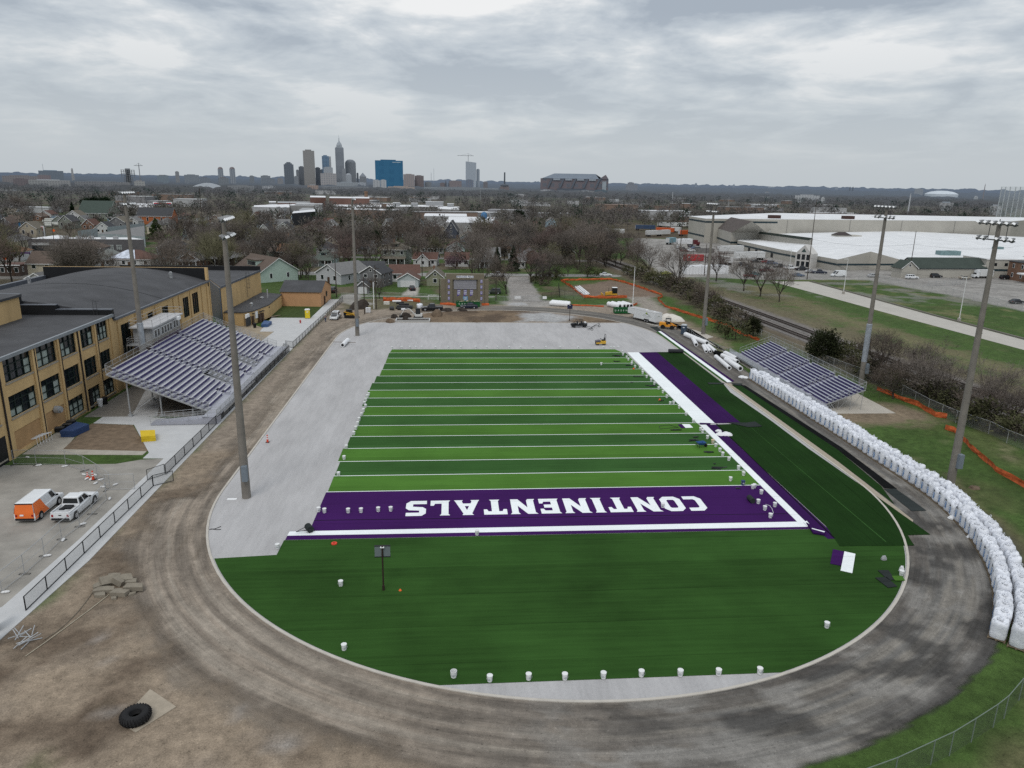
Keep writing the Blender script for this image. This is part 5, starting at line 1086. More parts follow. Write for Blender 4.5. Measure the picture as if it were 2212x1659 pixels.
def bag_mesh(seed,hgt):
 r_=random.Random(seed);mb=MB();n=20;lv=[(0.,.50),(.06,.535),(.3,.555),(.6,.565),(.8,.56),(.92,.53),(.975,.46),(1.,.34),(1.01,.20)]
 rows=[]
 ph=r_.random()*6
 for q,(u,rad)in enumerate(lv):
  row=[]
  for i in range(n):
   a=2*PI*i/n+PI/4;sq=1/max(abs(cos(a)),abs(sin(a)));k=.35*1.+.65*min(sq,1.28)
   wob=1+.03*sin(3*a+ph+u*3)+.03*sin(2*a+ph*2)+.035*sin(u*7+ph)+r_.uniform(-.018,.018)+(.10*r_.uniform(-1,1)if u>.95 else 0)
   row.append((rad*k*wob*cos(a),rad*k*wob*sin(a),hgt*u+(r_.uniform(-.08,.09)if u>.9 else 0)+(.09*cos(a-ph)if u>.7 else 0)))
  rows.append(row)
 i0=0
 for row in rows:mb.v+=row
 for q in range(len(rows)-1):
  for i in range(n):j=(i+1)%n;mb.f.append((q*n+i,q*n+j,(q+1)*n+j,(q+1)*n+i));mb.m.append(0)
 mb.f.append(tuple((len(rows)-1)*n+i for i in range(n)));mb.m.append(0)
 mb.f.append(tuple(reversed(range(n))));mb.m.append(0)
 return mb
def make_bag(seed,hgt,name='bulk_bag'):
 rt=TG(name,'bag','bulk bag',(0,0,-50));rr_=random.Random(seed+50)
 bag_mesh(seed,hgt).build('sack',BAGM,rt,smooth=True)
 mb=MB();a=rr_.random()*6;pts_=[]
 for i in range(9):t_=2*PI*i/8;pts_.append((.20*cos(t_)+.05*cos(a),.20*sin(t_)+.05*sin(a),hgt+.03+.03*rr_.random()))
 mb.path(pts_,.06,5).tube((0,0,hgt-.05),(.1*cos(a),.1*sin(a),hgt+.16),.10,.05,6).build('filling_spout',BAGM,rt,smooth=True)
 for sx_,sy_ in((1,1),(1,-1),(-1,1),(-1,-1)):
  mb=MB();q=rr_.uniform(-.1,.1);h_=rr_.uniform(.10,.25);b0=V3((sx_*.47,sy_*.32,hgt-.08));b1=V3((sx_*.32,sy_*.47,hgt-.08));m_=(b0+b1)/2+V3((sx_*q,sy_*q*.5,h_))
  mb.path([b0,b0*.35+m_*.65+V3((0,0,.03)),m_,b1*.35+m_*.65+V3((0,0,.03)),b1],.02,4).build('lifting_loop',BAGM,rt)
 return rt
BH=1.62
protos=[make_bag(s_,BH+.06*(s_%3))for s_ in range(6)]
def add_print(rt,hgt):
 e_=MB();e_.lathe([(.13,0),(.13,.006),(.075,.006),(.075,0)],16);eo=e_.build('emblem',PRINTG,rt,(-.583,.12,hgt*.80));eo.rotation_euler=(0,-PI/2,0)
 tx=TP('printed_letters','CRM',.36,PRINTB,rt,(-.592,.12,hgt*.44),(0,0,0),.004);pass
 ex_,ey_,ez_=V3((0,0,-1)),V3((0,-1,0)),V3((-1,0,0))
 tx.matrix_local=M4(((ex_.x,ey_.x,ez_.x,-.588),(ex_.y,ey_.y,ez_.y,.10),(ex_.z,ey_.z,ez_.z,hgt*.45),(0,0,0,1)))
pfront=[]
for s_ in range(6):
 c_=dup(protos[s_],(0,0,-50));add_print(c_,BH+.06*(s_%3));pfront.append(c_)
def arcpath(r,s):
 "distance s along the outer edge of the track, from the far end of the row"
 y0=123.2;L1=y0-YB
 if s<L1:return(CX+r,y0-s,PI/2)
 a=(s-L1)/r;return(CX+r*cos(a),YB-r*sin(a),PI/2-a)
PAL=mat('pallet_wood',(.16,.125,.085),.85,.3,3)
def make_pallet():
 rt=TG('pallet','p','pallet',(0,0,-50));mb=MB()
 for q in range(6):mb.box(-.6,-.6+q*.22,.10,.6,-.6+q*.22+.12,.125)
 mb.build('deck_boards',PAL,rt);mb=MB()
 for x in(-.55,0,.55):mb.box(x-.05,-.6,0,x+.05,.6,.099)
 mb.build('bearers',PAL,rt);return rt
pal0=make_pallet();used={}
npos=0;s=0.;i=0
rb_=random.Random(21)
for row,rad in(('front',42.55),('back',43.85)):
 s=0.;i=0
 slen=(123.2-YB)+rad*.83
 while s<slen:
  rd=rad+(.35*min(1,(s/30)))+(.9*max(0,(s-46)/36)if s>46 else 0)
  x,y,tg=arcpath(rd,s);i+=1
  k=rb_.randrange(6);pro=pfront[k]if row=='front' else protos[k]
  if 1:
   lb='white bulk bag, %s from the far end of the %s row by the track'%(ordn(i),row)if row=='front' else 'white bulk bag, %s from the far end of the back row on grass side'%ordn(i)
   zz=.13
   key=(row,k)
   if key not in used:used[key]=pro;pro.location=(x,y,zz);pro.rotation_euler=(0,0,tg-PI/2+rb_.uniform(-.06,.06));pro['label']=lb;pro['group']='white bulk bags along the track edge';sc_=rb_.uniform(.95,1.06)
   else:pro=dup(pro,(x,y,zz),tg-PI/2+rb_.uniform(-.08,.08),lb,'white bulk bags along the track edge')
   pro.scale=(rb_.uniform(.94,1.08),rb_.uniform(.95,1.08),rb_.uniform(.86,1.06));pro.rotation_euler=(rb_.uniform(-.035,.035),rb_.uniform(-.035,.035),pro.rotation_euler[2]+rb_.uniform(-.1,.1))
   if row=='front':
    lp='wooden pallet under the %s white bag of the front row'%ordn(i)
    if 'pal' not in used:used['pal']=1;pal0.location=(x,y,.012);pal0.rotation_euler=(0,0,tg-PI/2);pal0['label']=lp;pal0['group']='pallets under the white bags'
    else:dup(pal0,(x,y,.012),tg-PI/2,lp,'pallets under the white bags')
   else:
    dup(pal0,(x,y,.012),tg-PI/2,'wooden pallet under the %s white bag of the back row'%ordn(i),'pallets under the white bags')
  s+=1.27+rb_.uniform(-.03,.04)
for pr_o in protos+pfront:
 if pr_o.location.z<-1:
  for ch in list(pr_o.children):bpy.data.objects.remove(ch)
  bpy.data.objects.remove(pr_o)
PAILM=mat('pail_white',(.72,.73,.73),.5,.05,3);
def make_pail(m=PAILM,lid=True,name='bucket'):
 rt=TG(name,'pail','bucket',(0,0,-50));mb=MB()
 prof=[(.155,0.),(.178,.36),(.190,.362),(.190,.40)]if lid else[(.155,0.),(.18,.36),(.192,.362),(.192,.40),(.178,.40),(.15,.03),(0.,.03)]
 mb.lathe(prof,14).build('pail',m,rt,smooth=False)
 if lid:mb=MB().lathe([(.197,.395),(.197,.43),(.15,.432),(.15,.42),(0.,.42)],14).build('lid',m,rt)
 mb=MB().path([(-.19,0,.34),(-.17,-.17,.22),(0,-.23,.17),(.17,-.17,.22),(.19,0,.34)],.008,4).build('handle',GV,rt)
 mb=MB().poly([(.172*cos(a)*1.01,.172*sin(a)*1.01,.12)for a in np.linspace(-2.,-1.2,4)]+[(.178*cos(a)*1.01,.178*sin(a)*1.01,.27)for a in np.linspace(-1.2,-2.,4)]).build('sticker',mat('sticker_grey',(.42,.45,.47),.6,.2,8),rt)
 return rt
pail=make_pail();pfirst=[True]
def PP(x,y,label,z=.045,group='white buckets dotted over the turf'):
 global pail
 sc_=(1.08,1.08,1.1);rz=RND.uniform(-.6,.6)
 if pfirst[0]:pfirst[0]=False;pail.location=(x,y,z);pail.rotation_euler=(0,0,rz);pail['label']=label;pail['group']=group;pail.scale=sc_;return pail
 return dup(pail,(x,y,z),rz,label,group,sc_)
def nearest_line(y):
 k=(y-76.28)/4.572;return k
linepails=[(277,258),(282,276),(308,297),(320,313),(347,333),(344,345),(369,365),(404,376),(423,397),(424,411),(453,439),(486,464),(509,489),(540,524),(571,550),(599,584),(624,634),(648,629),(689,661),(739,711),(792,765),(844,823),(859,837),(894,882),(954,940),(984,975),(1004,1004),(1049,1040),(1119,1104),(1155,1149),(1222,1244),(1234,1238)]
linepails=sorted(linepails,key=lambda q:-q[1])
for i,(x,y)in enumerate(linepails):
 gx,gy=G('L',x,y);PP(gx,gy,'white bucket, %s up from the purple end zone along the right sideline'%ordn(i+1))
lft=sorted([(540,583),(527,605),(511,641),(497,677),(508,708),(485,755),(464,799),(440,848),(425,893),(405,942),(384,998),(304,1143),(281,1257),(222,1430)],key=lambda q:-q[1])
for i,(x,y)in enumerate(lft):
 gx,gy=G('1',x,y);PP(gx,gy,'white bucket, %s up from the purple end zone along the left turf edge'%ordn(i+1))
topr=[G('1',x,y)for x,y in((785,90),(887,87),(972,86),(1034,86),(1099,87),(1245,87))]+[G('E',x,1044)for x in(1690,1803,1930,2027,2122)]+[G('F',x,1045)for x in(10,107,217,330,455,610,830,897,925,962)]
for i,(gx,gy)in enumerate(topr):PP(gx,gy,'white bucket, %s from the left along the far edge of striped turf'%ordn(i+1),.02)
for k,x,y,lb in[('L',124,346,'white bucket alone on a light stripe near the far right'),('L',1061,1187,'white bucket on the lowest light stripe left of the sideline buckets'),('L',1284,1282,'white bucket in purple end zone nearest the goal line corner'),('L',1262,1352,'white bucket in purple end zone beside dark mat roll'),('L',1382,1375,'white bucket in purple end zone nearest the white sideline'),('L',1310,1400,'white bucket in purple end zone below the dark mat roll'),('L',1350,1455,'white bucket in purple end zone lowest of the right group'),('L',570,1380,'white bucket standing on the letter O'),('K',286,397,'white bucket at left edge of the purple end zone'),('K',328,405,'white bucket second from left edge in the purple end zone'),('K',500,405,'white bucket third from left in the purple end zone'),('K',593,403,'white bucket fourth from left in the purple end zone'),('K',718,396,'white bucket fifth from left in the purple end zone'),('K',808,393,'white bucket in purple end zone next to the letter S'),('K',1434,566,'white bucket standing below the white end line'),('K',446,935,'white bucket on dark turf left of the backboard post'),('K',470,1400,'white bucket on dark turf near the curved kerb'),('K',1527,1628,'white bucket second in the near-edge row, next to open pail'),('I',2015,850,'white bucket on grey base at corner of dark turf'),('O',857,408,'white bucket third along the near turf edge'),('O',1067,407,'white bucket fourth along the near turf edge'),('O',1291,400,'white bucket fifth along the near turf edge'),('O',1511,389,'white bucket sixth along the near turf edge'),('O',1737,386,'white bucket seventh along the near turf edge'),('O',1959,382,'white bucket eighth along the near turf edge'),('O',2198,374,'white bucket last at right of the near turf edge'),('N',684,765,'white bucket alone on dark turf toward the right bend'),('N',1160,432,'white bucket with rag beside kerb at the right bend')]:
 gx,gy=G(k,x,y);PP(gx,gy,lb)
CRE=mat('pail_cream',(.55,.46,.30),.5,.08,3)
for k,x,y,lb,m_ in[('K',1265,1598,'open white pail at left of the near-edge row',PAILM),('L',932,915,'cream bucket among white ones on the right sideline',CRE),('L',1151,1217,'blue bucket on the lowest light stripe',mat('pail_blue',(.03,.05,.14),.5,.1,3))]:
 o=make_pail(m_,lid=(k!='K'));gx,gy=G(k,x,y);o.location=(gx,gy,.045);o.scale=(1.22,1.22,1.25);o['label']=lb;o['group']='other buckets on the turf'
WRAP=mat('white_wrap',(.72,.73,.75),.45,.08,2.5,bump=.3)
def roll(label,A,B,r,m=WRAP,name='turf_roll',cat='roll',group=None,core=True,z=0.):
 A=V3((A[0],A[1],r+z));B=V3((B[0],B[1],r+z));rt=TG(name,label,cat,(A.x,A.y,0),0,group);o=V3((A.x,A.y,0))
 mb=MB();n=7
 P_=[A-o+(B-A)*i/n for i in range(n+1)];rr_=random.Random(int(abs(A.x*97+B.y*31)))
 for a_,b_ in zip(P_[:-1],P_[1:]):mb.tube(a_,b_,r*rr_.uniform(.93,1.03),r*rr_.uniform(.93,1.03),12)
 mb.build('wrapped_roll' if m==WRAP else 'roll',m,rt)
 if core:
  d=(B-A).normalized();mb=MB()
  mb.tube(A-o-d*.015,A-o-d*.004,r*.62,r*.62,12).tube(B-o+d*.004,B-o+d*.015,r*.62,r*.62,12).build('roll_end',BK if m==WRAP else DK,rt)
 return rt
rg='white wrapped turf rolls by the right-hand track edge'
for a_,b_,r,lb in[((735,140),(890,205),.55,'longest white turf roll nearest the navy toilet'),((787,162),(812,212),.45,'short white turf roll with dark end below the longest roll'),((862,215),(885,258),.34,'leftmost thin white roll in the middle heap'),((878,212),(915,258),.34,'second thin white roll in the middle heap'),((900,214),(952,258),.38,'white roll leading to the black rolls'),((1022,276),(1105,318),.50,'white roll with dark open end at the far side of heap'),((955,298),(1052,382),.42,'white roll pointing nearest to the camera on the left'),((1000,290),(1112,338),.45,'white roll lying in the middle of the near heap'),((1028,322),(1132,390),.52,'thick white roll nearest the bag row')]:
 roll(lb,G('L',*a_),G('L',*b_),r,group=rg)
for a_,b_,lb in[((945,268),(1010,290),'black turf roll between white heaps'),((955,262),(1000,276),'smaller black roll behind the black one')]:roll(lb,G('L',*a_),G('L',*b_),.35,T_BLK,group=rg)
roll('rolled dark turf at the end of the purple strip',G('L',612,257),G('L',718,258),.42,mat('roll_backing',(.035,.037,.042),.9,.15,3),core=False)
wr=roll('white wrapped roll with dark end lying on the grey infield',G('E',772,1035),G('E',818,990),.48)
A=V3((*G('E',690,1007),.5));B=V3((*G('E',887,1013),.5));mb=MB().tube(A,B,.05,.05,6);tag(mb.build('lifting_pole',mat('rusty_pole',(.12,.08,.055),.8,.2,3)),'rusty lifting pole lying across the white wrapped roll','pole')
for i,(a_,b_)in enumerate([((562,350),(832,372)),((575,338),(832,360)),((590,330),(830,350))]):roll(['long white roll nearest the track beside navy backboard','long white roll in middle of the three by backboard','long white roll at back of the three by backboard'][i],G('6',*a_),G('6',*b_),.62,group='long white rolls behind the far bend')
for i,(a_,b_)in enumerate([((1345,362),(1500,395)),((1395,356),(1560,395)),((1480,356),(1605,392)),((1535,352),(1650,388))]):roll(['leftmost white roll above the small green dumpster','second white roll above the small green dumpster','third white roll above the small green dumpster','rightmost white roll touching the trailer'][i],G('6',*a_),G('6',*b_),.7,group='white rolls behind the small green dumpster')
for i,(a_,b_)in enumerate([((880,125),(1012,228)),((907,115),(1040,224)),((935,108),(1070,222)),((958,103),(1092,212))]):roll(['leftmost thin white pipe beside the orange fence','second thin white pipe beside the orange fence','third thin white pipe beside the orange fence','rightmost thin white pipe beside the orange fence'][i],G('6',*a_),G('6',*b_),.28,name='white_pipe',cat='pipe',group='white pipes on the orange-fenced dirt')
PIPEB=mat('black_plastic_pipe',(.014,.015,.017),.4,.2,1)
for a_,b_,r,lb,z in[((335,245),(500,240),.32,'black drain pipe at back of the pipe pile',.5),((390,268),(610,262),.34,'black drain pipe lying on top of the pile',.3),((320,310),(690,305),.28,'long black pipe at front of the pile',0),((360,335),(600,322),.28,'short black pipe in front of the long one',0),((345,280),(690,285),.28,'dark pipe under the top pipe',.1)]:roll(lb,G('c',*a_),G('c',*b_),r,PIPEB,'drain_pipe','pipe','black drain pipes beside the track',z=z)
roll('grey stub of wide pipe left of the black pipes',G('c',190,335),G('c',285,335),.5,DK,'drain_pipe','pipe')
for a_,b_,lb in[((250,168),(440,168),'white tube in front of orange mesh, left one'),((525,140),(705,150),'white tube in front of orange mesh, right one'),((440,348),(530,345),'short white tube below the black pipes')]:roll(lb,G('c',*a_),G('c',*b_),.3,name='white_tube',cat='pipe',group='white tubes near orange mesh')
OMESH=mat('orange_mesh',(.50,.11,.035),.8,.35,1.5)
def MF(label,pts,h=.9,m=OMESH,name='safety_fence',sag=.35):
 P2=[]
 for a_,b_ in zip(pts[:-1],pts[1:]):
  n=max(2,int(hypot(b_[0]-a_[0],b_[1]-a_[1])/1.2))
  P2+=[(a_[0]+(b_[0]-a_[0])*i/n,a_[1]+(b_[1]-a_[1])*i/n)for i in range(n)]
 P2.append(pts[-1]);rt=TG(name,label,'fence',(P2[0][0],P2[0][1],0));o=P2[0];rr_=random.Random(len(P2));mb=MB();prev=None
 for i,q in enumerate(P2):
  x,y=q[0]-o[0]+rr_.uniform(-.12,.12),q[1]-o[1]+rr_.uniform(-.12,.12);hh=h*(1-sag*rr_.random())
  cur=[(x,y,.02),(x+rr_.uniform(-.12,.12),y+rr_.uniform(-.15,.05),hh*.5),(x+rr_.uniform(-.05,.05),y+rr_.uniform(-.05,.1),hh)]
  if prev:
   for j in range(2):mb.poly([prev[j],cur[j],cur[j+1],prev[j+1]])
  prev=cur
 mb.build('mesh',m,rt)
 mb=MB()
 for q in P2[::3]:mb.tube((q[0]-o[0],q[1]-o[1]+.1,0),(q[0]-o[0],q[1]-o[1]+.1,h*1.05),.025,.025,4)
 mb.build('stake',DK,rt);return rt
MF('orange safety fence around the bulldozer dirt patch, running on toward the railway',[G('F',*q)for q in((460,455),(900,447),(1000,470),(1100,500),(1240,550),(1330,580),(1345,600),(1300,615),(1370,685),(1590,755),(1790,815),(1900,850),(2010,915),(2190,985))],.85)
MF('orange safety fence running from dirt patch corner past the white pipes',[G('F',*q)for q in((460,455),(560,520),(660,603),(870,610),(1040,603))],1.)
MF('orange mesh drooping on grass between the bleacher slab and brush',[G('M',*q)for q in((1140,500),(1280,560),(1420,610),(1540,685),(1615,695))],.9)
MF('orange mesh passing behind the right-hand light pole',[G('M',*q)for q in((1605,770),(1670,790),(1730,850),(1800,920),(1960,1060),(2060,1120),(2190,1200))],.9)
MF('orange mesh in front of the grey driveway by black pipes',[G('E',*q)for q in((1125,632),(1250,632),(1380,635),(1450,642))],1.3)
MF('orange mesh at foot of the stage wall, left of dumpster',[G('E',*q)for q in((1618,662),(1690,668),(1760,672))],.8);MF('orange mesh at foot of the stage wall, right of dumpster',[G('E',*q)for q in((1985,672),(2045,670))],.8)
MF('orange mesh lying low behind the long white rolls',[G('6',*q)for q in((850,352),(980,358),(1120,362),(1280,372))],.5);MF('scrap of orange mesh by the flagpole foot',[G('6',*q)for q in((1600,358),(1640,362),(1690,355),(1730,340))],.7)
def fence(label,pts,h,spacing,postm,meshm,name='chain_link_fence',r=.035,rails=(1.,),cat='fence',z0=0.):
 rt=TG(name,label,cat,(pts[0][0],pts[0][1],z0));o=pts[0];px_=[];
 for a_,b_ in zip(pts[:-1],pts[1:]):
  n=max(1,round(hypot(b_[0]-a_[0],b_[1]-a_[1])/spacing));px_+=[(a_[0]+(b_[0]-a_[0])*i/n-o[0],a_[1]+(b_[1]-a_[1])*i/n-o[1])for i in range(n)]
 px_.append((pts[-1][0]-o[0],pts[-1][1]-o[1]));mb=MB().tube((0,0,0),(0,0,h),r,r,6);me=None
 for i,q in enumerate(px_[:99]):
  if me is None:po=mb.build('post',postm,rt,(q[0],q[1],0));me=po
  else:po=me.copy();COL.objects.link(po);po.parent=rt;po.location=(q[0],q[1],0)
 for f_ in rails:
  mb=MB()
  for a_,b_ in zip(px_[:-1],px_[1:]):mb.tube((a_[0],a_[1],h*f_-.02),(b_[0],b_[1],h*f_-.02),r*.8,r*.8,5)
  mb.build('rail',postm,rt)
 if meshm:
  mb=MB()
  for a_,b_ in zip(px_[:-1],px_[1:]):mb.poly([(a_[0],a_[1],.04),(b_[0],b_[1],.04),(b_[0],b_[1],h-.04),(a_[0],a_[1],h-.04)])
  mb.build('mesh',meshm,rt)
 return rt
fence('low black railing fence along the near pavement before the open gate',[(-33.75,54.),(-33.35,78.6)],1.25,3.05,BK,chainlink('grey_mesh',(.30,.31,.31),.35),'railing_fence',.05,(1.,.05),z0=.05)
fence('low black railing fence running along the grandstand front',[(-33.2,82.),(-32.6,146.2)],1.25,3.05,BK,chainlink('dark_mesh',(.06,.06,.06),.5),'railing_fence',.05,(1.,.05),z0=.05)
fence('low black railing fence beyond the grandstand toward the peach garage',[(-32.5,149.4),(-31.2,211)],1.3,3.,BK,chainlink('grey_mesh2',(.28,.28,.28),.45),'railing_fence',.05,(1.,.05),z0=.05)
for k_,(a_,b_),lb in[(0,((-33.3,82.),(-34.6,80.3)),'black gate leaf standing open toward the lot'),(1,((-33.3,78.6),(-31.6,79.9)),'black gate leaf standing open toward the track'),(2,((-32.6,146.2),(-34.,147.6)),'black gate leaf open at the grandstand end'),(3,((-32.5,149.4),(-34.2,150.4)),'black gate leaf open at start of the far railing')]:
 gt_=TG('gate',lb,'gate',(a_[0],a_[1],.05));d=(b_[0]-a_[0],b_[1]-a_[1]);mb=MB().path([(0,0,.05),(0,0,1.3),(d[0],d[1],1.3),(d[0],d[1],.08),(0,0,.08)],.035,5).build('gate_frame',BK,gt_);mb=MB().poly([(0,0,.08),(d[0],d[1],.08),(d[0],d[1],1.28),(0,0,1.28)]).build('mesh',chainlink('grey_mesh',(.3,.31,.31),.35),gt_)
def site_panel(label,a_,b_,h=1.85):
 rt=TG('site_fence_panel',label,'fence panel',(a_[0],a_[1],.012),0,'temporary fence panels in the lot');d=(b_[0]-a_[0],b_[1]-a_[1]);mb=MB()
 mb.path([(0,0,.1),(0,0,h),(d[0],d[1],h),(d[0],d[1],.1),(0,0,.1)],.028,5).tube((0,0,h*.5),(d[0],d[1],h*.5),.02,.02,4).build('panel_frame',GV,rt)
 mb=MB().poly([(0,0,.12),(d[0],d[1],.12),(d[0],d[1],h-.02),(0,0,h-.02)]).build('mesh',chainlink('site_mesh',(.34,.34,.33),.10),rt)
 mb=MB();u=V3((d[0],d[1],0)).normalized();n_=V3((-u.y,u.x,0));mb.path([n_*.45-u*.12,n_*.45+u*.12,-n_*.45+u*.12,-n_*.45-u*.12,n_*.45-u*.12],.02,4)
 fo=mb.build('foot',DK,rt);fo.location.z=.03
 return rt
lf=[G('I',*q)for q in((15,1165),(180,1035),(325,905),(450,785),(580,690),(670,600),(775,495))]
nm_=['nearest the camera','second from the camera','third from the camera beside the pickup','beside the white pickup tail','beside the white pickup cab','just past the white pickup']
for i in range(6):site_panel('temporary mesh fence panel along the lot, %s'%nm_[i],lf[i],lf[i+1])
lf2=[G('I',*q)for q in((100,240),(265,240),(480,245),(615,285),(710,345),(800,412))]
for i in range(5):site_panel('temporary mesh fence panel across the lot, %s'%['by the loading door','by the grass strip left end','by the grass strip middle','beside the traffic cones','right of the traffic cones'][i],lf2[i],lf2[i+1])
site_panel('temporary mesh fence panel leaning toward the pavement gate',G('I',770,425),G('I',980,420))
SBAG=mat('sandbag_white',(.66,.66,.66),.8,.1,5)
def sandbag(label,p,rz):
 mb=MB();
 for i,(u,r)in enumerate(((-.3,.05),(-.2,.12),(0,.135),(.2,.12),(.3,.05))):pass
 pr2=[(-.33,.04),(-.22,.12),(0.,.14),(.22,.12),(.33,.04)]
 for(x0,r0),(x1,r1)in zip(pr2[:-1],pr2[1:]):mb.tube((x0,0,.1),(x1,0,.1),r0,r1,8)
 o=mb.build('sandbag',SBAG,None,(p[0],p[1],.015),rz,True);o.scale=(1,1.1,.8);return tag(o,label,'sandbag','sandbags on the lot fence feet')
for i,(x,y)in enumerate([(40,1170),(345,905),(460,790),(602,675),(797,490),(838,388),(695,378),(748,405),(630,345),(660,350),(608,315),(470,255),(282,248),(200,190),(690,318),(732,352),(240,1000)][:-1]):
 sandbag('white sandbag, %s lying %s'%(['one','single','another small','plain','loose','limp','flat','pale','rounded','slumped','short','long','thin','lone','tipped','last'][i],['at the nearest fence foot','by the third fence foot','by the fourth fence foot','behind the pickup tail','at the fence foot past the pickup','right of the far fence corner','left of far fence corner','at the far fence corner','before the traffic cones','beside the orange channeliser','left of traffic cones','on the middle panel foot','on the left panel foot','on the grass strip','right of the traffic cones','beyond the traffic cones'][i]),G('I',x,y),RND.uniform(0,3))
def cone(label,p,h,tall=False):
 rt=TG('traffic_cone',label,'traffic cone',(p[0],p[1],.02));mb=MB().box(-.22,-.22,0,.22,.22,.05).build('base',BK if tall else ORANGE,rt)
 mb=MB().lathe([(.15,.051),(.03 if not tall else .07,h)],10);co=mb.build('cone',mat('cone_red',(.62,.07,.03),.6,.1,2),rt)
 for f_ in(.45,.7):r_=.155-(.125 if not tall else .085)*f_;mb=MB().lathe([(r_+.006,h*f_),(r_-.006,h*(f_+.12))],10).build('reflective_band',WT,co)
cone('red and white traffic cone standing on the grey infield',G('I',1943,78),1.05,True);cone('short orange traffic cone by the lot fence',G('I',638,335),.7);cone('tall orange channeliser post by the lot fence',G('I',678,350),1.1,True)
fence('tall wire fence beside the railway scrub',[G('M',*q)for q in((1200,470),(1310,540),(1490,640),(1680,725),(1905,800),(2030,865),(2190,930))],1.9,4.,GV,LINK)
fence('chain-link fence between bleacher rear and railway',[(69.5,176),(70.6,160),(71.5,146),(73.5,128),(75.5,118)],1.9,4.,GV,LINK)
fence('tall wire fence along the warehouse yard edge',[G('U',*q)for q in((90,730),(360,745),(600,800),(800,850),(1030,890),(1210,905),(1390,950),(1560,990),(1760,1035),(1980,1090),(2180,1125))],2.4,5.,GV,LINK)
fence('tall wire fence at yard edge behind the bare trees',[G('T',*q)for q in((620,800),(900,820),(1200,830),(1530,830),(1900,830),(2150,840))],2.2,5.,GV,LINK)
fence('sliding yard gate frame of grey rails',[G('U',980,800),G('U',1290,790),G('U',1440,770)],1.7,3.5,GV,LINK,'yard_gate',.06,(1.,.05,.5),'gate')
fence('low rail fence along the right track edge behind white rolls',[G('a',2080,880),(54.6,158.5),(56.,147.5),(56.6,143.5)],1.15,2.2,GV,LINK,'rail_fence',.03)
fence('chain-link fence crossing before the houses',[G('E',1000,590),G('E',1130,600),G('E',1290,605),G('E',1500,612),G('E',1620,625)],1.5,4,GV,LINK)
fence('chain-link fence right of the stage wall',[G('V',1220,1040),G('V',1480,1050),G('V',1660,1050),G('V',1800,1050)],1.6,4,GV,LINK);fence('dark fence posts along the lane by the trees',[G('F',300,620),G('F',450,600),G('F',440,520)],2.,4,BK,chainlink('black_chain_link_mesh',(.03,.03,.03),.3))
fence('tall black posts between lane and orange fence',[G('6',690,235),G('6',760,255),G('6',880,268),G('6',1025,272)],2.3,4,BK,LINK)
bp_=[G('N',945,1660,1.8),G('N',1140,1590,1.8),G('N',1380,1480,1.8),G('N',1500,1425,1.8),G('N',1640,1340,1.8),G('N',1780,1250,1.8),G('N',1850,1195,1.8),G('N',1944,1085,1.8),(57,47)]
fence('grey chain-link fence curving round the near right grass',[(22,28.5)]+bp_,1.8,2.8,mat('fence_greygreen',(.16,.20,.17),.6,.1,2),chainlink('near_mesh',(.10,.11,.10),.22),r=.035)
def wire_gate(label,a_,b_,h=1.6):
 gt_=TG('gate',label,'gate',(a_[0],a_[1],0));d=(b_[0]-a_[0],b_[1]-a_[1]);mb=MB().path([(0,0,.05),(0,0,h),(d[0],d[1],h),(d[0],d[1],.08),(0,0,.08),(d[0],d[1],h)],.035,5).build('gate_frame',GV,gt_);mb=MB().poly([(0,0,.08),(d[0],d[1],.08),(d[0],d[1],h),(0,0,h)]).build('mesh',LINK,gt_)
wire_gate('wide grey wire gate behind the skid loader, left leaf',G('8',1070,690),G('8',1370,700));wire_gate('wide grey wire gate behind the skid loader, right leaf',G('8',1440,700),G('8',1740,700));wire_gate('wire gate across the lane beside the stage wall',G('V',1810,1045),G('V',2140,1045))
for k,x,y,lb,w_ in[('V',1715,985,'white notice board on the fence left of lane gate',1.9),('V',2185,990,'white notice board on the fence right of lane gate',1.2)]:
 gx,gy=G(k,x,y+55);mb=MB().box(-w_/2,-.05,.7,w_/2,.05,1.5);tag(mb.build('notice_board',WT,None,(gx,gy-.15,0)),lb,'sign')
def PY(k,x,y,Y0):d=ray(k,x,y);t_=Y0/d.y;return(d.x*t_,CAMH+d.z*t_)
SWC=mat('stage_concrete',(.175,.155,.115),.9,.12,.5);YW=207.4
sw=TG('stage_wall','tall brown concrete stage wall with sign, grey screen and purple banners','stage wall',(3.5,YW,0))
def SX(x):return PY('V',x,800,YW)[0]-3.5
def SZ(y):return PY('V',800,y,YW)[1]
zc,zw_=SZ(570),SZ(662)
mb=MB();rx0_,rx1_=SX(605),SX(1000);z0_,z1_=SZ(838),SZ(668)
mb.box(SX(470),0,0,rx0_-.35,1.6,zc).box(rx1_+.35,0,0,SX(1135),1.6,zc).box(rx0_-.35,0,z1_,rx1_+.35,1.6,zc).box(rx0_-.35,.5,0,rx1_+.35,1.58,z1_).build('wall',SWC,sw)
mb=MB().box(SX(375),.25,0,SX(470)-.01,1.4,zw_).box(SX(1135)+.01,.25,0,SX(1213),1.4,zw_).build('side_wing',SWC,sw)
mb=MB().box(rx0_,.35,z0_,rx1_,.498,z1_-.02).build('screen',mat('screen_grey',(.27,.27,.30),.6,.1,.6),sw)
mb=MB()
for q in range(1,6):mb.box(rx0_,.33,z0_+(z1_-z0_)*q/6-.015,rx1_,.348,z0_+(z1_-z0_)*q/6+.015)
mb.build('screen_ribs',mat('rib_grey',(.20,.20,.22),.6,.1,1),sw)
mb=MB().box(SX(652),-.1,SZ(637),SX(950),-.003,SZ(600));sg=mb.build('sign',WT,sw)
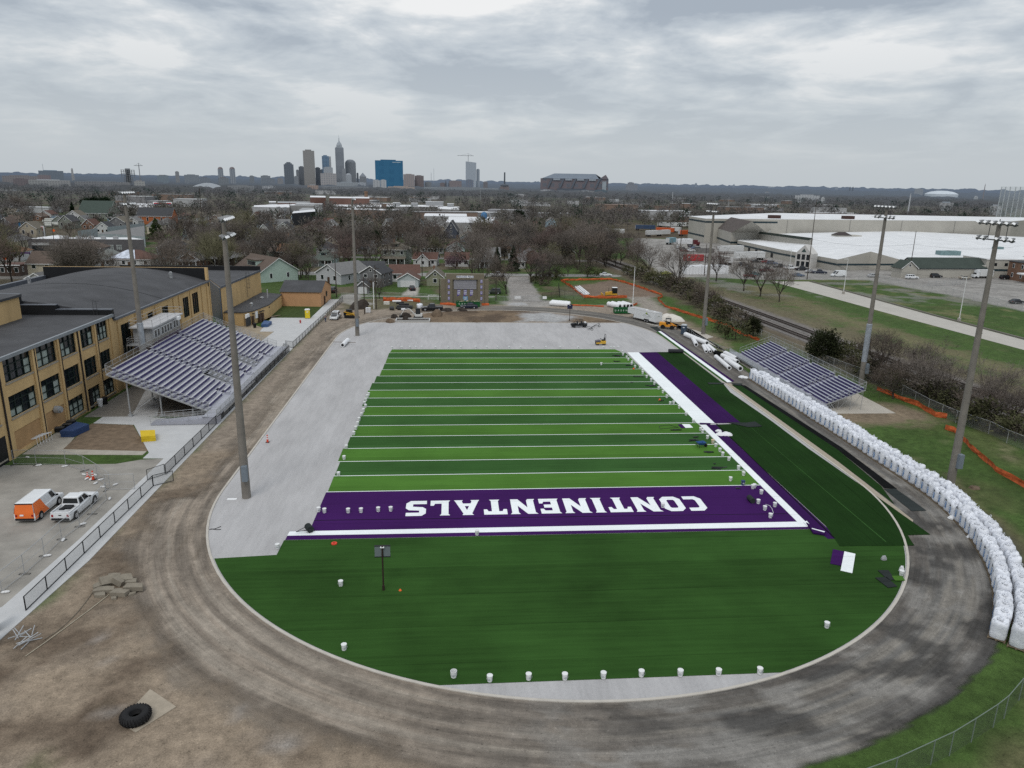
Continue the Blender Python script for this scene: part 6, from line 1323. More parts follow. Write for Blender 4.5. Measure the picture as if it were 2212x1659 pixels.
tx=TP('sign_letters','SPRINGER FIELD',.62,mat('sign_blue',(.05,.08,.20),.6,.1,2),sg,((SX(652)+SX(950))/2,-.11,(SZ(637)+SZ(600))/2-0.),(PI/2,0,0),.008,sx=1.12)
BAN=mat('banner_purple',(.10,.07,.30),.7,.1,2);BTX=mat('banner_white',(.62,.63,.70),.7,.1,2)
def banner(x0,x1,y0,y1,dy,rows,flag=False):
 a_,b_,zt_,zb_=SX(x0),SX(x1),SZ(y0),SZ(y1);mb=MB();yy=dy-.02
 if flag:mb.poly([(a_-.05,yy,zb_),(b_-.2,yy,zb_+.35),(b_,yy,zt_),(a_+.02,yy,zt_)])
 else:mb.poly([(a_,yy,zb_+.25),((a_+b_)/2,yy,zb_),(b_,yy,zb_+.25),(b_,yy,zt_),(a_,yy,zt_)])
 o=mb.build('banner',BAN,sw);mb=MB()
 for r_ in range(rows):zz=zt_-(zt_-zb_)*(.10+.24*r_);mb.box(a_+.04,yy-.012,zz-(zt_-zb_)*.12,b_-.04,yy-.006,zz)
 mb.build('banner_text_block',BTX,o)
for x0 in(500,1068):
 for q,y0 in enumerate((668,768,868,966)):banner(x0,x0+37,y0,y0+66,0,3)
for x0 in(665,778,888):banner(x0,x0+56,850,962,.5,3,True)
mb=MB();a_,b_=SX(768),SX(848);mb.box(a_,.46,SZ(1045),b_,.497,SZ(965));o=mb.build('blue_panel',mat('panel_blue',(.16,.32,.50),.6,.2,3),sw)
mb=MB();zz=SZ(985);mb.box(a_+.25,.44,zz-.2,b_-.25,.457,zz).box(a_+.35,.44,zz-.6,b_-.35,.457,zz-.4).build('panel_text_block',BTX,o)
GRN=mat('dumpster_green',(.012,.105,.032),.55,.15,1.2)
def dumpster(label,p,rz,Lg,W_,H_,txt,loadm=None):
 rt=TG('dumpster',label,'dumpster',(p[0],p[1],.01),rz);mb=MB()
 mb.box(-Lg/2,0,.15,Lg/2,.06,H_).box(-Lg/2,W_-.06,.15,Lg/2,W_,H_).box(-Lg/2,.061,.15,-Lg/2+.06,W_-.061,H_).box(Lg/2-.06,.061,.15,Lg/2,W_-.061,H_).box(-Lg/2+.061,.061,.15,Lg/2-.061,W_-.061,.25).build('bin',GRN,rt)
 for i in range(8):x=-Lg/2+.15+i*(Lg-.3)/7;mb=MB().box(x-.05,-.08,.1,x+.05,-.002,H_-.05).build('rib',GRN,rt)
 mb=MB().box(-Lg/2,-.1,H_-.04,Lg/2,.04,H_+.06).build('rim',GRN,rt)
 if txt:TP('painted_letters',txt,.62,mat('letter_white',(.6,.65,.6),.6,.1,3),rt,(-Lg*.14,-.095,H_*.62),(PI/2,0,0),.006,spacing=2.2)
 if loadm:
  mb=MB();rr_=random.Random(4)
  for i in range(26):x,y=rr_.uniform(-Lg/2+.4,Lg/2-.4),rr_.uniform(.3,W_-.3);mb.tube((x,y,H_-.4),(x+rr_.uniform(-.7,.7),y+rr_.uniform(-.3,.3),H_+rr_.uniform(0,.45)),rr_.uniform(.05,.2),rr_.uniform(.05,.2),5)
  o=mb.build('rubbish_load',loadm,rt);o['kind']='stuff'
 return rt
g0,g1=G('V',645,1145),G('V',1062,1152);dumpster('long green dumpster full of rubbish before the stage wall',((g0[0]+g1[0])/2,(g0[1]+g1[1])/2),0.,g1[0]-g0[0],2.4,1.45,'GREEN',mat('rubbish',(.28,.26,.19),.9,.5,2))
g0,g1=G('a',140,455),G('a',600,460);dumpster('small green dumpster tucked behind gooseneck trailer',((g0[0]+g1[0])/2,(g0[1]+g1[1])/2),0.,g1[0]-g0[0],2.2,1.5,'GREEN')
def toilet(label,p,rz,m,roofm):
 rt=TG('portable_toilet',label,'portable toilet',(p[0],p[1],.02),rz);mb=MB().box(-.58,-.58,.08,.58,.58,2.1).build('cabin',m,rt)
 mb=MB().box(-.62,-.62,0,.62,.62,.079).build('skid',DK,rt);mb=MB().prism([(-.62,-.62),(.62,-.62),(.62,.62),(-.62,.62)],2.101,2.2).box(-.5,-.5,2.201,.5,.5,2.32).build('roof',roofm,rt)
 mb=MB().box(-.45,-.61,.15,.45,-.583,2.);d=mb.build('door',m,rt);mb=MB().box(.3,-.64,1.,.4,-.612,1.15).build('handle',GV,d);mb=MB().box(-.2,-.63,1.55,.2,-.612,1.75).build('sign_patch',WT,d)
toilet('yellow portable toilet with white roof on the grass',G('P',1366,840),.15,mat('toilet_yellow',(.72,.56,.03),.5,.06,1),WT);toilet('navy portable toilet with pale roof by the white rolls',G('F',1530,920),-.5,mat('toilet_navy',(.05,.075,.11),.5,.1,1),mat('toilet_roof',(.5,.53,.55),.5,.05,1))
ROOFB=mat('brown_shingles',(.105,.080,.066),.9,.18,1.6,bump=.3,rnd=.12);ROOFG=mat('grey_shingles',(.155,.155,.155),.9,.18,1.6,bump=.3,rnd=.12);ROOFD=mat('charcoal_shingles',(.055,.057,.062),.9,.2,1.6,bump=.3,rnd=.12);ROOFO=mat('rust_shingles',(.16,.088,.052),.9,.2,1.6,bump=.3);ROOFR=mat('red_brown_shingles',(.11,.062,.050),.9,.2,1.6,bump=.3);ROOFT=mat('tan_grey_shingles',(.14,.125,.10),.9,.18,1.6,bump=.3)
def sid(name,c):return mat('siding_'+name,c,.8,.10,1.2,stretch=(.3,.3,4.))
WSID=sid('white',(.50,.51,.51));CSID=sid('cream',(.50,.46,.36));GSID=sid('grey',(.16,.162,.168));DSID=sid('dark_slate',(.062,.072,.095));SAGE=sid('sage',(.24,.25,.18));MINT=sid('mint',(.40,.50,.45));BSID=sid('pale_blue',(.26,.36,.42));BLU=sid('bright_blue',(.04,.17,.34));TANS=sid('tan',(.36,.32,.25));GGS=sid('grey_green',(.20,.22,.19));TEALS=sid('pale_teal',(.36,.47,.46));BRK=brickmat('red_brown_brick',(.16,.075,.045),(.20,.095,.055),(.2,.17,.14));DBR=brickmat('dark_brick',(.075,.05,.04),(.09,.06,.05),(.1,.09,.08));ORB=mat('orange_brick',(.38,.13,.055),.85,.15,1)
FOOT=[]
def house(label,A,B,dep,h,roof,rise,wm,rm,win=2,storeys=1,door=True,chim=False,porch=0.,dormer=False,garage=False,name='house',cat='house',flip=False,over=.45,trim=WT):
 w_=hypot(B[0]-A[0],B[1]-A[1]);rz=atan2(B[1]-A[1],B[0]-A[0]);rt=TG(name,label,cat,(A[0],A[1],0),rz)
 c_=((A[0]+B[0])/2-sin(rz)*dep/2,(A[1]+B[1])/2+cos(rz)*dep/2);FOOT.append((c_[0],c_[1],max(w_,dep)*.62+2.))
 mb=MB().prism([(0,0),(w_,0),(w_,dep),(0,dep)],0,h,top=False);rb=MB();tb_=MB();o=over
 if roof=='front':
  for y in(0,dep):mb.poly([(0,y,h),(w_,y,h),(w_/2,y,h+rise)])
  e=rise*o/(w_/2)
  for s_ in(0,1):
   x0,x1=(-o,w_/2)if s_==0 else(w_+o,w_/2)
   for dz in(.02,.14):rb.poly([(x0,-o,h-e+dz),(x0,dep+o,h-e+dz),(x1,dep+o,h+rise+dz),(x1,-o,h+rise+dz)])
   tb_.poly([(x0,-o-.02,h-e-.12),(x1,-o-.02,h+rise-.12),(x1,-o-.02,h+rise+.14),(x0,-o-.02,h-e+.14)])
   rb.poly([(x0,-o,h-e+.02),(x0,dep+o,h-e+.02),(x0,dep+o,h-e+.14),(x0,-o,h-e+.14)])
 elif roof=='side':
  for x in(0,w_):mb.poly([(x,0,h),(x,dep,h),(x,dep/2,h+rise)])
  e=rise*o/(dep/2)
  for y0 in(-o,dep+o):
   for dz in(.02,.14):rb.poly([(-o,y0,h-e+dz),(w_+o,y0,h-e+dz),(w_+o,dep/2,h+rise+dz),(-o,dep/2,h+rise+dz)])
  tb_.box(-o,-o-.04,h-e-.06,w_+o,-o,h-e+.13)
  for x in(-o-.02,w_+o+.02):
   for y0 in(-o,dep+o):tb_.poly([(x,y0,h-e-.1),(x,dep/2,h+rise-.1),(x,dep/2,h+rise+.14),(x,y0,h-e+.14)])
 elif roof=='hip':
  k=min(w_,dep)/2;zt_=h+rise;x0,x1=(k,w_-k)if w_>dep else(w_/2,w_/2);y0,y1=(dep/2,dep/2)if w_>dep else(k,dep-k);q=[(-o,-o,h-.05),(w_+o,-o,h-.05),(w_+o,dep+o,h-.05),(-o,dep+o,h-.05)]
  if w_>dep:r0,r1=(x0,dep/2,zt_),(x1+.01,dep/2,zt_);rb.poly([q[0],q[1],r1,r0]);rb.poly([q[1],q[2],r1]);rb.poly([q[2],q[3],r0,r1]);rb.poly([q[3],q[0],r0])
  else:r0,r1=(w_/2,y0,zt_),(w_/2,y1+.01,zt_);rb.poly([q[0],q[1],r0]);rb.poly([q[1],q[2],r1,r0]);rb.poly([q[2],q[3],r1]);rb.poly([q[3],q[0],r0,r1])
  rb.poly(q[::-1]);tb_.box(-o,-o-.03,h-.2,w_+o,-o+.02,h-.06)
 else:
  rb.box(-.25,-.25,h,w_+.25,dep+.25,h+.25);tb_.box(-.3,-.3,h-.1,w_+.3,-.26,h+.3)
 mb.build('wall',wm,rt);ro_=rb.build('roof',rm,rt);tb_.build('trim',trim,rt)
 if chim:mb=MB();cx_=w_*.42;cz=h+rise*.75;mb.box(cx_-.35,dep*.45-.35,cz-.5,cx_+.35,dep*.45+.35,h+rise+.9).build('chimney',BRK,ro_)
 sh=h/storeys
 for st_ in range(storeys):
  for q in range(win):
   xx=w_*(q+.5)/win
   if door and st_==0 and q==win//2 and win>1:xx+=0.
   zz=st_*sh+sh*.38;ww=min(.55,w_/win*.28)
   if garage and st_==0:continue
   mb=MB().box(xx-ww-.1,-.05,zz-.1,xx+ww+.1,-.003,zz+sh*.42+.1);f_=mb.build('window',trim,rt);mb=MB().box(xx-ww,-.07,zz,xx+ww,-.052,zz+sh*.42).build('pane',GZ,f_)
  if win and dep>5:
   for q in range(2):
    yy=dep*(q+.6)/2.2;zz=st_*sh+sh*.38
    for xs,sgn in((0,-1),(w_,1)):
     mb=MB();a_=xs+sgn*.003;b_=xs+sgn*.05;mb.box(min(a_,b_),yy-.5,zz-.1,max(a_,b_),yy+.5,zz+sh*.42+.1);f_=mb.build('window',trim,rt);mb=MB();a_=xs+sgn*.052;b_=xs+sgn*.07;mb.box(min(a_,b_),yy-.4,zz,max(a_,b_),yy+.4,zz+sh*.42).build('pane',GZ,f_)
 if roof=='front' and rise>1.8 and not garage:mb=MB().box(w_/2-.45,-.05,h+rise*.18,w_/2+.45,-.003,h+rise*.55);f_=mb.build('window',trim,rt);mb=MB().box(w_/2-.35,-.07,h+rise*.22,w_/2+.35,-.052,h+rise*.52).build('pane',GZ,f_)
 if garage:mb=MB();gw=min(4.8,w_*.74);mb.box(w_/2-gw/2,-.06,.05,w_/2+gw/2,-.003,2.15).build('garage_door',mat('garage_door_white',(.60,.61,.62),.6,.05,1),rt)
 elif door and win:xx=w_*(.5 if win%2==0 else .5+.5/win);mb=MB().box(xx-.48,-.06,.15,xx+.48,-.003,2.2).build('door',DOORB,rt)
 if porch:
  mb=MB();ph=sh*.86;mb.poly([(-.1,-porch,ph),(w_+.1,-porch,ph),(w_+.1,0.,ph+.75),(-.1,0.,ph+.75)]).poly([(-.1,-porch,ph-.12),(w_+.1,-porch,ph-.12),(w_+.1,-porch,ph),(-.1,-porch,ph)]).build('porch_roof',rm,rt)
  for q in range(4):mb=MB();x=.15+q*(w_-.3)/3;mb.box(x-.09,-porch+.05,0,x+.09,-porch+.23,ph-.1).build('porch_post',trim,rt)
  mb=MB().box(0,-porch,0,w_,-.01,.35).build('porch_floor',mat('porch_grey',(.2,.2,.19),.85,.1,1),rt)
 if dormer:mb=MB();x0,x1=w_*.34,w_*.66;yb_=dep*.14;mb.box(x0,yb_,h+rise*.22,x1,dep*.4,h+rise*.72);d_=mb.build('dormer',wm,rt);mb=MB().box(x0-.25,yb_-.3,h+rise*.72,x1+.25,dep*.45,h+rise*.8).build('dormer_roof',rm,d_);mb=MB().box(x0+.3,yb_-.04,h+rise*.34,x1-.3,yb_-.003,h+rise*.64).build('dormer_window',GZ,d_)
 return rt
def H2(lb,k,a_,b_,*ar,**kw):return house(lb,G(k,*a_),G(k,*b_),*ar,**kw)
H2('pale grey-walled house with grey gable roof behind peach garage','E',(545,468),(760,490),15,3.4,'front',3.,sid('pale_grey',(.42,.43,.45)),ROOFG,2)
H2('dark slate two-storey house with white trim behind small white-doored garage','E',(930,505),(1108,515),9,4.6,'front',2.2,GSID,ROOFD,2,2);H2('charcoal roofed long rear wing behind dark slate house','E',(890,430),(1130,430),9,3.2,'side',2.2,GSID,ROOFD,3)
H2('small dark slate garage with white door beside wire gate','E',(895,570),(998,570),7,2.4,'front',1.5,GSID,ROOFD,0,garage=True,name='garage',cat='garage')
H2('white garage with brown roof and wide white door facing the field','E',(1250,510),(1432,512),8,2.7,'front',1.9,sid('pale_bluegrey',(.40,.44,.45)),ROOFR,0,garage=True,name='garage',cat='garage');H2('long brown-roofed white house joined behind white garage','E',(1185,465),(1440,465),9,3.,'side',2.4,WSID,ROOFR,3)
H2('sage green gable house left of the stage wall','E',(1505,500),(1650,501),12,3.,'front',2.3,SAGE,ROOFT,1,chim=True,door=False)
H2('big grey two-storey house with hip roof, dormer and front porch','E',(1112,312),(1325,318),10,6.2,'hip',3.,GGS,ROOFT,3,2,porch=2.2,dormer=True,chim=True)
H2('white cottage with teal shutters and brown roof behind white garage','E',(1388,326),(1590,330),9,2.9,'side',2.3,WSID,ROOFR,3);H2('white front gable of the teal-shuttered cottage','E',(1420,332),(1520,333),3,2.9,'front',2.2,WSID,ROOFR,1,door=False)
H2('long low white house with brown roof behind purple shrub','E',(1665,330),(1868,333),9,2.9,'side',2.5,WSID,ROOFR,4,chim=True)
H2('pale teal bungalow with wide porch and hipped green-grey roof','E',(512,332),(690,335),11,3.2,'hip',3.,TEALS,mat('green_shingles',(.10,.12,.105),.9,.15,1.6),3,porch=2.,dormer=True)
A_=G('X',1215,1165);H2('mint white steep-gabled house beside the auditorium','X',(830,1075),(1210,1160),13.5,3.6,'side',4.2,MINT,ROOFB,3,dormer=True)
H2('grey-green two-storey house with brown roof, white side wall','X',(1085,885),(1335,890),13,5.2,'front',2.6,GGS,ROOFB,2,2,porch=2.,chim=True)
H2('red brick bungalow with grey gable roof and white trim','X',(15,930),(320,938),12,3.,'front',2.6,BRK,ROOFG,2,porch=2.5)
H2('dark brick porch house half hidden by branches','X',(480,900),(790,915),10,3.2,'hip',2.6,DBR,ROOFG,3,porch=2.)
H2('brown dark house among bare branches, rust roof','X',(1450,880),(1730,885),11,5.,'side',2.6,DBR,ROOFO,2,2)
H2('cream two-storey house with dark brown roof left of gym vault','D',(255,1108),(480,1110),10,5.4,'side',3.4,CSID,ROOFB,2,2);H2('small white gable garage in front of cream house','D',(235,1162),(395,1165),9,2.4,'front',1.5,WSID,ROOFG,0,garage=True,name='garage',cat='garage')
H2('white house with brown hip roof partly under white and blue tarp','D',(938,1002),(1318,1005),11,3.2,'hip',3.,WSID,ROOFR,4)
tp=G('D',938,1002);mb=MB();wv=G('D',1318,1005);mb.poly([(tp[0]+.6,tp[1]-.3,3.45),(tp[0]+10.5,tp[1]-.3,3.45),(tp[0]+8.5,tp[1]+4.9,6.25),(tp[0]+5.8,tp[1]+4.9,6.25)]);tag(mb.build('roof_tarp',mat('tarp_white_blue',(.52,.56,.64),.6,.35,.8)),'white and blue tarpaulin spread over brown hip roof','tarpaulin')
H2('grey hip-roofed house right of the dark cedar','D',(812,1000),(985,1003),11,3.2,'hip',3.2,sid('cool_grey',(.28,.30,.31)),mat('pale_green_grey_shingles',(.19,.205,.195),.9,.12,1.6),2)
H2('dark brown brick flat-roofed building at left edge of view','2',(0,1400),(340,1400),8,3.6,'flat',0,DBR,ROOFR,3,name='brick_building',cat='building')
sh_=H2('white corner shop with purple fascia and brown roof','2',(-60,1150),(330,1150),12,3.4,'hip',2.2,WSID,ROOFO,3,name='shop',cat='shop');mb=MB().box(-.8,-.8,2.9,13,-.55,3.5).build('fascia',mat('fascia_purple',(.10,.03,.16),.6,.1,1),sh_)
H2('pale blue steep gable house among branches, left of floodlight','X',(70,605),(165,605),11,4.2,'front',4.,BSID,ROOFG,1,2);H2('blue gabled house behind bare branches by near floodlight','X',(470,560),(640,562),11,4.4,'front',3.6,sid('mid_blue',(.13,.22,.30)),ROOFG,2,2)
H2('dark grey steep-gabled house with white trim boards','X',(830,600),(1085,602),12,3.6,'front',5.2,GSID,ROOFD,2);H2('white gable house with dark twin window','X',(1130,512),(1380,514),12,3.,'front',5.,WSID,ROOFD,2)
H2('rust-orange roofed house in the middle of the neighbourhood','X',(1150,640),(1600,642),13,3.4,'side',3.4,TANS,ROOFO,3);H2('white gable house before white industrial roofs','X',(1370,230),(1520,232),12,5.,'front',5.,WSID,ROOFG,1,2)
H2('blue-grey twin-gabled house before white industrial roofs','X',(1650,270),(1770,272),12,4.4,'front',4.6,BSID,ROOFG,1,2);H2('small grey-green gabled house right of twin-gabled house','X',(1880,258),(1985,260),12,3.6,'front',4.,GGS,ROOFG,1)
H2('dark slate steep-gabled house with white edges, centre distance','C',(1665,970),(1770,972),13,5.,'front',5.6,DSID,ROOFD,1,2);H2('white gable house beside dark slate steep-gabled one','C',(1825,975),(1912,977),12,4.6,'front',4.6,WSID,ROOFD,1,2);H2('pale blue house with dark side roof, centre distance','C',(1840,1062),(1925,1064),9,3.6,'side',2.6,BSID,ROOFD,2)
H2('house with aqua painted gable and brown roof','V',(512,178),(802,180),11,2.6,'front',2.4,sid('aqua',(.40,.55,.55)),ROOFR,0);H2('white gabled cottage in front of the aqua gable','V',(480,245),(752,247),9,2.5,'front',2.,WSID,ROOFG,1)
H2('cream gable house behind leafless tree, right of aqua gable','V',(952,205),(1160,207),11,3.4,'front',3.2,CSID,ROOFT,2);H2('grey porch house left of the blue spruce','V',(985,455),(1235,462),11,3.,'front',2.8,sid('porch_grey',(.24,.24,.23)),ROOFG,2,porch=2.4);H2('tan gable house with dark porch above blue spruce','V',(1405,250),(1600,252),11,4.2,'front',2.8,TANS,ROOFO,1,porch=2.)
H2('long white brown-roofed house behind utility pole, centre','V',(30,216),(425,220),10,2.8,'side',2.8,WSID,ROOFB,4);H2('white-walled house showing behind lane trees','V',(1570,470),(1850,475),9,3.,'side',2.4,sid('grey_white',(.40,.40,.40)),ROOFG,4)
H2('white gable house at left behind brown dormer roofs','E',(30,85),(140,87),12,3.6,'front',4.4,WSID,ROOFD,1);H2('white clapboard house behind the near floodlight pole','E',(620,130),(720,132),11,4.4,'side',3.,WSID,ROOFB,2,2);H2('grey-white house with porch roof behind tall dark pole','E',(870,220),(1010,225),10,3.2,'side',2.8,sid('grey_white',(.4,.4,.4)),ROOFD,3,porch=2.);H2('pale house with steep white-edged gable, middle distance','E',(790,140),(930,142),11,3.8,'front',3.8,sid('grey_white',(.4,.4,.4)),ROOFG,1)
H2('white steep-gabled house, centre distance behind evergreens','C',(1115,930),(1195,932),14,5.,'front',4.6,WSID,ROOFG,1,2);H2('grey roofed white house left of the twin evergreens','C',(815,930),(935,932),13,4.4,'side',3.8,WSID,ROOFG,2)
def slab(label,name,cat,k,quad,h,wm,rm,extra=None,parapet=0.):
 P4=[G(k,x,y,h)for x,y in quad];o=P4[0];rt=TG(name,label,cat,(o[0],o[1],0));pp=[(p[0]-o[0],p[1]-o[1])for p in P4]
 cx_=sum(p[0]for p in P4)/len(P4);cy_=sum(p[1]for p in P4)/len(P4);FOOT.append((cx_,cy_,max(hypot(p[0]-cx_,p[1]-cy_)for p in P4)*.75+1))
 mb=MB().prism(pp,0,h,top=False).build('wall',wm,rt);mb=MB().poly([(x,y,h+.02)for x,y in pp]).build('roof',rm,rt)
 return rt,pp
WROOF=mat('white_membrane_roof',(.66,.67,.68),.6,.10,.12);DGW=mat('workshop_grey',(.105,.102,.105),.85,.12,.6)
rt,pp=slab('long grey workshop with glass-block windows and white roof','workshop','workshop','2',[(445,790),(1180,792),(2074,800),(2350,800),(2150,768),(1150,765),(950,725)],6.4,DGW,WROOF)
a0,a1=pp[0],pp[2]
for q in range(9):
 u=.24+q*.083;mb=MB();d=V3((a1[0]-a0[0],a1[1]-a0[1],0));ln=d.length;d.normalize();n_=V3((d.y,-d.x,0));c=V3((a0[0],a0[1],0))+d*(ln*u)
 for i in range(3):
  for j in range(3):b_=c+d*(i*.8-.8)+n_*.05;mb.poly([b_+V3((0,0,2.+j*.75)),b_+d*.6+V3((0,0,2.+j*.75)),b_+d*.6+V3((0,0,2.55+j*.75)),b_+V3((0,0,2.55+j*.75))])
 mb.build('window',mat('glass_block',(.34,.37,.36),.4,.3,1.5),rt)
mb=MB();c0=V3((a0[0],a0[1],0))+d*1.5+n_*.06;mb.poly([c0,c0+d*7,c0+d*7+V3((0,0,3.6)),c0+V3((0,0,3.6))]).build('shop_window',GZ,rt);mb=MB();c0=c0+n_*.02;mb.poly([c0+V3((0,0,3.7)),c0+d*7+V3((0,0,3.7)),c0+d*7+V3((0,0,4.8)),c0+V3((0,0,4.8))]).build('canopy',mat('canopy_white',(.45,.46,.46),.7,.2,1),rt)
for q in range(5):mb=MB();x,y=pp[4][0]*(.2+.15*q),pp[4][1]*.5+4+q;mb.cbox(a0[0]+(a1[0]-a0[0])*(.35+.13*q),a0[1]+4,6.42,1.8,1.4,1.2).build('rooftop_unit',GV,rt)
slab('pale grey low building with blue-white parapet behind workshop','commercial_building','building','D',[(885,700),(1255,640),(1260,735),(1000,712),(850,712)],5.,mat('pale_blue_wall',(.30,.34,.36),.8,.1,.6),mat('grey_flat_roof',(.17,.17,.17),.85,.15,.5))
for lb,q0,q1,z1 in[('long pale blue parapet sign wall behind workshop, right',(937,690),(1258,650),4.),('short pale blue parapet wall behind workshop, left',(680,725),(850,700),3.2)]:
 A_,B_=G('D',*q0,2.5),G('D',*q1,2.5);rt=TG('parapet_wall',lb,'wall',(A_[0],A_[1],0));mb=MB();dx_,dy_=B_[0]-A_[0],B_[1]-A_[1];mb.prism([(0,0),(dx_,dy_),(dx_,dy_+.4),(0,.4)],0,5.).build('wall',mat('pale_blue_wall',(.3,.34,.36),.8,.1,.6),rt)
H2('orange brick building with dark roof beyond the pine','D',(1200,625),(1500,628),14,6.,'side',5.5,ORB,ROOFD,5,name='brick_building',cat='building');H2('large hall with long dark green roof','D',(685,580),(955,585),18,5.,'side',9.,GGS,mat('dark_green_roof',(.055,.075,.065),.85,.12,.8),5,name='hall',cat='hall');H2('cream house with brown roof right of green-roofed hall','D',(990,530),(1078,532),12,6.,'side',5.,CSID,ROOFB,2,2)
H2('bright blue shopfront building at left edge','2',(205,650),(430,645),12,5.5,'side',3.4,BLU,ROOFB,2,name='shop',cat='shop');H2('dark gabled building left of bright blue shop','2',(0,700),(195,700),12,6.,'front',3.,GSID,ROOFB,2,name='shop',cat='shop')
p=G('2',640,750);rt=TG('road_sign','tall white-framed red and dark pylon sign by the road','sign',(p[0],p[1],0));hs_=HT('2',640,750,630,580);mb=MB().box(-3.2,-.4,0,3.2,.4,hs_).build('pylon',WT,rt);mb=MB().box(-2.8,-.46,hs_*.56,2.8,-.402,hs_*.95).build('red_panel',mat('sign_red',(.50,.03,.04),.5,.1,1),rt);mb=MB().box(-2.8,-.46,hs_*.36,2.8,-.402,hs_*.53).build('blue_panel',mat('sign_dark_blue',(.03,.05,.12),.5,.1,1),rt);mb=MB().box(-2.8,-.46,hs_*.12,2.8,-.402,hs_*.33).build('black_panel',BK,rt);mb=MB().box(-2.2,-.48,hs_*.70,2.2,-.462,hs_*.76).build('lettering_band',WT,rt)
p=G('D',1425,520);hs_=15;rt=TG('billboard','white-bordered red and blue billboard in the left distance','billboard',(p[0],p[1],0));zt_=HT('D',1425,520,1425,432);zb_=HT('D',1425,520,1425,465);mb=MB().box(-9,-.4,zb_,9,.4,zt_).build('board',WT,rt);mb=MB().box(-8.2,-.46,zb_+(zt_-zb_)*.5,8.2,-.402,zt_-.8).build('red_panel',MATS['sign_red'],rt);mb=MB().box(-8.2,-.46,zb_+.8,8.2,-.402,zb_+(zt_-zb_)*.48).build('blue_panel',mat('sign_blue2',(.06,.14,.30),.5,.1,1),rt);mb=MB().tube((-4,0,0),(-4,0,zb_),.5,.5,6).tube((4,0,0),(4,0,zb_),.5,.5,6).build('post',DK,rt)
for k,x,y,lb in[('2',885,705,'orange diamond road-work sign near the pipe yard'),('2',95,1180,'orange diamond road-work sign before the purple-trimmed shop')]:
 p=G(k,x,y);rt=TG('roadwork_sign',lb,'sign',(p[0],p[1],0));mb=MB().poly([(-.9,0,1.8),(0,0,.9),(.9,0,1.8),(0,0,2.7)]).build('diamond_panel',mat('sign_orange',(.85,.14,.02),.6,.08,2),rt);mb=MB().tube((0,.05,0),(0,.05,1.8),.05,.05,5).build('post',DK,rt)
PG=mat('pipe_grey_white',(.40,.41,.38),.85,.15,.5);PBL=mat('pipe_blue_grey',(.10,.14,.18),.7,.15,.5)
rr_=random.Random(8)
for i,(x0,x1,y,c_,wd)in enumerate([(735,880,500,PG,'pale'),(820,1010,480,PBL,'blue-grey'),(860,1130,465,PBL,'dark blue-grey'),(900,1060,520,PBL,'blue-grey'),(700,900,530,PG,'pale'),(720,960,570,PG,'pale'),(1000,1150,490,PBL,'blue-grey'),(1160,1310,500,PG,'pale'),(1210,1430,530,PG,'pale'),(1060,1290,555,PG,'pale'),(890,1060,585,PG,'pale'),(740,860,600,PG,'pale')]):
 roll('%s pipe in the stacked pipe yard, %s row from the back'%(wd,ordn(i+1)),G('2',x0,y),G('2',x1,y),1.1,c_,'large_pipe','pipe','large pipes stacked by the road')
WH=mat('warehouse_cream',(.40,.385,.345),.85,.08,.12);WBAND=mat('warehouse_dark_band',(.025,.045,.055),.6,.1,1);WGR=mat('warehouse_green_roof',(.045,.06,.052),.8,.12,.4);WBR=mat('warehouse_brown_roof',(.095,.08,.075),.85,.12,.4)
def polybld(label,base,h,wm,rm,name='warehouse',band=None,cat='warehouse',zs=None):
 o=base[0];rt=TG(name,label,cat,(o[0],o[1],0));pp=[(p[0]-o[0],p[1]-o[1])for p in base]
 mb=MB().prism(pp,0,zs or h,top=False).build('wall',wm,rt);mb=MB();zz=zs or[h]*len(pp);mb.poly([(p[0],p[1],zz[i]+.03)for i,p in enumerate(pp)]).build('roof',rm,rt)
 return rt,pp
def band(rt,a_,b_,z0,z1,m=WBAND,off=.08,nm='dark_band'):
 d=V3((b_[0]-a_[0],b_[1]-a_[1],0)).normalized();n_=V3((d.y,-d.x,0))*off;A_=V3((a_[0],a_[1],0))+n_;B_=V3((b_[0],b_[1],0))+n_
 mb=MB().poly([A_+V3((0,0,z0)),B_+V3((0,0,z0)),B_+V3((0,0,z1)),A_+V3((0,0,z1))]);return mb.build(nm,m,rt)
zb=14.4
q0,q1,q2=G('4',52,742,zb),G('4',290,778,zb),G('G',2112,368,zb)
rt,pp=polybld('very large cream windowless warehouse with white roof',[q0,q1,q2,(q2[0]+90,q2[1]+75),(q0[0]+95,q0[1]+85)],zb,WH,WROOF)
band(rt,pp[0],pp[1],12.,13.);band(rt,pp[1],(pp[1][0]+(pp[2][0]-pp[1][0])*.22,pp[1][1]+(pp[2][1]-pp[1][1])*.22),12.,13.);band(rt,pp[0],pp[1],3.4,4.4)
for u in(.25,.45,.62,.8):c=(pp[1][0]+(pp[2][0]-pp[1][0])*u,pp[1][1]+(pp[2][1]-pp[1][1])*u);c2=(c[0]+.25,c[1]-.3);band(rt,c,c2,0,zb,mat('wall_joint',(.25,.245,.23),.8,.1,1),.06,'wall_joint')
for u,v in((.18,.25),(.42,.25)):mb=MB().cbox(pp[1][0]+(pp[2][0]-pp[1][0])*u+12,pp[1][1]+(pp[2][1]-pp[1][1])*u+14,zb+.05,7,4,2.).build('rooftop_unit',mat('unit_brown',(.06,.035,.03),.8,.1,1),rt)
b0,b1=G('T',708,440),G('T',905,488);hE=8.6
d1=(b1[0]-b0[0],b1[1]-b0[1]);b2=(b1[0]+30,b1[1]-34);
rt=TG('warehouse_gable_block','cream gabled warehouse block with big brown roof','warehouse',(b0[0],b0[1],0))
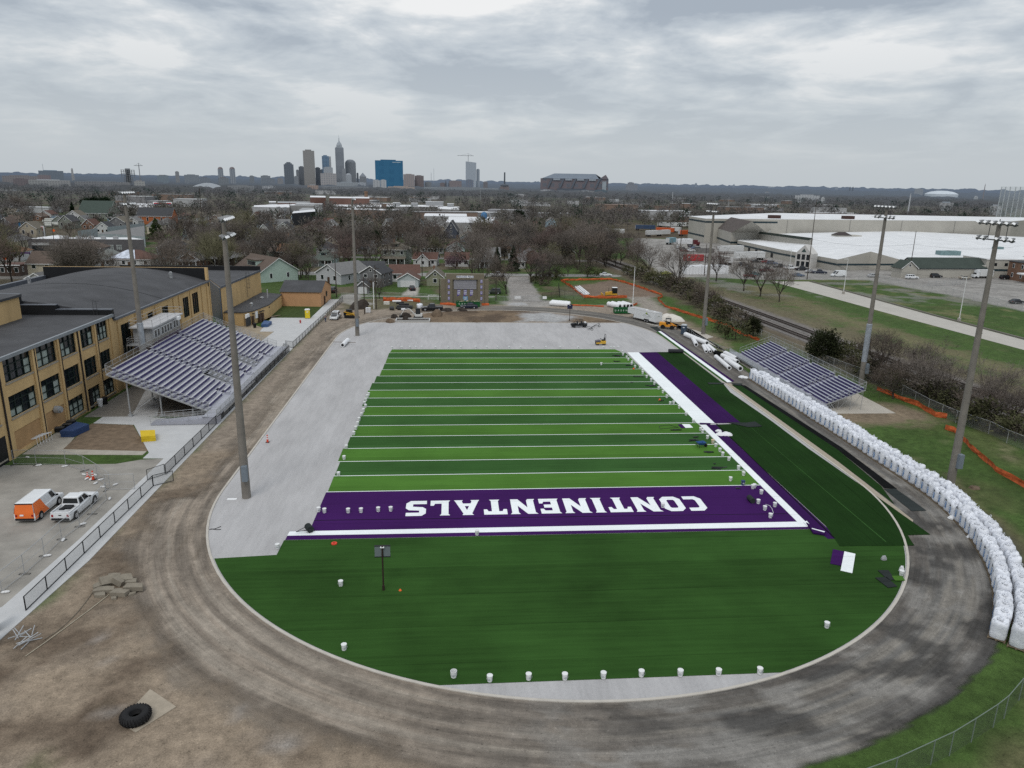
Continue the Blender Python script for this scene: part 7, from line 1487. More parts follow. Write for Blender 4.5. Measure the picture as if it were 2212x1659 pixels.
l=lambda p:(p[0]-b0[0],p[1]-b0[1]);dd=(30,-34);bb=[(0,0),l(b1),(l(b1)[0]+dd[0]*1.,l(b1)[1]+dd[1]*1.),(dd[0],dd[1])]
e1=G('T',912,320,hE);e2=G('T',1300,310,hE+.5);apex=G('T',1135,200,15.5)
E1=l(e1);E0=l(G('T',720,262,hE));E2=l(e2);AP=l(apex);back=(AP[0]+(E0[0]-E1[0]),AP[1]+(E0[1]-E1[1]))
mb=MB().prism([E0,E1,E2,(E2[0]+20,E2[1]+40),(E0[0]+35,E0[1]+25)],0,hE,top=False).poly([(E1[0],E1[1],hE),(E2[0],E2[1],hE),(AP[0],AP[1],15.5)]).build('wall',WH,rt)
mb=MB().poly([(E0[0],E0[1],hE),(E1[0],E1[1],hE),(AP[0],AP[1],15.6),(back[0],back[1],15.6)]).poly([(AP[0],AP[1],15.6),(E2[0],E2[1],hE),(E2[0]+(E0[0]-E1[0]),E2[1]+(E0[1]-E1[1]),hE),(back[0],back[1],15.6)]).build('roof',WBR,rt)
band(rt,E0,E1,2.6,3.6);band(rt,E1,(E1[0]+(E2[0]-E1[0])*.4,E1[1]+(E2[1]-E1[1])*.4),2.6,3.6)
hl=4.8
f0,f1,f2=G('T',980,405,hl),G('T',1430,500,hl),G('G',640,690,hl);f3,f4=G('G',920,622,7.6),G('G',1165,690,hl);f5=G('G',1890,740,hl);f6=G('G',2300,640,hl)
bk1=G('T',1200,330,hl);bk2=G('T',1640,352,hl);bk3=G('G',1180,485,hl);bk4=G('G',2212,500,hl)
o=f0;l=lambda p,z:(p[0]-o[0],p[1]-o[1],z)
rt=TG('low_warehouse','low cream warehouse with broad white roof and dark band facing the yard','warehouse',(o[0],o[1],0))
mb=MB().poly([l(f0,hl),l(f1,hl),l(f2,hl),l(f3,7.6),l(bk3,7.6),l(bk2,hl+1.5),l(bk1,hl)]).poly([l(f3,7.6),l(f4,hl),l(f5,hl),l(f6,hl),l(bk4,hl),l(bk3,7.6)]).build('roof',WROOF,rt)
mb=MB()
for a_,b_,za,zb2 in((f0,f1,hl,hl),(f1,f2,hl,hl),(f2,f3,hl,7.6),(f3,f4,7.6,hl),(f4,f5,hl,hl),(f5,f6,hl,hl)):mb.poly([l(a_,0),l(b_,0),l(b_,zb2),l(a_,za)])
mb.build('wall',WH,rt)
for a_,b_ in((f0,f1),(f1,f2),(f2,f4),(f4,f5),(f5,f6)):band(rt,l(a_,0),l(b_,0),2.3,3.1)
mb=MB()
for k,x,y,s_ in(('G',1055,605,1.5),('G',1715,560,1.5),('G',1535,645,4),('G',1605,645,4),('G',1990,600,3)):q=G(k,x,y,hl+.5);mb=MB().cbox(q[0]-o[0],q[1]-o[1],hl+.05,s_*1.4,s_,s_*.5).build('rooftop_unit',mat('unit_bluegreen',(.16,.24,.25),.7,.15,1),rt)
for u in(.12,.3,.48,.66,.84):c=V3(l(f0,0))*(1-u)+V3(l(f1,0))*u;c2=V3(l(f0,0))*(1-u-.05)+V3(l(f1,0))*(u+.05);band(rt,c,c2,0.,2.2,BK,.12,'dock_door')
e0=G('T',1620,690);rt=TG('entrance_porch','pale gabled two-storey entrance with dark windows on warehouse front','entrance',(e0[0]-1.,e0[1],0),radians(-55))
mb=MB().box(0,0,0,7.5,5,6.).poly([(0,0,6.),(7.5,0,6.),(3.75,0,9.6)]).poly([(0,0,6),(3.75,0,9.6),(3.75,5,9.6),(0,5,6)]).poly([(7.5,0,6),(3.75,0,9.6),(3.75,5,9.6),(7.5,5,6)]).build('wall',mat('entrance_pale',(.50,.49,.47),.8,.06,.5),rt)
for x in(.8,3.,5.2):
 for z in(.3,3.3):mb=MB().box(x,-.06,z,x+1.5,-.003,z+2.3).build('window',GZ,rt)
mb=MB().poly([(2.6,-.05,6.6),(4.9,-.05,6.6),(3.75,-.05,8.2)]).build('gable_window',mat('gable_green',(.05,.08,.075),.5,.1,1),rt)
c0,c1=G('T',1200,330,8.),G('T',1755,405,8.);c2,c3=G('T',1225,308,9.5),G('T',1800,380,9.5)
rt=TG('clerestory_block','long narrow cream block with dark green lean-to roof','warehouse',(c0[0],c0[1],0));lz=lambda p,z:(p[0]-c0[0],p[1]-c0[1],z)
mb=MB().poly([lz(c0,4.8),lz(c1,4.8),lz(c1,8),lz(c0,8)]).poly([lz(c1,4.8),lz(c3,4.8),lz(c3,9.5),lz(c1,8)]).build('wall',WH,rt);mb=MB().poly([lz(c0,8),lz(c1,8),lz(c3,9.5),lz(c2,9.5)]).build('roof',WGR,rt)
w0,w1=G('U',800,690),G('U',1700,690);house('dark green roofed gatehouse wing with porch gable on the left',(w0[0],w0[1]),(w1[0],w1[1]),10,3.9,'side',3.4,WH,WGR,0,name='gatehouse',cat='gatehouse',trim=WBAND)
w0,w1=G('U',625,695),G('U',820,695);house('cream porch gable of the gatehouse with dark opening',(w0[0],w0[1]-.5),(w1[0],w1[1]-.5),6,4.,'front',2.6,WH,WGR,0,name='porch',cat='porch')
w0,w1=G('U',1710,690),G('U',2400,700);rt=house('taller cream hall at right with row of small square windows',(w0[0],w0[1]+.5),(w1[0],w1[1]),16,7.2,'flat',0,WH,WROOF,0,name='hall',cat='hall');
for q in range(6):mb=MB();x=3+q*4.4;mb.box(x,-.06,4.6,x+1.3,-.003,5.8).build('window',GZ,rt)
mb=MB().box(0,-.07,2.6,34,-.005,3.4).build('dark_band',WBAND,rt)
q=G('G',640,530,hl);rt=TG('rooftop_penthouse','cream penthouse with dark hipped cap on the white roof','penthouse',(q[0],q[1],hl));mb=MB().box(0,0,0,14,8,3.).box(14.01,2,0,34,6,2.2).build('wall',WH,rt);mb=MB().poly([(-.3,-.3,3.),(8,-.3,3.),(6,4,4.6),(2,4,4.6)]).poly([(8,-.3,3.),(8,8,3),(6,4,4.6)]).poly([(-.3,-.3,3),(2,4,4.6),(-.3,8,3)]).build('roof',mat('cap_dark',(.05,.04,.04),.8,.1,1),rt)
w0=G('U',2150,740);rt=house('brick corner building with white canopy at right edge',(w0[0],w0[1]-3),(w0[0]+14,w0[1]-3),10,7.,'flat',0,BRK,ROOFD,2,2,name='brick_building',cat='building');mb=MB().box(-4,-6,3.2,12,0.-.02,3.7).build('canopy',WT,rt)
def bale_stack(label,k,a_,b_,h,dep):
 A_,B_=G(k,*a_),G(k,*b_);d=V3((B_[0]-A_[0],B_[1]-A_[1],0));ln=d.length;rt=TG('wrapped_stack',label,'stack',(A_[0],A_[1],0),atan2(d.y,d.x));rr2=random.Random(int(ln));n=int(ln/1.25);
 for i in range(n):
  mb=MB();hh=h*rr2.uniform(.92,1.03);x=i*ln/n;mb.prism([(x+.02,rr2.uniform(0,.12)),(x+ln/n-.04,rr2.uniform(0,.12)),(x+ln/n-.04,dep),(x+.02,dep)],0,hh*.93).prism([(x+.12,.2),(x+ln/n-.14,.2),(x+ln/n-.14,dep-.2),(x+.12,dep-.2)],hh*.93,hh).build('wrapped_bale',WRAP,rt)
bale_stack('long stack of white wrapped bales by the yard fence','7',(235,800),(965,795),3.4,4.);bale_stack('short stack of white wrapped bales before cream warehouse','7',(80,270),(345,268),3.,4.)
p=G('7',190,565);rt=TG('skip_container','bright red open-top container with white round mark','container',(p[0],p[1],0));mb=MB().prism([(0,0),(9.3,0),(9.,2.4),(.3,2.4)],.15,2.9).build('bin',mat('container_red',(.45,.025,.035),.5,.1,.6),rt);mb=MB().wheel((2.4,-.02,1.8),.45,.03,14).build('round_mark',WT,rt)
mb=MB()
for i in range(9):x=.3+i*1.05;mb.box(x,-.06,.2,x+.1,-.002,2.85)
mb.build('rib',MATS['container_red'],rt)
p=G('7',350,300);rt=TG('tractor_unit','dark red lorry cab parked by cream warehouse','lorry',(p[0],p[1],0),.1);mb=MB().box(0,-1.2,.8,2.2,1.2,3.4).box(2.21,-1.1,.8,3.6,1.1,2.2).build('cab',CP['maroon'],rt);mb=MB().box(-3.5,-.5,.6,0,.5,.95).build('chassis',DK,rt)
for x in(-2.8,-1.4,2.9):
 for s_ in(-1,1):mb=MB().wheel((x,s_*1.,.5),.5,.35,10).build('wheel',RB,rt)
mb=MB().box(2.215,-1.,2.21,2.26,1.,3.1).build('windscreen',GZ,rt)
p=G('7',430,425);rt=TG('screened_bin','grey fenced enclosure right of white yard pickup','enclosure',(p[0],p[1],0));mb=MB().box(0,0,0,8.5,.15,2.2).box(8.5,0,0,8.65,4,2.2).box(0,3.9,0,8.5,4.,2.2).build('panel',mat('enclosure_grey',(.16,.155,.15),.8,.15,.5),rt)
PATHM=mat('trail_concrete',(.42,.40,.365),.85,.07,.25)
sheet('path',[(117.2,262),(119.5,225),(121.5,190),(124.6,147.7),(128.5,95),(131,50),(140,50),(137,95),(133.4,150),(132.,190),(132.,230),(131.5,262)],.03,PATHM)
mb=MB();ed=[(132.2,262),(132.3,230),(132.4,190),(133.8,150),(137.5,95),(140.5,50)]
for a_,b_ in zip(ed[:-1],ed[1:]):mb.prism([a_,b_,(b_[0]+.35,b_[1]),(a_[0]+.35,a_[1])],0,.35)
struct(mb.build('path_edge_wall',mat('edge_wall',(.20,.185,.165),.9,.15,.5)))
RAILM=mat('rail_steel',(.06,.045,.038),.5,.2,1,.4,.4);TIE=mat('railway_tie',(.05,.04,.034),.9,.25,2)
BAL=mat('ballast',(.165,.155,.148),.95,.3,2.,bump=.5)
for nm,off in(('near',-5.2),('far',-.2)):
 line=[(70,345),(79,245),(84.5,177),(87,141),(91.4,105),(97,60),(101,25)];L2=[(x+off,y)for x,y in line]
 mb=MB()
 for a_,b_ in zip(L2[:-1],L2[1:]):mb.poly([(a_[0]-1.9,a_[1],.05),(a_[0]-1.3,a_[1],.28),(b_[0]-1.3,b_[1],.28),(b_[0]-1.9,b_[1],.05)]).poly([(a_[0]-1.3,a_[1],.28),(a_[0]+1.3,a_[1],.28),(b_[0]+1.3,b_[1],.28),(b_[0]-1.3,b_[1],.28)]).poly([(a_[0]+1.3,a_[1],.28),(a_[0]+1.9,a_[1],.05),(b_[0]+1.9,b_[1],.05),(b_[0]+1.3,b_[1],.28)])
 struct(mb.build('ballast_bed',BAL));tr=TG('railway_track','%s railway track running past the brush'%('railway track nearer the field,' if nm=='near' else 'railway track farther from the field,'),'railway track',(0,0,0))
 tr['label']=('railway track nearer the field, dark rails on grey ballast' if nm=='near' else 'railway track farther from the field, dark rails on grey ballast')
 for s_ in(-.72,.72):
  mb=MB()
  for a_,b_ in zip(L2[:-1],L2[1:]):mb.prism([(a_[0]+s_-.06,a_[1]),(a_[0]+s_+.06,a_[1]),(b_[0]+s_+.06,b_[1]),(b_[0]+s_-.06,b_[1])],.33,.50)
  mb.build('rail',RAILM,tr)
 mb=MB()
 for a_,b_ in zip(L2[:-1],L2[1:]):
  n=int((a_[1]-b_[1])/.65)
  for i in range(n):x=a_[0]+(b_[0]-a_[0])*i/n+s_*0-0.;y=a_[1]+(b_[1]-a_[1])*i/n;mb.box(x-1.25,y-.12,.285,x+1.25,y+.12,.329)
 o_=mb.build('ties',TIE,tr);o_['kind']='stuff'
PWOOD=mat('utility_pole_wood',(.060,.048,.040),.9,.2,2);POLES=[]
def upole(label,p,h,arm=True,rz=0.,r=.17,m=PWOOD):
 rt=TG('utility_pole',label,'utility pole',(p[0],p[1],0),rz,'wooden utility poles');mb=MB().tube((0,0,0),(0,0,h),r,r*.6,7).build('pole',m,rt)
 if arm:mb=MB().box(-1.1,-.06,h-.9,1.1,.06,h-.76).build('crossarm',m,rt)
 if arm:
  for x in(-1.,-.4,.4,1.):mb=MB().tube((x,0,h-.76),(x,0,h-.58),.05,.04,5).build('insulator',DK,rt)
 POLES.append((p[0],p[1],h));return rt
for k,bx,by,k2,tx_,ty_,lb,arm in[('E',720,600,'E',705,230,'dark utility pole behind the peach garage',True),('E',965,745,'E',955,420,'brown utility pole beside white block stack',True),('E',1065,700,'E',1045,320,'utility pole with white conduit by the wire gate',True),('E',1465,415,'E',1460,115,'utility pole on the street before white cottage',True),('E',2110,380,'E',2105,140,'utility pole beside the blue spruce',False),('D',1800,1000,'D',1725,312,'very tall dark pole behind the near gym roof',False),('T',340,700,'T',405,-60,'tall dark pole at left of warehouse yard',True),('T',1735,830,'G',475,180,'very tall dark pole by the yard entrance',False),('U',740,690,'U',843,95,'tall dark pole in front of gatehouse',False),('T',615,790,'T',640,440,'slim pole by the white bale stack',False),('W',545,745,'W',563,262,'tall brown pole among trees, centre right',True),('W',1090,632,'W',1100,310,'tall brown pole before the stadium trees',True),('D',400,730,'D',365,430,'brown pole beside the red pylon sign',True),('D',85,950,'D',30,500,'brown pole before the purple-trimmed shop',True),('D',490,900,'D',445,610,'grey pole before the workshop windows',False),('D',550,1000,'D',540,905,'short pole beside the dark cedar',False),('X',1660,620,'X',1605,-10,'tall brown pole behind rust-roofed house',True),('D',1350,500,'D',1340,400,'pole before the white sheds, left distance',True),('D',1560,430,'D',1552,350,'thin distant pole right of the billboard',True),('F',215,120,'F',210,-130,'pole among the trees right of spruce',True),('V',360,1040,'V',355,655,'thin dark pole at left edge of stage wall',False),('V',1340,1030,'V',1335,640,'thin dark pole right of the stage wall',False)]:
 p=G(k,bx,by);d=ray(k2,tx_,ty_);h=CAMH+d.z*hypot(*p)/hypot(d.x,d.y);upole(lb,p,max(3,h),arm)
p=G('E',1058,698);mb=MB().tube((0,0,0),(0,0,7.2),.12,.12,6);tag(mb.build('white_conduit',WT,None,(p[0]-.35,p[1]-.25,0)),'white conduit pipe strapped up the utility pole','conduit')
WIREM=mat('overhead_wire',(.05,.05,.05),.6,.1,1)
def wire(label,pts,sag=.9,r=.028):
 o=pts[0];mb=MB()
 for a_,b_ in zip(pts[:-1],pts[1:]):
  A,B=V3(a_)-V3(o),V3(b_)-V3(o);P_=[A.lerp(B,i/8)-V3((0,0,sag*4*(i/8)*(1-i/8)))for i in range(9)];mb.path(P_,r,3)
 tag(mb.build('overhead_wire',WIREM,None,o),label,'wire','overhead wires')
for i,(z,dy)in enumerate(((11.3,0),(10.6,.6),(12.6,-.4),(8.7,.2))):
 wire('overhead street wire, %s, crossing before the houses'%['upper middle','lower middle','topmost','lowest'][i],[(-72,271+dy,z),(-41,270.5+dy,z),(-11,269.7+dy,z),(21,269+dy,z),(48,268+dy,z),(78,270+dy,z+1)])
wire('overhead wire over the warehouse frontage',[(155,311,14),(134,268,15),(180,277,13),(230,285,12)],1.5);wire('overhead wire along the railway fence side',[(96,306,13),(97,278,13),(112,240,12),(150,150,12),(160,110,12)],1.5)
WLP=mat('lamp_post_white',(.62,.63,.63),.5,.05,1)
for k,bx,by,k2,tx_,ty_,lb,arm in[('U',1380,1252,'U',1475,690,'white trail lamp post nearest the right-hand light pole',1),('T',2130,990,'T',2175,608,'white trail lamp post left of the sleeved light pole',1),('T',1530,830,'T',1587,515,'white lamp post beside the gabled entrance',1)]:
 p=G(k,bx,by);d=ray(k2,tx_,ty_);h=CAMH+d.z*hypot(*p)/hypot(d.x,d.y);rt=TG('lamp_post',lb,'lamp post',(p[0],p[1],0),0,'white lamp posts by the trail');mb=MB().lathe([(.45,0),(.45,.9),(.3,1.)],8).build('base',mat('lamp_base',(.33,.31,.28),.85,.1,1),rt);mb=MB().tube((0,0,.95),(0,0,h),.11,.08,8).build('post',WLP,rt);mb=MB().box(-1.4,-.12,h-.05,.1,.12,h+.1).build('lamp_head',WLP,rt)
p=G('F',1087,655);rt=TG('flagpole','tall bare white flagpole by the orange-fenced dirt patch','flagpole',(p[0],p[1],0));mb=MB().tube((0,0,0),(0,0,10.6),.12,.06,8).build('pole',WT,rt);mb=MB().lathe([(.7,0),(.7,.12)],10).build('base',CONCO,rt);mb=MB().lathe([(.02,0),(.1,.08),(.02,.18)],8,(0,0,10.6)).build('finial',WT,rt)
for k,bx,by,lb,w_,hh,face in[('K',756,967,'grey-backed clock panel on dark post, near dark turf',1.28,.92,1),('F',536,805,'navy clock panel on dark post at the far end',1.28,.95,-1)]:
 p=G(k,bx,by);rt=TG('clock_board',lb,'clock board',(p[0],p[1],.03));mb=MB().tube((0,0,0),(0,0,4.15),.07,.07,8).lathe([(.11,0),(.11,.45)],8).build('post',mat('post_dark_brown',(.035,.022,.018),.6,.15,2),rt)
 mb=MB().box(-w_/2,.09,3.1,w_/2,.22,3.1+hh).build('panel',mat('panel_back_grey',(.15,.18,.19),.6,.08,1)if face>0 else mat('panel_navy',(.02,.025,.07),.5,.08,1),rt);mb=MB().box(-w_/2-.02,.08,3.02,w_/2+.02,.23,3.099).box(-w_/2-.02,.08,3.1+hh+.001,w_/2+.02,.23,3.1+hh+.06).build('panel_frame',BK,rt);mb=MB().box(-.16,-.09,3.95,.16,.09,4.02).build('clamp',WT,rt)
def at(k,x,y):p=G(k,x,y);return(p[0],p[1])
sl=[G('J',1090,950),G('J',1280,1078),G('J',985,1265),G('J',862,1190)];o=sl[0];mb=MB().prism([(p[0]-o[0],p[1]-o[1])for p in(sl[0],sl[3],sl[2],sl[1])],-.05,.06);tag(mb.build('concrete_slab',mat('slab_tan',(.33,.285,.225),.9,.15,1.2,bump=.2),None,(o[0],o[1],0.)),'square tan concrete slab lying in dirt under black tyre','slab')
tp=G('J',985,1165,.12);tp=(tp[0],tp[1]+.05)
rt=TG('tyre','big black treaded tractor tyre lying on tan slab','tyre',(tp[0],tp[1],.065));mb=MB().lathe([(.36,.14),(.40,.05),(.62,0.),(.82,.06),(.88,.16),(.90,.30),(.88,.44),(.82,.54),(.62,.60),(.40,.55),(.36,.46),(.36,.14)],36).build('tyre',RB,rt,smooth=True);mb=MB()
for i in range(28):a=2*PI*i/28;c=V3((cos(a),sin(a),0));u=V3((-c.y,c.x,0));mb.tube(c*.80+V3((0,0,.575)),c*.925+u*.05+V3((0,0,.36)),.05,.055,4).tube(c*.80+u*.11+V3((0,0,.03)),c*.925+u*.05+V3((0,0,.26)),.05,.055,4)
mb.build('tread',RB,rt)
RUB=mat('broken_concrete',(.225,.20,.16),.95,.2,1.5,bump=.6);rr_=random.Random(31)
for i,(x,y,lx,ly,h,rz,tl_)in enumerate([(765,240,1.5,.55,.35,.1,0),(870,262,1.3,.6,.40,-.15,0),(975,232,1.4,.5,.4,.05,.1),(790,185,1.3,.7,.45,.7,.5),(850,195,.5,.8,.5,1.3,.4),(900,165,1.3,.6,.35,.4,.3),(950,180,.9,.5,.3,.2,0),(730,272,.8,.5,.25,.1,0),(830,150,.9,.5,.3,.3,.2),(960,262,.4,.25,.18,.4,0),(835,292,.4,.25,.18,.2,0),(720,215,1.,.4,.3,.9,.2)]):
 p=G('J',x,y);mb=MB();j=lambda s_:rr_.uniform(-s_,s_);mb.prism([(-lx/2+j(.1),-ly/2+j(.1)),(0+j(.15),-ly/2-.05),(lx/2+j(.1),-ly/2+j(.1)),(lx/2+j(.12),ly/2+j(.1)),(j(.15),ly/2+.08),(-lx/2+j(.1),ly/2+j(.1))],0,h,bottom=True);o=mb.build('concrete_chunk',RUB,None,(p[0],p[1],0. if not tl_ else .15),rz);o.rotation_euler=(tl_,tl_*.3,rz);tag(o,['long slab chunk at lower left of broken concrete pile','block chunk at front centre of concrete pile','long chunk at right end of concrete pile','tilted slab at upper left of the concrete pile','upright narrow chunk in middle of concrete pile','tilted chunk at upper right of concrete pile','flat chunk near right end of concrete pile','small flat chunk at lower left corner of pile','chunk at back top of concrete pile','small lump right below concrete pile','small lump in front of concrete pile','thin tilted chunk at left of concrete pile'][i],'concrete chunk','broken concrete pile in the dirt')
mb=MB().path([V3((*G('J',*q),.05))for q in((825,238),(650,375),(460,515),(330,610),(185,712))],.035,5);tag(mb.build('cable',mat('cable_pale',(.40,.36,.28),.8,.1,2)),'pale cable running from concrete pile toward the fence corner','cable')
mb=MB().path([V3((*G('J',*q),.04))for q in((672,248),(620,320),(560,395),(480,475),(400,540),(325,587))],.03,5);tag(mb.build('cable',mat('cable_grey',(.16,.14,.11),.8,.1,2)),'grey-brown cable curving beside the pale one','cable')
for i in range(16):
 x,y=rr_.uniform(120,270),rr_.uniform(535,655);p=V3((*G('J',x,y),.08+.03*i));a=rr_.uniform(0,PI);ln=rr_.uniform(.7,1.6);d=V3((cos(a)*ln/2,sin(a)*ln/2,rr_.uniform(-.1,.2)));mb=MB().tube(-d,d,.035,.035,5);tag(mb.build('metal_tube',mat('scrap_aluminium',(.40,.42,.44),.4,.12,3,.3,.5),None,p),'silver tube in the tangled scrap heap by the fence corner','tube','tangled silver tubes')
for i,(a_,b_,h)in enumerate([((75,1345),(100,1480),2.2),((35,1460),(70,1650),2.4)]):
 A_,B_=G('I',*a_),G('I',*b_);rt=TG('fence_roll_panel',['grey mesh panel standing at pavement end, farther','grey mesh panel standing at pavement end, nearer'][i],'fence panel',(A_[0]-.3,A_[1]-1.2,0));mb=MB().prism([(0,0),(.25,-.1),(.55,-1.1),(.3,-1.15)],0,h).build('mesh',mat('folded_mesh',(.17,.19,.20),.6,.3,5),rt);mb=MB().tube((0,0,0),(0,0,h+.1),.04,.04,5).tube((.5,-1.1,0),(.5,-1.1,h+.1),.04,.04,5).build('post',GV,rt)
def CM(label,pts,h,m,txt=None):
 q=[G(k,x,y)for k,x,y in pts];o=q[0];rt=TG('crash_mat',label,'mat',(o[0],o[1],.05));pp=[(p[0]-o[0],p[1]-o[1])for p in q];mb=MB().prism(pp,0,h*.48).build('lower_pad',m,rt);mb=MB();c=(sum(p[0]for p in pp)/4,sum(p[1]for p in pp)/4);mb.prism([(c[0]+(p[0]-c[0])*1.015,c[1]+(p[1]-c[1])*1.015)for p in pp],h*.49,h);up_=mb.build('upper_pad',m,rt)
 if txt:d=V3((pp[1][0]-pp[0][0],pp[1][1]-pp[0][1],0));TP('printed_letters',txt,.42,WT,up_,V3((pp[0][0],pp[0][1],0))+d*.68+V3((.03,-.05,h*.6)),(PI/2,0,atan2(d.y,d.x)),.005)
CM('dark blue landing mat with white lettering beside dirt bed',[('H',442,1332),('H',535,1332),('H',650,1280),('H',560,1262)],.85,mat('mat_blue',(.03,.06,.15),.6,.12,1.5));CM('yellow landing mat on concrete apron by the dirt bed',[('H',1028,1368),('H',1132,1360),('H',1128,1318),('H',1022,1322)],.75,mat('mat_yellow',(.62,.44,.02),.6,.1,1.5));CM('mid-blue landing mat in tan yard before brick annex',[('P',760,960),('P',845,958),('P',898,918),('P',800,910)],.7,mat('mat_midblue',(.05,.10,.22),.6,.12,1.5))
for i in range(6):
 p=G('H',240+i*21,1395-i*9);rt=TG('hurdle','white track hurdle in the row leaning by school wall','hurdle',(p[0],p[1],.05),.6,'white hurdles stacked by the school wall');mb=MB().path([(-.5,0,0),(-.5,0,.95),(.5,0,.95),(.5,0,0)],.025,5).build('frame',WT,rt);mb=MB().box(-.58,-.03,.88,.58,-.02,.98).build('bar',WT,rt);mb=MB().tube((-.5,0,.03),(-.5,-.6,.03),.025,.025,5).tube((.5,0,.03),(.5,-.6,.03),.025,.025,5).build('feet',WT,rt)
for i,(x,y,m_)in enumerate([(520,1240,BK),(490,1265,BK),(437,1290,BK)]):p=G('H',x,y);rt=TG('pallet_box',['black box against school wall, farthest of three','black box against school wall, middle of three','black box against school wall, nearest of three'][i],'box',(p[0],p[1],.03),.15);mb=MB().box(-.5,-.4,0,.5,.4,.55).build('bin',m_,rt);mb=MB().box(-.53,-.43,.551,.53,.43,.62).build('lid',DK,rt)
for i,(k,x,y,m_,lb)in enumerate([('H',730,1105,WT,'white bin beside the school door'),('H',765,1090,BK,'black bin right of white bin at school door'),('P',675,965,BK,'black bin by the annex roller door')]):p=G(k,x,y);rt=TG('wheelie_bin',lb,'bin',(p[0],p[1],.03));mb=MB().lathe([(.32,0),(.42,1.)],8).build('bin',m_,rt);mb=MB().lathe([(.45,1.),(.40,1.1),(.05,1.13)],8).build('lid',m_,rt)
p=G('P',1270,905);rt=TG('fire_hydrant','dark red fire hydrant on the new concrete','hydrant',(p[0],p[1],.03));mb=MB().lathe([(.2,0),(.2,.06),(.14,.08),(.14,.55),(.19,.57),(.17,.68),(.05,.78),(.05,.84)],10).build('barrel',RED,rt);mb=MB().tube((-.26,0,.45),(.26,0,.45),.07,.07,8).tube((0,-.26,.42),(0,0,.42),.08,.08,8).build('outlet',RED,rt)
p=G('8',1655,1010);rt=TG('block_stack','white wrapped block stack at foot of the brown pole','stack',(p[0],p[1]+.6,0));mb=MB()
for r_ in range(4):
 for c_ in range(3):mb.box(-.6+c_*.41,-.5,.12+r_*.31,-.6+c_*.41+.38,.5,.12+r_*.31+.28)
mb.build('blocks',WRAP,rt);mb=MB().box(-.65,-.55,0,.65,.55,.11).build('pallet',PAL,rt)
p=G('8',2060,820);mb=MB().box(-.8,-.5,0,.8,.5,.7).box(-.7,-.4,.701,.7,.4,.8);tag(mb.build('crate',OFFWHITE,None,(p[0],p[1],0)),'off-white crate on grass by the orange mesh','crate')
SOILD=mat('dark_spoil',(.042,.034,.029),.95,.35,1.5,bump=.8);SOIL=mat('brown_spoil',(.13,.095,.066),.95,.3,1.5,bump=.8);SANDW=mat('white_sand',(.62,.59,.54),.95,.06,1)
def mound(label,k,a_,b_,h,m,dep=None,seed=1,name='soil_heap',cat='heap'):
 A_,B_=G(k,*a_),G(k,*b_);cx_,cy_=(A_[0]+B_[0])/2,(A_[1]+B_[1])/2;rx=hypot(B_[0]-A_[0],B_[1]-A_[1])/2;ry=dep or rx*.7;r2=random.Random(seed);n=24;rows=7;mb=MB();ph=[r2.uniform(0,6)for _ in range(4)]
 for q in range(rows+1):
  u=q/rows;rr=cos(u*PI/2)
  for i in range(n):
   t_=2*PI*i/n;wv=1+.16*sin(2*t_+ph[0])+.10*sin(5*t_+ph[1])+r2.uniform(-.05,.05);mb.v.append((rx*rr*wv*cos(t_)+(rx*.15*sin(ph[2])if q>3 else 0),ry*rr*wv*sin(t_),h*(sin(u*PI/2)**1.3)*(1+.18*sin(3*t_+ph[3])*rr)+r2.uniform(-.04,.04)*h-.03))
 for q in range(rows):
  for i in range(n):j=(i+1)%n;mb.f.append((q*n+i,q*n+j,(q+1)*n+j,(q+1)*n+i));mb.m.append(0)
 return tag(mb.build(name,m,None,(cx_,cy_,0),0,True),label,cat)
mound('big dark soil heap behind the skid loader','8',(1235,905),(1640,905),2.,SOILD,2.5,2);mound('dark rubble heap behind the dark soil heap','8',(1430,830),(1660,835),1.6,SOILD,1.6,3);mound('low soil heap on track before black pickup','c',(1315,360),(1540,360),.9,SOILD,1.2,4);mound('low soil heap on track before dark blue sedan','c',(1660,352),(1885,350),.9,SOILD,1.1,5);mound('brown soil heap right of mini excavator','c',(1075,455),(1360,450),1.6,SOIL,2.,6);mound('black soil clod left of the sand pit frame','c',(222,510),(362,505),1.,SOILD,.9,7);mound('dark soil heap behind the excavator bucket','c',(410,490),(650,485),1.2,SOILD,1.3,8);mound('loose soil lump inside the sand pit frame','c',(465,570),(600,568),1.2,SOILD,.9,9);mound('rough soil left of the sand pit frame','c',(90,605),(300,600),.9,SOIL,1.2,10);mound('brown lump of earth on the far infield edge','c',(1995,605),(2165,600),.9,SOIL,.8,11)
mound('smooth white sand heap behind gooseneck trailer','a',(1425,640),(1920,610),1.6,SANDW,3.,12,'sand_heap');mound('grey gravel heap spread by the lane gate','V',(1590,1110),(1880,1100),.6,mat('gravel_grey',(.34,.34,.34),.95,.2,3,bump=.6),2.,13,'gravel_heap')
q=[G('c',310,598),(0,0)];x0,y0=G('c',312,598);x1,_=G('c',1065,598);_,y1=G('c',345,538);rt=TG('sand_pit_frame','rectangular concrete frame of an unfinished sand pit','sand pit',(x0,y0,0));w_=x1-x0;d_=y1-y0;mb=MB().box(0,0,0,w_,.25,.4).box(0,d_-.25,0,w_,d_,.4).box(0,.251,0,.25,d_-.251,.4).box(w_-.25,.251,0,w_,d_-.251,.4).build('kerb',mat('fresh_concrete',(.45,.45,.44),.85,.08,1),rt);mb=MB().box(.26,.26,0,w_-.26,d_-.26,.08).build('soil_bed',SOILD,rt)
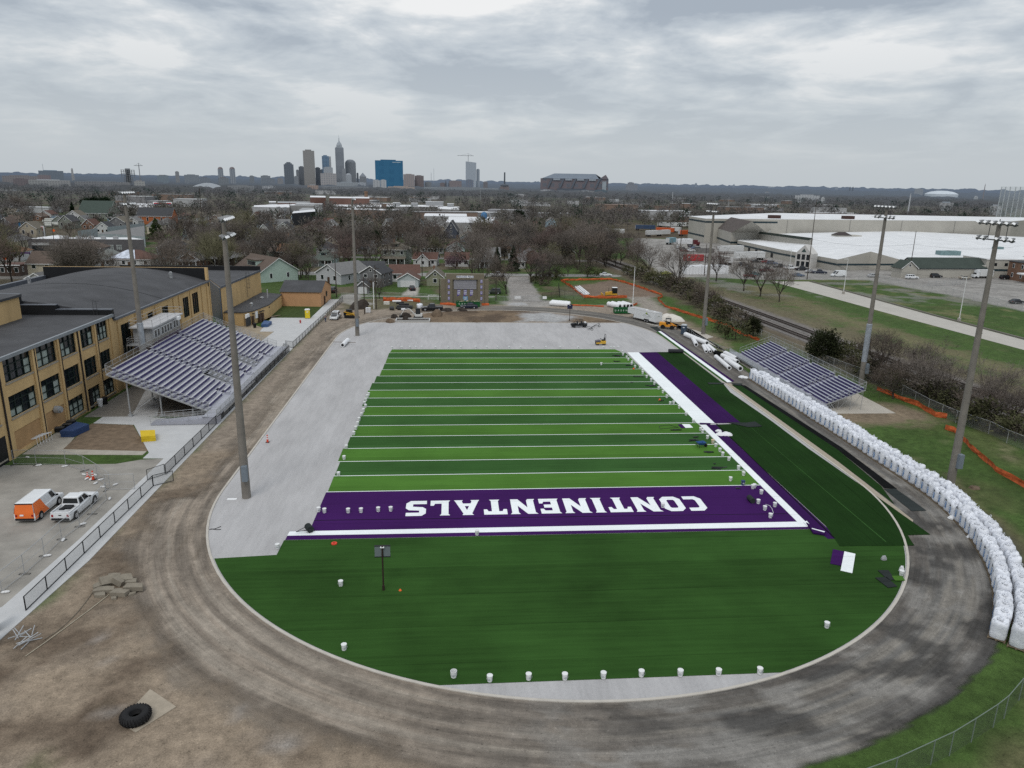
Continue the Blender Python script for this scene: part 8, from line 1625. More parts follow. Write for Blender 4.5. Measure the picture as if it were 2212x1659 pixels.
g0,g1=G('c',1030,115),G('c',1245,118);rt=TG('goal_frame','white soccer goal frame left of the stage wall','goal',(g0[0],g0[1],0));w_=g1[0]-g0[0];hh=HT('c',1030,115,1030,14);mb=MB().path([(0,0,0),(0,0,hh),(w_,0,hh),(w_,0,0)],.08,6).build('goal_mouth',WT,rt);mb=MB().path([(0,0,hh),(.1,1.5,.05),(w_-.1,1.5,.05),(w_,0,hh)],.05,5).build('back_stay',WT,rt)
for i,(x,y,s_)in enumerate([(820,268,.7),(870,255,.6),(845,280,.6)]):p=G('c',x,y+18);mb=bag_mesh(60+i,1.1);o=mb.build('small_bulk_bag',BAGM,None,(p[0],p[1],0),.3*i,True);o.scale=(.9,.9,.9);tag(o,['white sack left of black pickup bonnet, leftmost','white sack nearest the black pickup bonnet','white sack in front of the other two by black pickup'][i],'bulk bag','white sacks by the black pickup')
def scrap(label,k,pts,m,z=.07,name='turf_offcut',cat='turf offcut',curl=0.,group=None):
 q=[G(k,*p)for p in pts];o=q[0];mb=MB().prism([(p[0]-o[0],p[1]-o[1])for p in q],0,.03+curl);return tag(mb.build(name,m,None,(o[0],o[1],z)),label,cat,group)
rt=TG('turf_sample','loose purple and white turf sheet on near right turf','turf offcut',(*G('N',725,268),.06));o=G('N',725,268)
for nm,m_,pts in(('purple_half',T_PUR,((725,268),(797,283),(778,373),(707,360))),('white_half',T_WH,((797.5,282),(868,298),(848,421),(773,404)))):mb=MB().prism([(G('N',*q)[0]-o[0],G('N',*q)[1]-o[1])for q in pts],0,.035).build(nm,m_,rt)
scrap('dark backing sheet lying on track beside white bags','M',((1190,1182),(1268,1180),(1480,1330),(1378,1333)),T_BK,.03);scrap('torn grey backing flap at the end of the wide white strip','L',((1035,766),(1175,768),(1240,760),(1292,795),(1190,800),(1090,778)),T_BK,.09);scrap('grey backing flap where the purple strip starts','F',((1235,857),(1300,857),(1335,893),(1305,897)),T_BK,.06);scrap('thin grey flap across the dark green strip','L',((895,476),(1012,478),(1015,487),(903,487)),T_BK,.08);scrap('grey turned-over flap at top of black strip','M',((140,455),(215,458),(205,472),(165,470)),T_BK,.09)
scrap('dark offcut strip right of yellow-tagged turf edge','N',((1010,403),(1078,402),(1120,462),(1085,466),(1050,440)),T_BK,.07);scrap('large dark offcut near right kerb','N',((993,450),(1065,446),(1135,506),(1076,514)),T_BK,.07);scrap('green offcut against right kerb','N',((1100,440),(1165,440),(1185,470),(1120,470)),T_LT,.09);scrap('purple and dark pile of offcuts at end zone corner','L',((1610,1500),(1680,1540),(1750,1570),(1740,1588),(1660,1575)),T_PURS,.08,curl=.12);scrap('white offcut on the end zone corner pile','L',((1650,1545),(1745,1570),(1740,1576),(1650,1550)),T_WH,.24);scrap('white flap folded over at end line corner','L',((1590,1490),(1615,1482),(1645,1518),(1618,1520)),T_WH,.08)
scrap('small purple and white scrap on light stripe, purple end','L',((680,780),(708,778),(735,805),(705,806)),T_PUR,.06);scrap('small purple and white scrap on light stripe, white end','L',((709,778),(765,778),(790,803),(736,805)),T_WH,.06);scrap('dark purple strip end across the sideline join','L',((838,768),(918,770),(915,780),(845,780)),T_PURS,.062)
for i,(x,y,w_,d_,lb)in enumerate([(245,282,1.7,.7,'dark tool heap on the second stripe from the far edge'),(238,322,1.1,.4,'flat dark scrap on the third stripe from far edge'),(322,352,1.5,.5,'dark turf scraps beside the orange cone'),(390,432,1.6,.6,'green-brown turf scrap heap near the wide white strip'),(485,500,1.6,.5,'scattered dark scraps on a mid-field stripe'),(568,610,.9,.6,'dark scrap with orange cloth'),(790,895,1.4,.6,'grey tool pile left of blue wheelbarrow'),(900,980,1.3,.5,'dark bags below blue wheelbarrow'),(985,1098,1.7,.6,'black tubes heap on dark stripe near goal line'),(815,872,.8,.2,'thin dark tool near wheelbarrow'),(672,822,1.6,.2,'long black roller tool'),(1120,1247,.6,.3,'dark jacket near the goal line corner'),(345,476,.4,.15,'small dark tool on mid-field line'),(945,1068,.3,.1,'tiny dark tool above black tubes')]):
 p=G('L',x,y);rt=TG('tool_pile',lb,'tools',(p[0],p[1],.05),rr_.uniform(-.2,.2));
 for q in range(5 if w_>1 else 3):mb=MB();a=rr_.uniform(-.5,.5);c=V3((rr_.uniform(-w_/3,w_/3),rr_.uniform(-d_/2,d_/2),.08));dv=V3((cos(a),sin(a)*.6,rr_.uniform(-.1,.1)))*w_*.35;mb.tube(c-dv,c+dv,.07,.05,5).build('tool',[BK,T_BK,DK][q%3],rt)
def blob(label,k,x,y,s_,m,name,cat,h=.35,n=3):
 p=G(k,x,y);r2=random.Random(int(x+y));mb=MB()
 for q in range(n):
  c=(r2.uniform(-s_,s_)*.6,r2.uniform(-s_,s_)*.35,0);mb.lathe([(s_*r2.uniform(.5,.7),0),(s_*.5,h*.5),(s_*.25,h*r2.uniform(.8,1.1)),(.02,h*1.1)],7,c)
 return tag(mb.build(name,m,None,(p[0],p[1],.05),0,False),label,cat)
blob('crumpled white plastic sheet on the purple sideline','L',1015,850,1.,WRAP,'plastic_sheet','plastic sheet',.3,5);blob('smaller white sheet beside the crumpled white one','L',975,830,.5,WRAP,'plastic_sheet','plastic sheet',.25,3);blob('orange hat lying by dark scraps near white strip','L',355,376,.25,ORANGE,'orange_hat','hat',.2,2);blob('orange cloth heap on a dark stripe','L',546,606,.28,ORANGE,'orange_cloth','cloth',.3,2);blob('white cloth at the far end of the bag row','M',215,415,.9,WRAP,'plastic_sheet','plastic sheet',.3,4);blob('white plastic scrap on track by the purple board','Y',870,355,.55,WRAP,'plastic_sheet','plastic sheet',.3,4);blob('white plastic scrap between pallets and track','Y',1050,545,.5,WRAP,'plastic_sheet','plastic sheet',.3,3);blob('white rag draped on bucket at right kerb','N',1165,408,.3,WRAP,'rag','rag',.5,3);blob('clear bottles beside a grey tray on near right turf','N',1050,330,.35,GV,'bottles','bottles',.35,4)
p=G('K',398,632);rt=TG('orange_ring','orange-red ring lying on dark turf below end line','ring',(p[0],p[1],.04));mb=MB().lathe([(.12,0.),(.28,0.),(.28,.1),(.12,.1),(.12,0.)],14).build('ring',mat('ring_red',(.65,.06,.03),.6,.1,2),rt);p=G('K',877,970);mb=MB().lathe([(.14,0),(.06,.12),(.02,.14)],8);tag(mb.build('marker_cone',ORANGE,None,(p[0],p[1],.04)),'tiny orange marker cone right of the near clock post','marker')
p=G('L',1213,1345);rt=TG('mat_roll','dark rolled mat standing in purple end zone','mat roll',(p[0],p[1]+.2,.05),.2);mb=MB().tube((-.05,-.5,.3),(.1,.5,.3),.3,.3,12).build('mat',T_BK,rt);p=G('K',218,540);rt=TG('hand_roller','dark grey lawn roller with handle at left of end line','roller',(p[0],p[1],.05),.5);mb=MB().wheel((0,0,.34),.34,.9,14).build('drum',T_BK,rt);mb=MB().path([(0,-.48,.34),(-.9,-.15,.3),(-1.3,0,.25),(-.9,.15,.3),(0,.48,.34)],.03,5).build('handle',DK,rt)
p=G('L',845,945);rt=TG('wheelbarrow','blue wheelbarrow on stripe near the right sideline','wheelbarrow',(p[0],p[1],.05),.2);mb=MB();top_=[(-.6,-.4,.75),(.6,-.45,.75),(.6,.45,.75),(-.6,.4,.75)];bot=[(-.35,-.25,.42),(.3,-.25,.38),(.3,.25,.38),(-.35,.25,.42)]
for i in range(4):j=(i+1)%4;mb.poly([bot[i],bot[j],top_[j],top_[i]])
mb.poly(bot).build('tray',mat('barrow_blue',(.03,.09,.25),.5,.12,2),rt);mb=MB().wheel((.75,0,.22),.22,.14,12).build('wheel',RB,rt);mb=MB().tube((.75,-.1,.22),(-1.,-.3,.6),.025,.025,5).tube((.75,.1,.22),(-1.,.3,.6),.025,.025,5).tube((-.3,-.25,.5),(-.35,-.25,0),.025,.025,5).tube((-.3,.25,.5),(-.35,.25,0),.025,.025,5).build('frame',BK,rt)
mb=MB().path([V3((*G('L',*q),.06))for q in((545,790),(620,783),(685,800),(550,812),(545,790))],.03,4);tag(mb.build('wire_frame',BK),'thin black wire frame beside purple and white scrap','frame');mb=MB().path([V3((*G('L',*q),.06))for q in((1315,1360),(1345,1368),(1362,1390),(1372,1420),(1365,1440))],.025,4);tag(mb.build('rope',WRAP),'pale rope curling between buckets in the end zone','rope')
p=G('Y',840,318);mb=MB().box(-.1,-.9,0,.25,.9,.22);tag(mb.build('purple_board',PURPLE,None,(p[0]+.4,p[1],.02),-.5),'dark purple board on ground by the pallets','board')
for i,(a_,b_)in enumerate([((920,390),(1100,560)),((1155,715),(1285,965))]):A_,B_=V3((*G('Y',*a_),.06)),V3((*G('Y',*b_),.06));mb=MB().tube(A_,B_,.06,.06,6);tag(mb.build('wooden_pole',mat('pole_pale_wood',(.36,.28,.19),.85,.12,2)),['wooden pole lying by pallets, farther one','wooden pole lying by pallets, nearer one'][i],'pole')
rt=TG('beam','pale beam lying on track beside gooseneck trailer','beam',(*G('a',1005,725),.05));A_=V3((*G('a',1005,725),0));B_=V3((*G('a',1380,812),0));mb=MB().tube(V3((0,0,.06)),B_-A_+V3((0,0,.06)),.07,.07,5).build('beam',OFFWHITE,rt)
p=G('I',1685,492);mb=MB().box(-.5,-.18,0,.5,.18,.06);tag(mb.build('white_board',WT,None,(p[0],p[1],.02)),'flat white board on grey infield at foot of near pole','board');mb=MB().path([V3((*G('I',*q),.05))for q in((1520,712),(1560,708),(1605,690))],.03,4).path([V3((*G('I',*q),.05))for q in((1530,708),(1575,714),(1605,712))],.03,4);tag(mb.build('twig',BK),'thin dark twig on grey infield near the kerb','twig')
mound('earth clump in grass behind the white bags','M',(1760,1165),(1860,1180),.3,SOIL,.6,15)
def barkmat(name,col,rnd=.25):
 return mat(name,col,.95,.25,1.,rnd=rnd,spec=.05)
BARK=barkmat('bark_grey_brown',(.060,.052,.044));TWIGS=[barkmat('twig_grey_brown',(.150,.130,.116)),barkmat('twig_brown',(.130,.106,.090)),barkmat('twig_budding_olive',(.150,.142,.090)),barkmat('twig_dark',(.095,.085,.080)),barkmat('twig_reddish',(.145,.108,.098))]
def twigquad(mb,a,d,ln,w_,r2):
 s_=d.cross(V3((r2.uniform(-1,1),r2.uniform(-1,1),r2.uniform(-1,1))));
 if s_.length<1e-4:return
 s_=s_.normalized()*w_;b=a+d*ln;mb.poly([a-s_,a+s_,b+s_*.4,b-s_*.4])
def BM(seed,h,spread,dens=1.,fork=.28,tw=.027):
 r2=random.Random(seed);tr,cr=MB(),MB()
 def rv(k):return V3((r2.uniform(-1,1),r2.uniform(-1,1),r2.uniform(-1,1)))*k
 def grow(p,d,ln,r,lv):
  n=3 if lv<2 else 2;q=p.copy();pts=[q.copy()]
  for i in range(n):
   d=(d+rv(.16)+V3((0,0,.06))).normalized();q2=q+d*(ln/n);ra,rb_=r*(1-.5*i/n),r*(1-.5*(i+1)/n)
   if lv<=2:tr.tube(q,q2,ra,rb_,6 if lv==0 else(5 if lv==1 else 3),cap=False)
   else:twigquad(cr,q,(q2-q).normalized(),(q2-q).length,max(rb_,tw),r2)
   q=q2;pts.append(q.copy())
  if lv>=4:
   for i in range(int(3*dens)):a=pts[0].lerp(pts[-1],r2.random());twigquad(cr,a,(d+rv(.9)).normalized(),ln*r2.uniform(.5,.9),tw*.8,r2)
   return
  kids={0:r2.randint(5,7),1:r2.randint(4,6),2:r2.randint(4,6),3:r2.randint(3,5)}[lv]
  for i in range(kids):
   u=r2.uniform(.35 if lv else .55,1.)if i else 1.;k=min(len(pts)-2,int(u*(len(pts)-1)));a=pts[k].lerp(pts[k+1],u*(len(pts)-1)-k);az_=2*PI*(i+r2.random()*.7)/kids;s_=d.orthogonal().normalized();c=d.cross(s_)
   nd=(d*(.75 if lv else .8)+(s_*cos(az_)+c*sin(az_))*spread*r2.uniform(.6,1.1)+V3((0,0,.12))).normalized()
   grow(a,nd,ln*r2.uniform(.55,.78)if lv else h*r2.uniform(.30,.42),max(r*.5,.02),lv+1)
 grow(V3((0,0,-.1)),V3((0,0,1)),h*fork,h*.022,0)
 return tr,cr
def LM(kind,seed,h,r,n,leaf):
 r2=random.Random(seed);tr,cr=MB(),MB();tr.tube((0,0,0),(0,0,h*.5),h*.025,h*.012,6)
 cl=[(r2.uniform(-1,1),r2.uniform(-1,1),r2.uniform(-1,1))for _ in range(26)]
 for i in range(n):
  if kind=='cone':z=h*(.08+.92*(1-sqrt(r2.random())));rad=r*(1-z/h)**.85*(1+.22*sin(z*6./h*5));a=r2.uniform(0,2*PI);q=rad*(.45+.55*sqrt(r2.random()));p=V3((q*cos(a),q*sin(a),z-.12*q))
  else:
   c=cl[r2.randrange(len(cl))];c=V3(c);c=c.normalized()*(c.length**.4)*.62;p=V3((c.x*r,c.y*r,h*.52+c.z*h*.46))+V3((r2.gauss(0,1)*r*.2,r2.gauss(0,1)*r*.2,r2.gauss(0,1)*h*.1));p.z=max(.1,p.z)
  d=V3((p.x,p.y,(p.z-h*.45)*.6)).normalized()+V3((r2.uniform(-.6,.6),r2.uniform(-.6,.6),r2.uniform(-.6,.6)));d.normalize();twigquad(cr,p,d,leaf*r2.uniform(.7,1.5),leaf*.36,r2)
 return tr,cr
EVG=[mat('evergreen_dark',(.016,.030,.015),.9,.45,.5,rnd=.2,spec=.05),mat('pine_green',(.042,.068,.020),.9,.4,.5,rnd=.2,spec=.05),mat('cedar_olive',(.030,.036,.018),.9,.45,.5,rnd=.2,spec=.05)]
SHRUB=[mat('shrub_olive',(.078,.080,.042),.95,.4,.7,rnd=.25,spec=.05),mat('shrub_brown',(.105,.090,.070),.95,.3,.7,rnd=.25,spec=.05)]
class Proto:
 def __init__(s,name,cat,tr,cr,tm,cm,h):
  s.root=TG(name,'t',cat,(0,0,-90));s.cat=cat;s.h=h;s.used=False
  tr.build('trunk',tm,s.root);cr.build('crown',cm,s.root)
 def put(s,x,y,h,label,group,rz=None,wide=1.):
  k=h/s.h;rz=RND.uniform(0,6.28)if rz is None else rz
  if not s.used:s.used=True;o=s.root;o.location=(x,y,0);o.rotation_euler=(0,0,rz);o['label']=label;o['group']=group;o.scale=(k*wide,k*wide,k);return o
  return dup(s.root,(x,y,0),rz,label,group,(k*wide,k*wide,k))
BT=[]
for i,(sp_,dn,fk)in enumerate(((.62,1.,.26),(.75,1.,.22),(.5,1.2,.30),(.85,.9,.2),(.68,1.1,.25),(.58,1.3,.33))):
 for c_ in((i%5,)if i!=2 else(2,0)):tr,cr=BM(100+i*7+c_,12.,sp_,dn,fk);BT.append(Proto('bare_tree','tree',tr,cr,BARK,TWIGS[c_],12.))
tr,cr=LM('cone',4,10,3.,3800,.42);SPR=Proto('spruce_tree','tree',tr,cr,BARK,EVG[0],10);tr,cr=LM('cone',9,10,4.4,3200,.5);PIN=Proto('pine_tree','tree',tr,cr,BARK,EVG[1],10)
tr,cr=LM('round',5,8,4.2,5200,.36);CED=Proto('cedar_tree','tree',tr,cr,BARK,EVG[2],8);tr,cr=LM('round',6,8,4.6,5200,.4);CE2=Proto('cedar_tree','tree',tr,cr,BARK,EVG[0],8)
SH=[]
for i in range(3):tr,cr=LM('round',30+i,3,2.,700,.22);SH.append(Proto('shrub','shrub',tr,cr,BARK,SHRUB[i%2],3))
def hpx(k,bx,by,ty,k2=None,tx=None):p=G(k,bx,by);d=ray(k2 or k,tx if tx is not None else bx,ty);return p,max(2.,CAMH+d.z*hypot(*p)/hypot(d.x,d.y))
gT='evergreens'
for pr_,k,bx,by,ty,lb,wd in[(CED,'e',420,150,-130,'dark bushy cedar behind the orange fence, left of bleacher',1.15),(CED,'e',1395,530,40,'dark bushy cedar behind the middle of the bleacher',1.2),(CE2,'D',690,1080,800,'large dark round cedar left of the gym parapet',1.15),(PIN,'D',1370,760,575,'yellow-green pine beside the grey workshop',1.3),(SPR,'V',1355,520,85,'blue-green spruce beside the grey porch house',1.),(SPR,'V',1640,520,95,'dark evergreen right of the blue-green spruce',1.25),(SPR,'C',765,960,800,'dark spruce left of the centre floodlight',1.1),(CE2,'C',930,1090,890,'dark rounded evergreen right of centre floodlight',.9),(CE2,'C',1040,1090,895,'second dark evergreen right of centre floodlight',1.),(SPR,'D',640,580,430,'dark conifer left of green-roofed hall',1.),(CE2,'D',830,560,385,'dark evergreen above green-roofed hall, left one',1.3),(CE2,'D',905,560,380,'dark evergreen above green-roofed hall, right one',1.1),(CED,'D',1150,560,470,'small dark evergreen beside cream brown-roofed house',.9),(CE2,'X',190,330,175,'green evergreen left of the near floodlight head',1.2),(CE2,'W',405,560,400,'lone green tree in the woods before the stadium',1.),(PIN,'D',1660,680,590,'bright green tree behind the bare branches',.9)]:
 p,h=hpx(k,bx,by,ty);pr_.put(p[0],p[1],h,lb,gT,wide=wd*.75)
named=[('T',745,850,470,5,'slim bare tree in front of warehouse, leftmost of four'),('T',1045,955,600,0,'slim bare tree in front of warehouse, second of four'),('T',1225,1015,540,4,'slim bare tree in front of warehouse, third of four'),('T',1433,1075,690,0,'bare spreading tree nearest the trail start'),('M',1120,430,60,1,'bare tree behind the sleeved light pole'),('M',1420,505,160,3,'wide bare tree among railway brush, middle'),('M',1960,680,310,3,'wide bare tree among railway brush, far right'),('F',520,410,220,1,'bare forked tree on lawn left of bulldozer patch'),('F',850,335,60,3,'dark spreading tree behind the bulldozer patch'),('F',940,330,110,1,'dark tree just right of the spreading one'),('T',330,940,470,0,'large bare tree at the left yard edge'),('T',20,780,410,1,'bare tree left of the warehouse yard road'),('E',410,430,140,2,'tall bare tree group on lawn behind peach garage'),('E',370,430,170,0,'bare tree left in lawn group behind peach garage'),('E',450,432,180,4,'bare tree right in lawn group behind peach garage'),('E',840,300,160,1,'bare tree just left of centre pole before porch house'),('E',980,310,180,3,'bare dark tree left of the big grey house'),('E',1400,320,30,0,'tall bare tree right of the big grey house'),('E',1095,610,400,1,'bare shrubby tree by wire gate pole'),('V',960,560,300,3,'dark bare tree before the grey porch house'),('V',1520,920,300,1,'pale forked tree right of the stage wall'),('D',620,760,590,3,'pale bare tree in front of workshop roof'),('D',1440,1000,780,1,'bare tree beside the yellow bollards'),('D',850,660,540,3,'dark reddish tree in front of green-roofed hall'),('D',170,560,360,3,'big bare tree at far left above blue shop'),('X',440,940,420,0,'tall bare tree beside brick bungalow'),('X',930,800,540,3,'dense dark bare tree behind mint house'),('X',1750,1080,560,1,'bare multi-stem tree right of mint house'),('X',1235,360,90,1,'bare tree in front of white industrial roofs')]
used_xy=[]
for k,bx,by,ty,ti,lb in named:
 p,h=hpx(k,bx,by,ty);BT[ti].put(p[0],p[1],min(h,22),lb,'bare trees around the field');used_xy.append(p)
p=G('V',640,480);tr,cr=BM(77,5,.9,1.3,.12);PS=Proto('flowering_shrub','shrub',tr,cr,BARK,barkmat('twig_purple',(.14,.10,.115)),5);PS.put(p[0],p[1],6.5,'purple-tinged bare shrub in front of long white house','shrubs',wide=1.4)
hedge=[(G('F',1120,440),0),(G('F',1180,470),1),(G('F',1240,490),0),(G('F',1300,505),2),(G('F',1370,530),0),(G('F',1430,550),1),(G('F',1500,590),0),(G('F',1560,620),1),(G('F',1620,655),2),(G('F',1690,690),1),(G('F',1760,750),0),(G('F',1840,790),1),(G('F',1900,800),2),(G('F',2000,860),1)]
hw_=['dense','ragged','low','olive','brown','rounded','tangled','dark','spiky','pale','leafy','wide','small','thick','mossy','dry','sprawling','greenish','stubby','bushy','scrubby','twiggy','upright','loose','matted','squat']
for i,(p,s_)in enumerate(hedge):SH[s_].put(p[0]+1,p[1],RND.uniform(3.2,5.5),'%s shrub in brush line by the railway, %s from the far end'%(hw_[i],ordn(i+1)),'brush along the railway',wide=1.25)
h2=[('M',1075,420),('M',1170,440),('M',1230,470),('M',1330,520),('M',1480,560),('M',1560,600),('M',1640,640),('M',1740,690),('M',1830,740),('M',1900,760),('M',2000,800),('M',2090,850),('M',1480,520),('M',1580,560),('M',960,300),('M',930,330),('M',1010,380),('F',1980,960),('F',1850,900),('M',2140,830)]
for i,(k,x,y)in enumerate(h2):p=G(k,x,y);SH[i%3].put(p[0],p[1],RND.uniform(2.2,4.6),'%s shrub in brush behind the bleacher and pole, %s of the line'%(hw_[i],ordn(i+1)),'brush behind the bleacher',wide=1.3)
h3=[('M',1250,560),('M',1390,540),('M',1540,620),('M',1700,640),('M',1790,700),('M',1880,700),('M',2060,760),('M',1160,330),('M',2110,760),('F',1420,480),('F',1500,540),('F',1620,590),('F',1750,700)]
for i,(k,x,y)in enumerate(h3):
 p=G(k,x,y);BT[(1,3,0,4)[i%4]].put(p[0],p[1],RND.uniform(4.5,8.),'bare %s sapling in the railway brush, %s counted from the bleacher side'%(['thin','bent','brown','spreading','grey','low','leaning','twiggy','open','forked','slender','broad','wispy'][i],ordn(i+1)),'saplings in the railway brush',wide=1.25);used_xy.append(p)
lane=[('F',240,440),('F',310,430),('F',360,420),('F',200,470),('F',280,490),('F',410,440),('F',690,420),('F',600,380),('F',760,400),('F',1000,400),('F',1060,420)]
for i,(k,x,y)in enumerate(lane):
 p=G(k,x,y)
 if i<7:BT[(1,0,2,5,4,3,1)[i]].put(p[0],p[1],RND.uniform(9,14),'bare tree %s in the thicket right of the lane'%['nearest','second','third','leftmost','innermost','rear','rightmost'][i],'thicket by the lane')
 SH[i%3].put(p[0]+1.5,p[1]-1.5,RND.uniform(2.5,4),'%s undergrowth bush in the lane thicket'%hw_[i],'thicket by the lane',wide=1.3)
 used_xy.append(p)
WC=[WSID,WSID,CSID,GGS,BSID,TANS,GSID,MATS['siding_grey_white'],SAGE,BRK];RC=[ROOFG,ROOFB,ROOFD,ROOFT,ROOFR,ROOFG];wn=['white','chalk white','cream','grey-green','pale blue','tan','dark grey','off-white','sage','brick'];rn=['grey','brown','charcoal','tan-grey','red-brown','pale grey']
cells=[(x,y)for y in(318,345,372,402,432,465,500,540,585,630)for x in range(-int(.62*y),int(min(.16*y,85)),15)];nh=0;rh=random.Random(5)
for x,y in cells:
 x+=rh.uniform(-2,2);y+=rh.uniform(-3,3)
 if rh.random()<.22 or any(hypot(x+4-a,y+5-b)<c+6 for a,b,c in FOOT):continue
 a_,b_=rh.randrange(10),rh.randrange(6);nh+=1
 house('%s house with %s roof among trees, %s counted from nearest left'%(wn[a_],rn[b_],ordn(nh)),(x,y),(x+rh.uniform(7,10),y),rh.uniform(9,13),rh.choice((3,3,4.8)),rh.choice(('front','front','side','hip')),rh.uniform(2.4,4),WC[a_],RC[b_],2,over=.4)
 if nh>=100:break
def to_px(x,y,z):
 v=V3((x,y,z-CAMH));zz=v.dot(FWD);return 1106+F*v.dot(RGT)/zz,829.5+F*v.dot(DWN)/zz
WIN=[('E',500,180,740,340),('E',520,290,820,480),('E',880,320,1140,575),('E',1170,330,1450,520),('E',1490,330,1790,505),('E',1100,130,1335,325),('E',1380,220,1640,330),('E',1660,225,1870,330),('X',820,800,1400,1180),('X',0,640,330,945),('X',1120,385,1395,515),('D',230,900,500,1160),('D',930,890,1330,1005),('D',240,740,1400,900),('D',290,640,380,730),('D',380,560,780,660),('D',680,460,970,570),('D',1190,540,1530,640),('V',500,60,810,250),('V',360,560,1230,1160),('C',1650,855,1925,980),('C',0,640,550,775),('C',330,735,530,820),('C',690,655,1110,700),('C',1150,655,1800,735),('C',1480,750,2095,850),('C',480,575,1010,665),('D',1380,425,1470,475),('D',950,440,1330,480),('W',1280,600,1580,700),('W',1640,540,2212,700)]
def blocked(x,y,h):
 u0,v0=to_px(x,y,0);u1,v1=to_px(x,y,h*.55)
 for k,x0,y0,x1,y1 in WIN:
  a,b,s_=ZS[k];X0,Y0,X1,Y1=[(a+x0/s_)/1.82278,(b+y0/s_)/1.82278,(a+x1/s_)/1.82278,(b+y1/s_)/1.82278]
  if X0-6<u0<X1+6 and v1<Y1-2 and v0>(Y0+Y1)/2:return True
 return False
def free(x,y,h,pad=2.):
 if hypot(x-CX,max(0,y-YT))<55 and y<215:return False
 for fx,fy,fr in FOOT:
  if hypot(x-fx,y-fy)<fr+pad-2:return False
 if abs(y-276)<5.5 or(15<x<29 and 205<y<275)or(x>27 and y<300)or(x>85 and y<520 and x-85>(y-300)*.02):return False
 if x<-40 and y<222:return False
 return not blocked(x,y,h)
cnt=0;tries=0;tl_=[]
while cnt<150 and tries<9000:
 tries+=1;y=225+(RND.random()**.85)*190;x=RND.uniform(-.62*y-8,min(.30*y+30,84))
 h=RND.uniform(8.5,16.5)
 if not free(x,y,h):continue
 if any(hypot(x-a,y-b)<4.6 for a,b in used_xy):continue
 used_xy.append((x,y));tl_.append((x,y,h));cnt+=1
tl_.sort(key=lambda q:q[1])
HOUSES=[(o.location.x,o.location.y,o['label'])for o in bpy.data.objects if o.get('category')in('house','garage','building','workshop','shop')and o.parent is None]
seen={}
adj=['tall','rounded','thin','broad','dense','open','grey-brown','twiggy','leaning','dark','airy','spreading']
for i,(x,y,h)in enumerate(tl_):
 hx,hy,hl_=min(HOUSES,key=lambda q:hypot(q[0]-x,(q[1]-y)*.8));u,v=to_px(x,y,0);hu,hv=to_px(hx,hy,0)
 side='behind' if y>hy+6 and abs(u-hu)<30 else('in front of' if y<hy-6 and abs(u-hu)<30 else('left of' if u<hu else 'right of'))
 short=' '.join(hl_.split()[:6]);key=(side,short);n=seen.get(key,0);seen[key]=n+1
 lb='%s bare tree %s %s'%(adj[n%12],side,short)
 BT[RND.randrange(len(BT))].put(x,y,h,lb,'bare trees among the houses',wide=RND.uniform(.9,1.2))
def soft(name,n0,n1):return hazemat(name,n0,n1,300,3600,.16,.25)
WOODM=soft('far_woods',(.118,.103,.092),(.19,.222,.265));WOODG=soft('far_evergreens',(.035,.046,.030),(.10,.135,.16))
def woods(name,n,ymin,ymax,nq,hmin,hmax,m,xs,seed,pw=1.,qs=1.,rej=True):
 rs=np.random.RandomState(seed);V_,C=[],0;nn=0
 while nn<n:
  C+=1
  if C>n*12:break
  y=ymin+(ymax-ymin)*(rs.rand()**pw);x=(rs.rand()*2-1)*(y*.80+40)+xs*y
  h=hmin+(hmax-hmin)*rs.rand()
  if vnoise(np.array([x/90.]),np.array([y/140.]))[0]<.24:continue
  if rej:
   if x>85 and y<530 and x>85+(y-300)*.02:continue
   if any(hypot(x-a,y-b)<c+1 for a,b,c in FOOT):continue
   if blocked(x,y,h):continue
  R_=h*(.30+.18*rs.rand());k=nq;d=rs.randn(k,3);d/=np.linalg.norm(d,axis=1)[:,None];rad=(.35+.65*rs.rand(k)**.5)[:,None]
  c=d*rad*np.array([R_,R_,h*.36])+np.array([x,y,h*.62]);dirv=d*.7+rs.randn(k,3)*.5+np.array([0,0,.35]);dirv/=np.linalg.norm(dirv,axis=1)[:,None];sd_=np.cross(dirv,rs.randn(k,3));sd_/=np.linalg.norm(sd_,axis=1)[:,None]
  L_=(h*.11*(.6+.8*rs.rand(k)))[:,None]*qs;w_=(.022*h*qs*(.5+rs.rand(k)))[:,None]
  V_.append(np.stack([c-sd_*w_,c+sd_*w_,c+dirv*L_+sd_*w_*.6,c+dirv*L_-sd_*w_*.6],1).reshape(-1,3));V_.append(np.array([[x-.25,y,0],[x+.25,y,0],[x+.12,y,h*.6],[x-.12,y,h*.6]]));nn+=1
 v=np.concatenate(V_);nf=len(v)//4;me=bpy.data.meshes.new(name);me.vertices.add(len(v));me.vertices.foreach_set('co',v.ravel().astype(np.float32));me.loops.add(nf*4);me.polygons.add(nf);me.loops.foreach_set('vertex_index',np.arange(nf*4));me.polygons.foreach_set('loop_start',np.arange(nf)*4);me.update(calc_edges=True);me.materials.append(m);o=bpy.data.objects.new(name,me);COL.objects.link(o);o['kind']='stuff';return o
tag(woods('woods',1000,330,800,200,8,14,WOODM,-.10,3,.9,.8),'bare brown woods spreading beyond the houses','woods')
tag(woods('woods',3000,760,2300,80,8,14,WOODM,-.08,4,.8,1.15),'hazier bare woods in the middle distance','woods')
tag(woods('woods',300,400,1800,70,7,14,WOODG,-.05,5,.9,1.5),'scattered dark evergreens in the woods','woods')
WF=[mat('far_roof_%d'%i,c,.7,.1,.05)for i,c in enumerate(((.60,.61,.63),(.42,.43,.44),(.26,.26,.27),(.22,.16,.13)))];rh=random.Random(9)
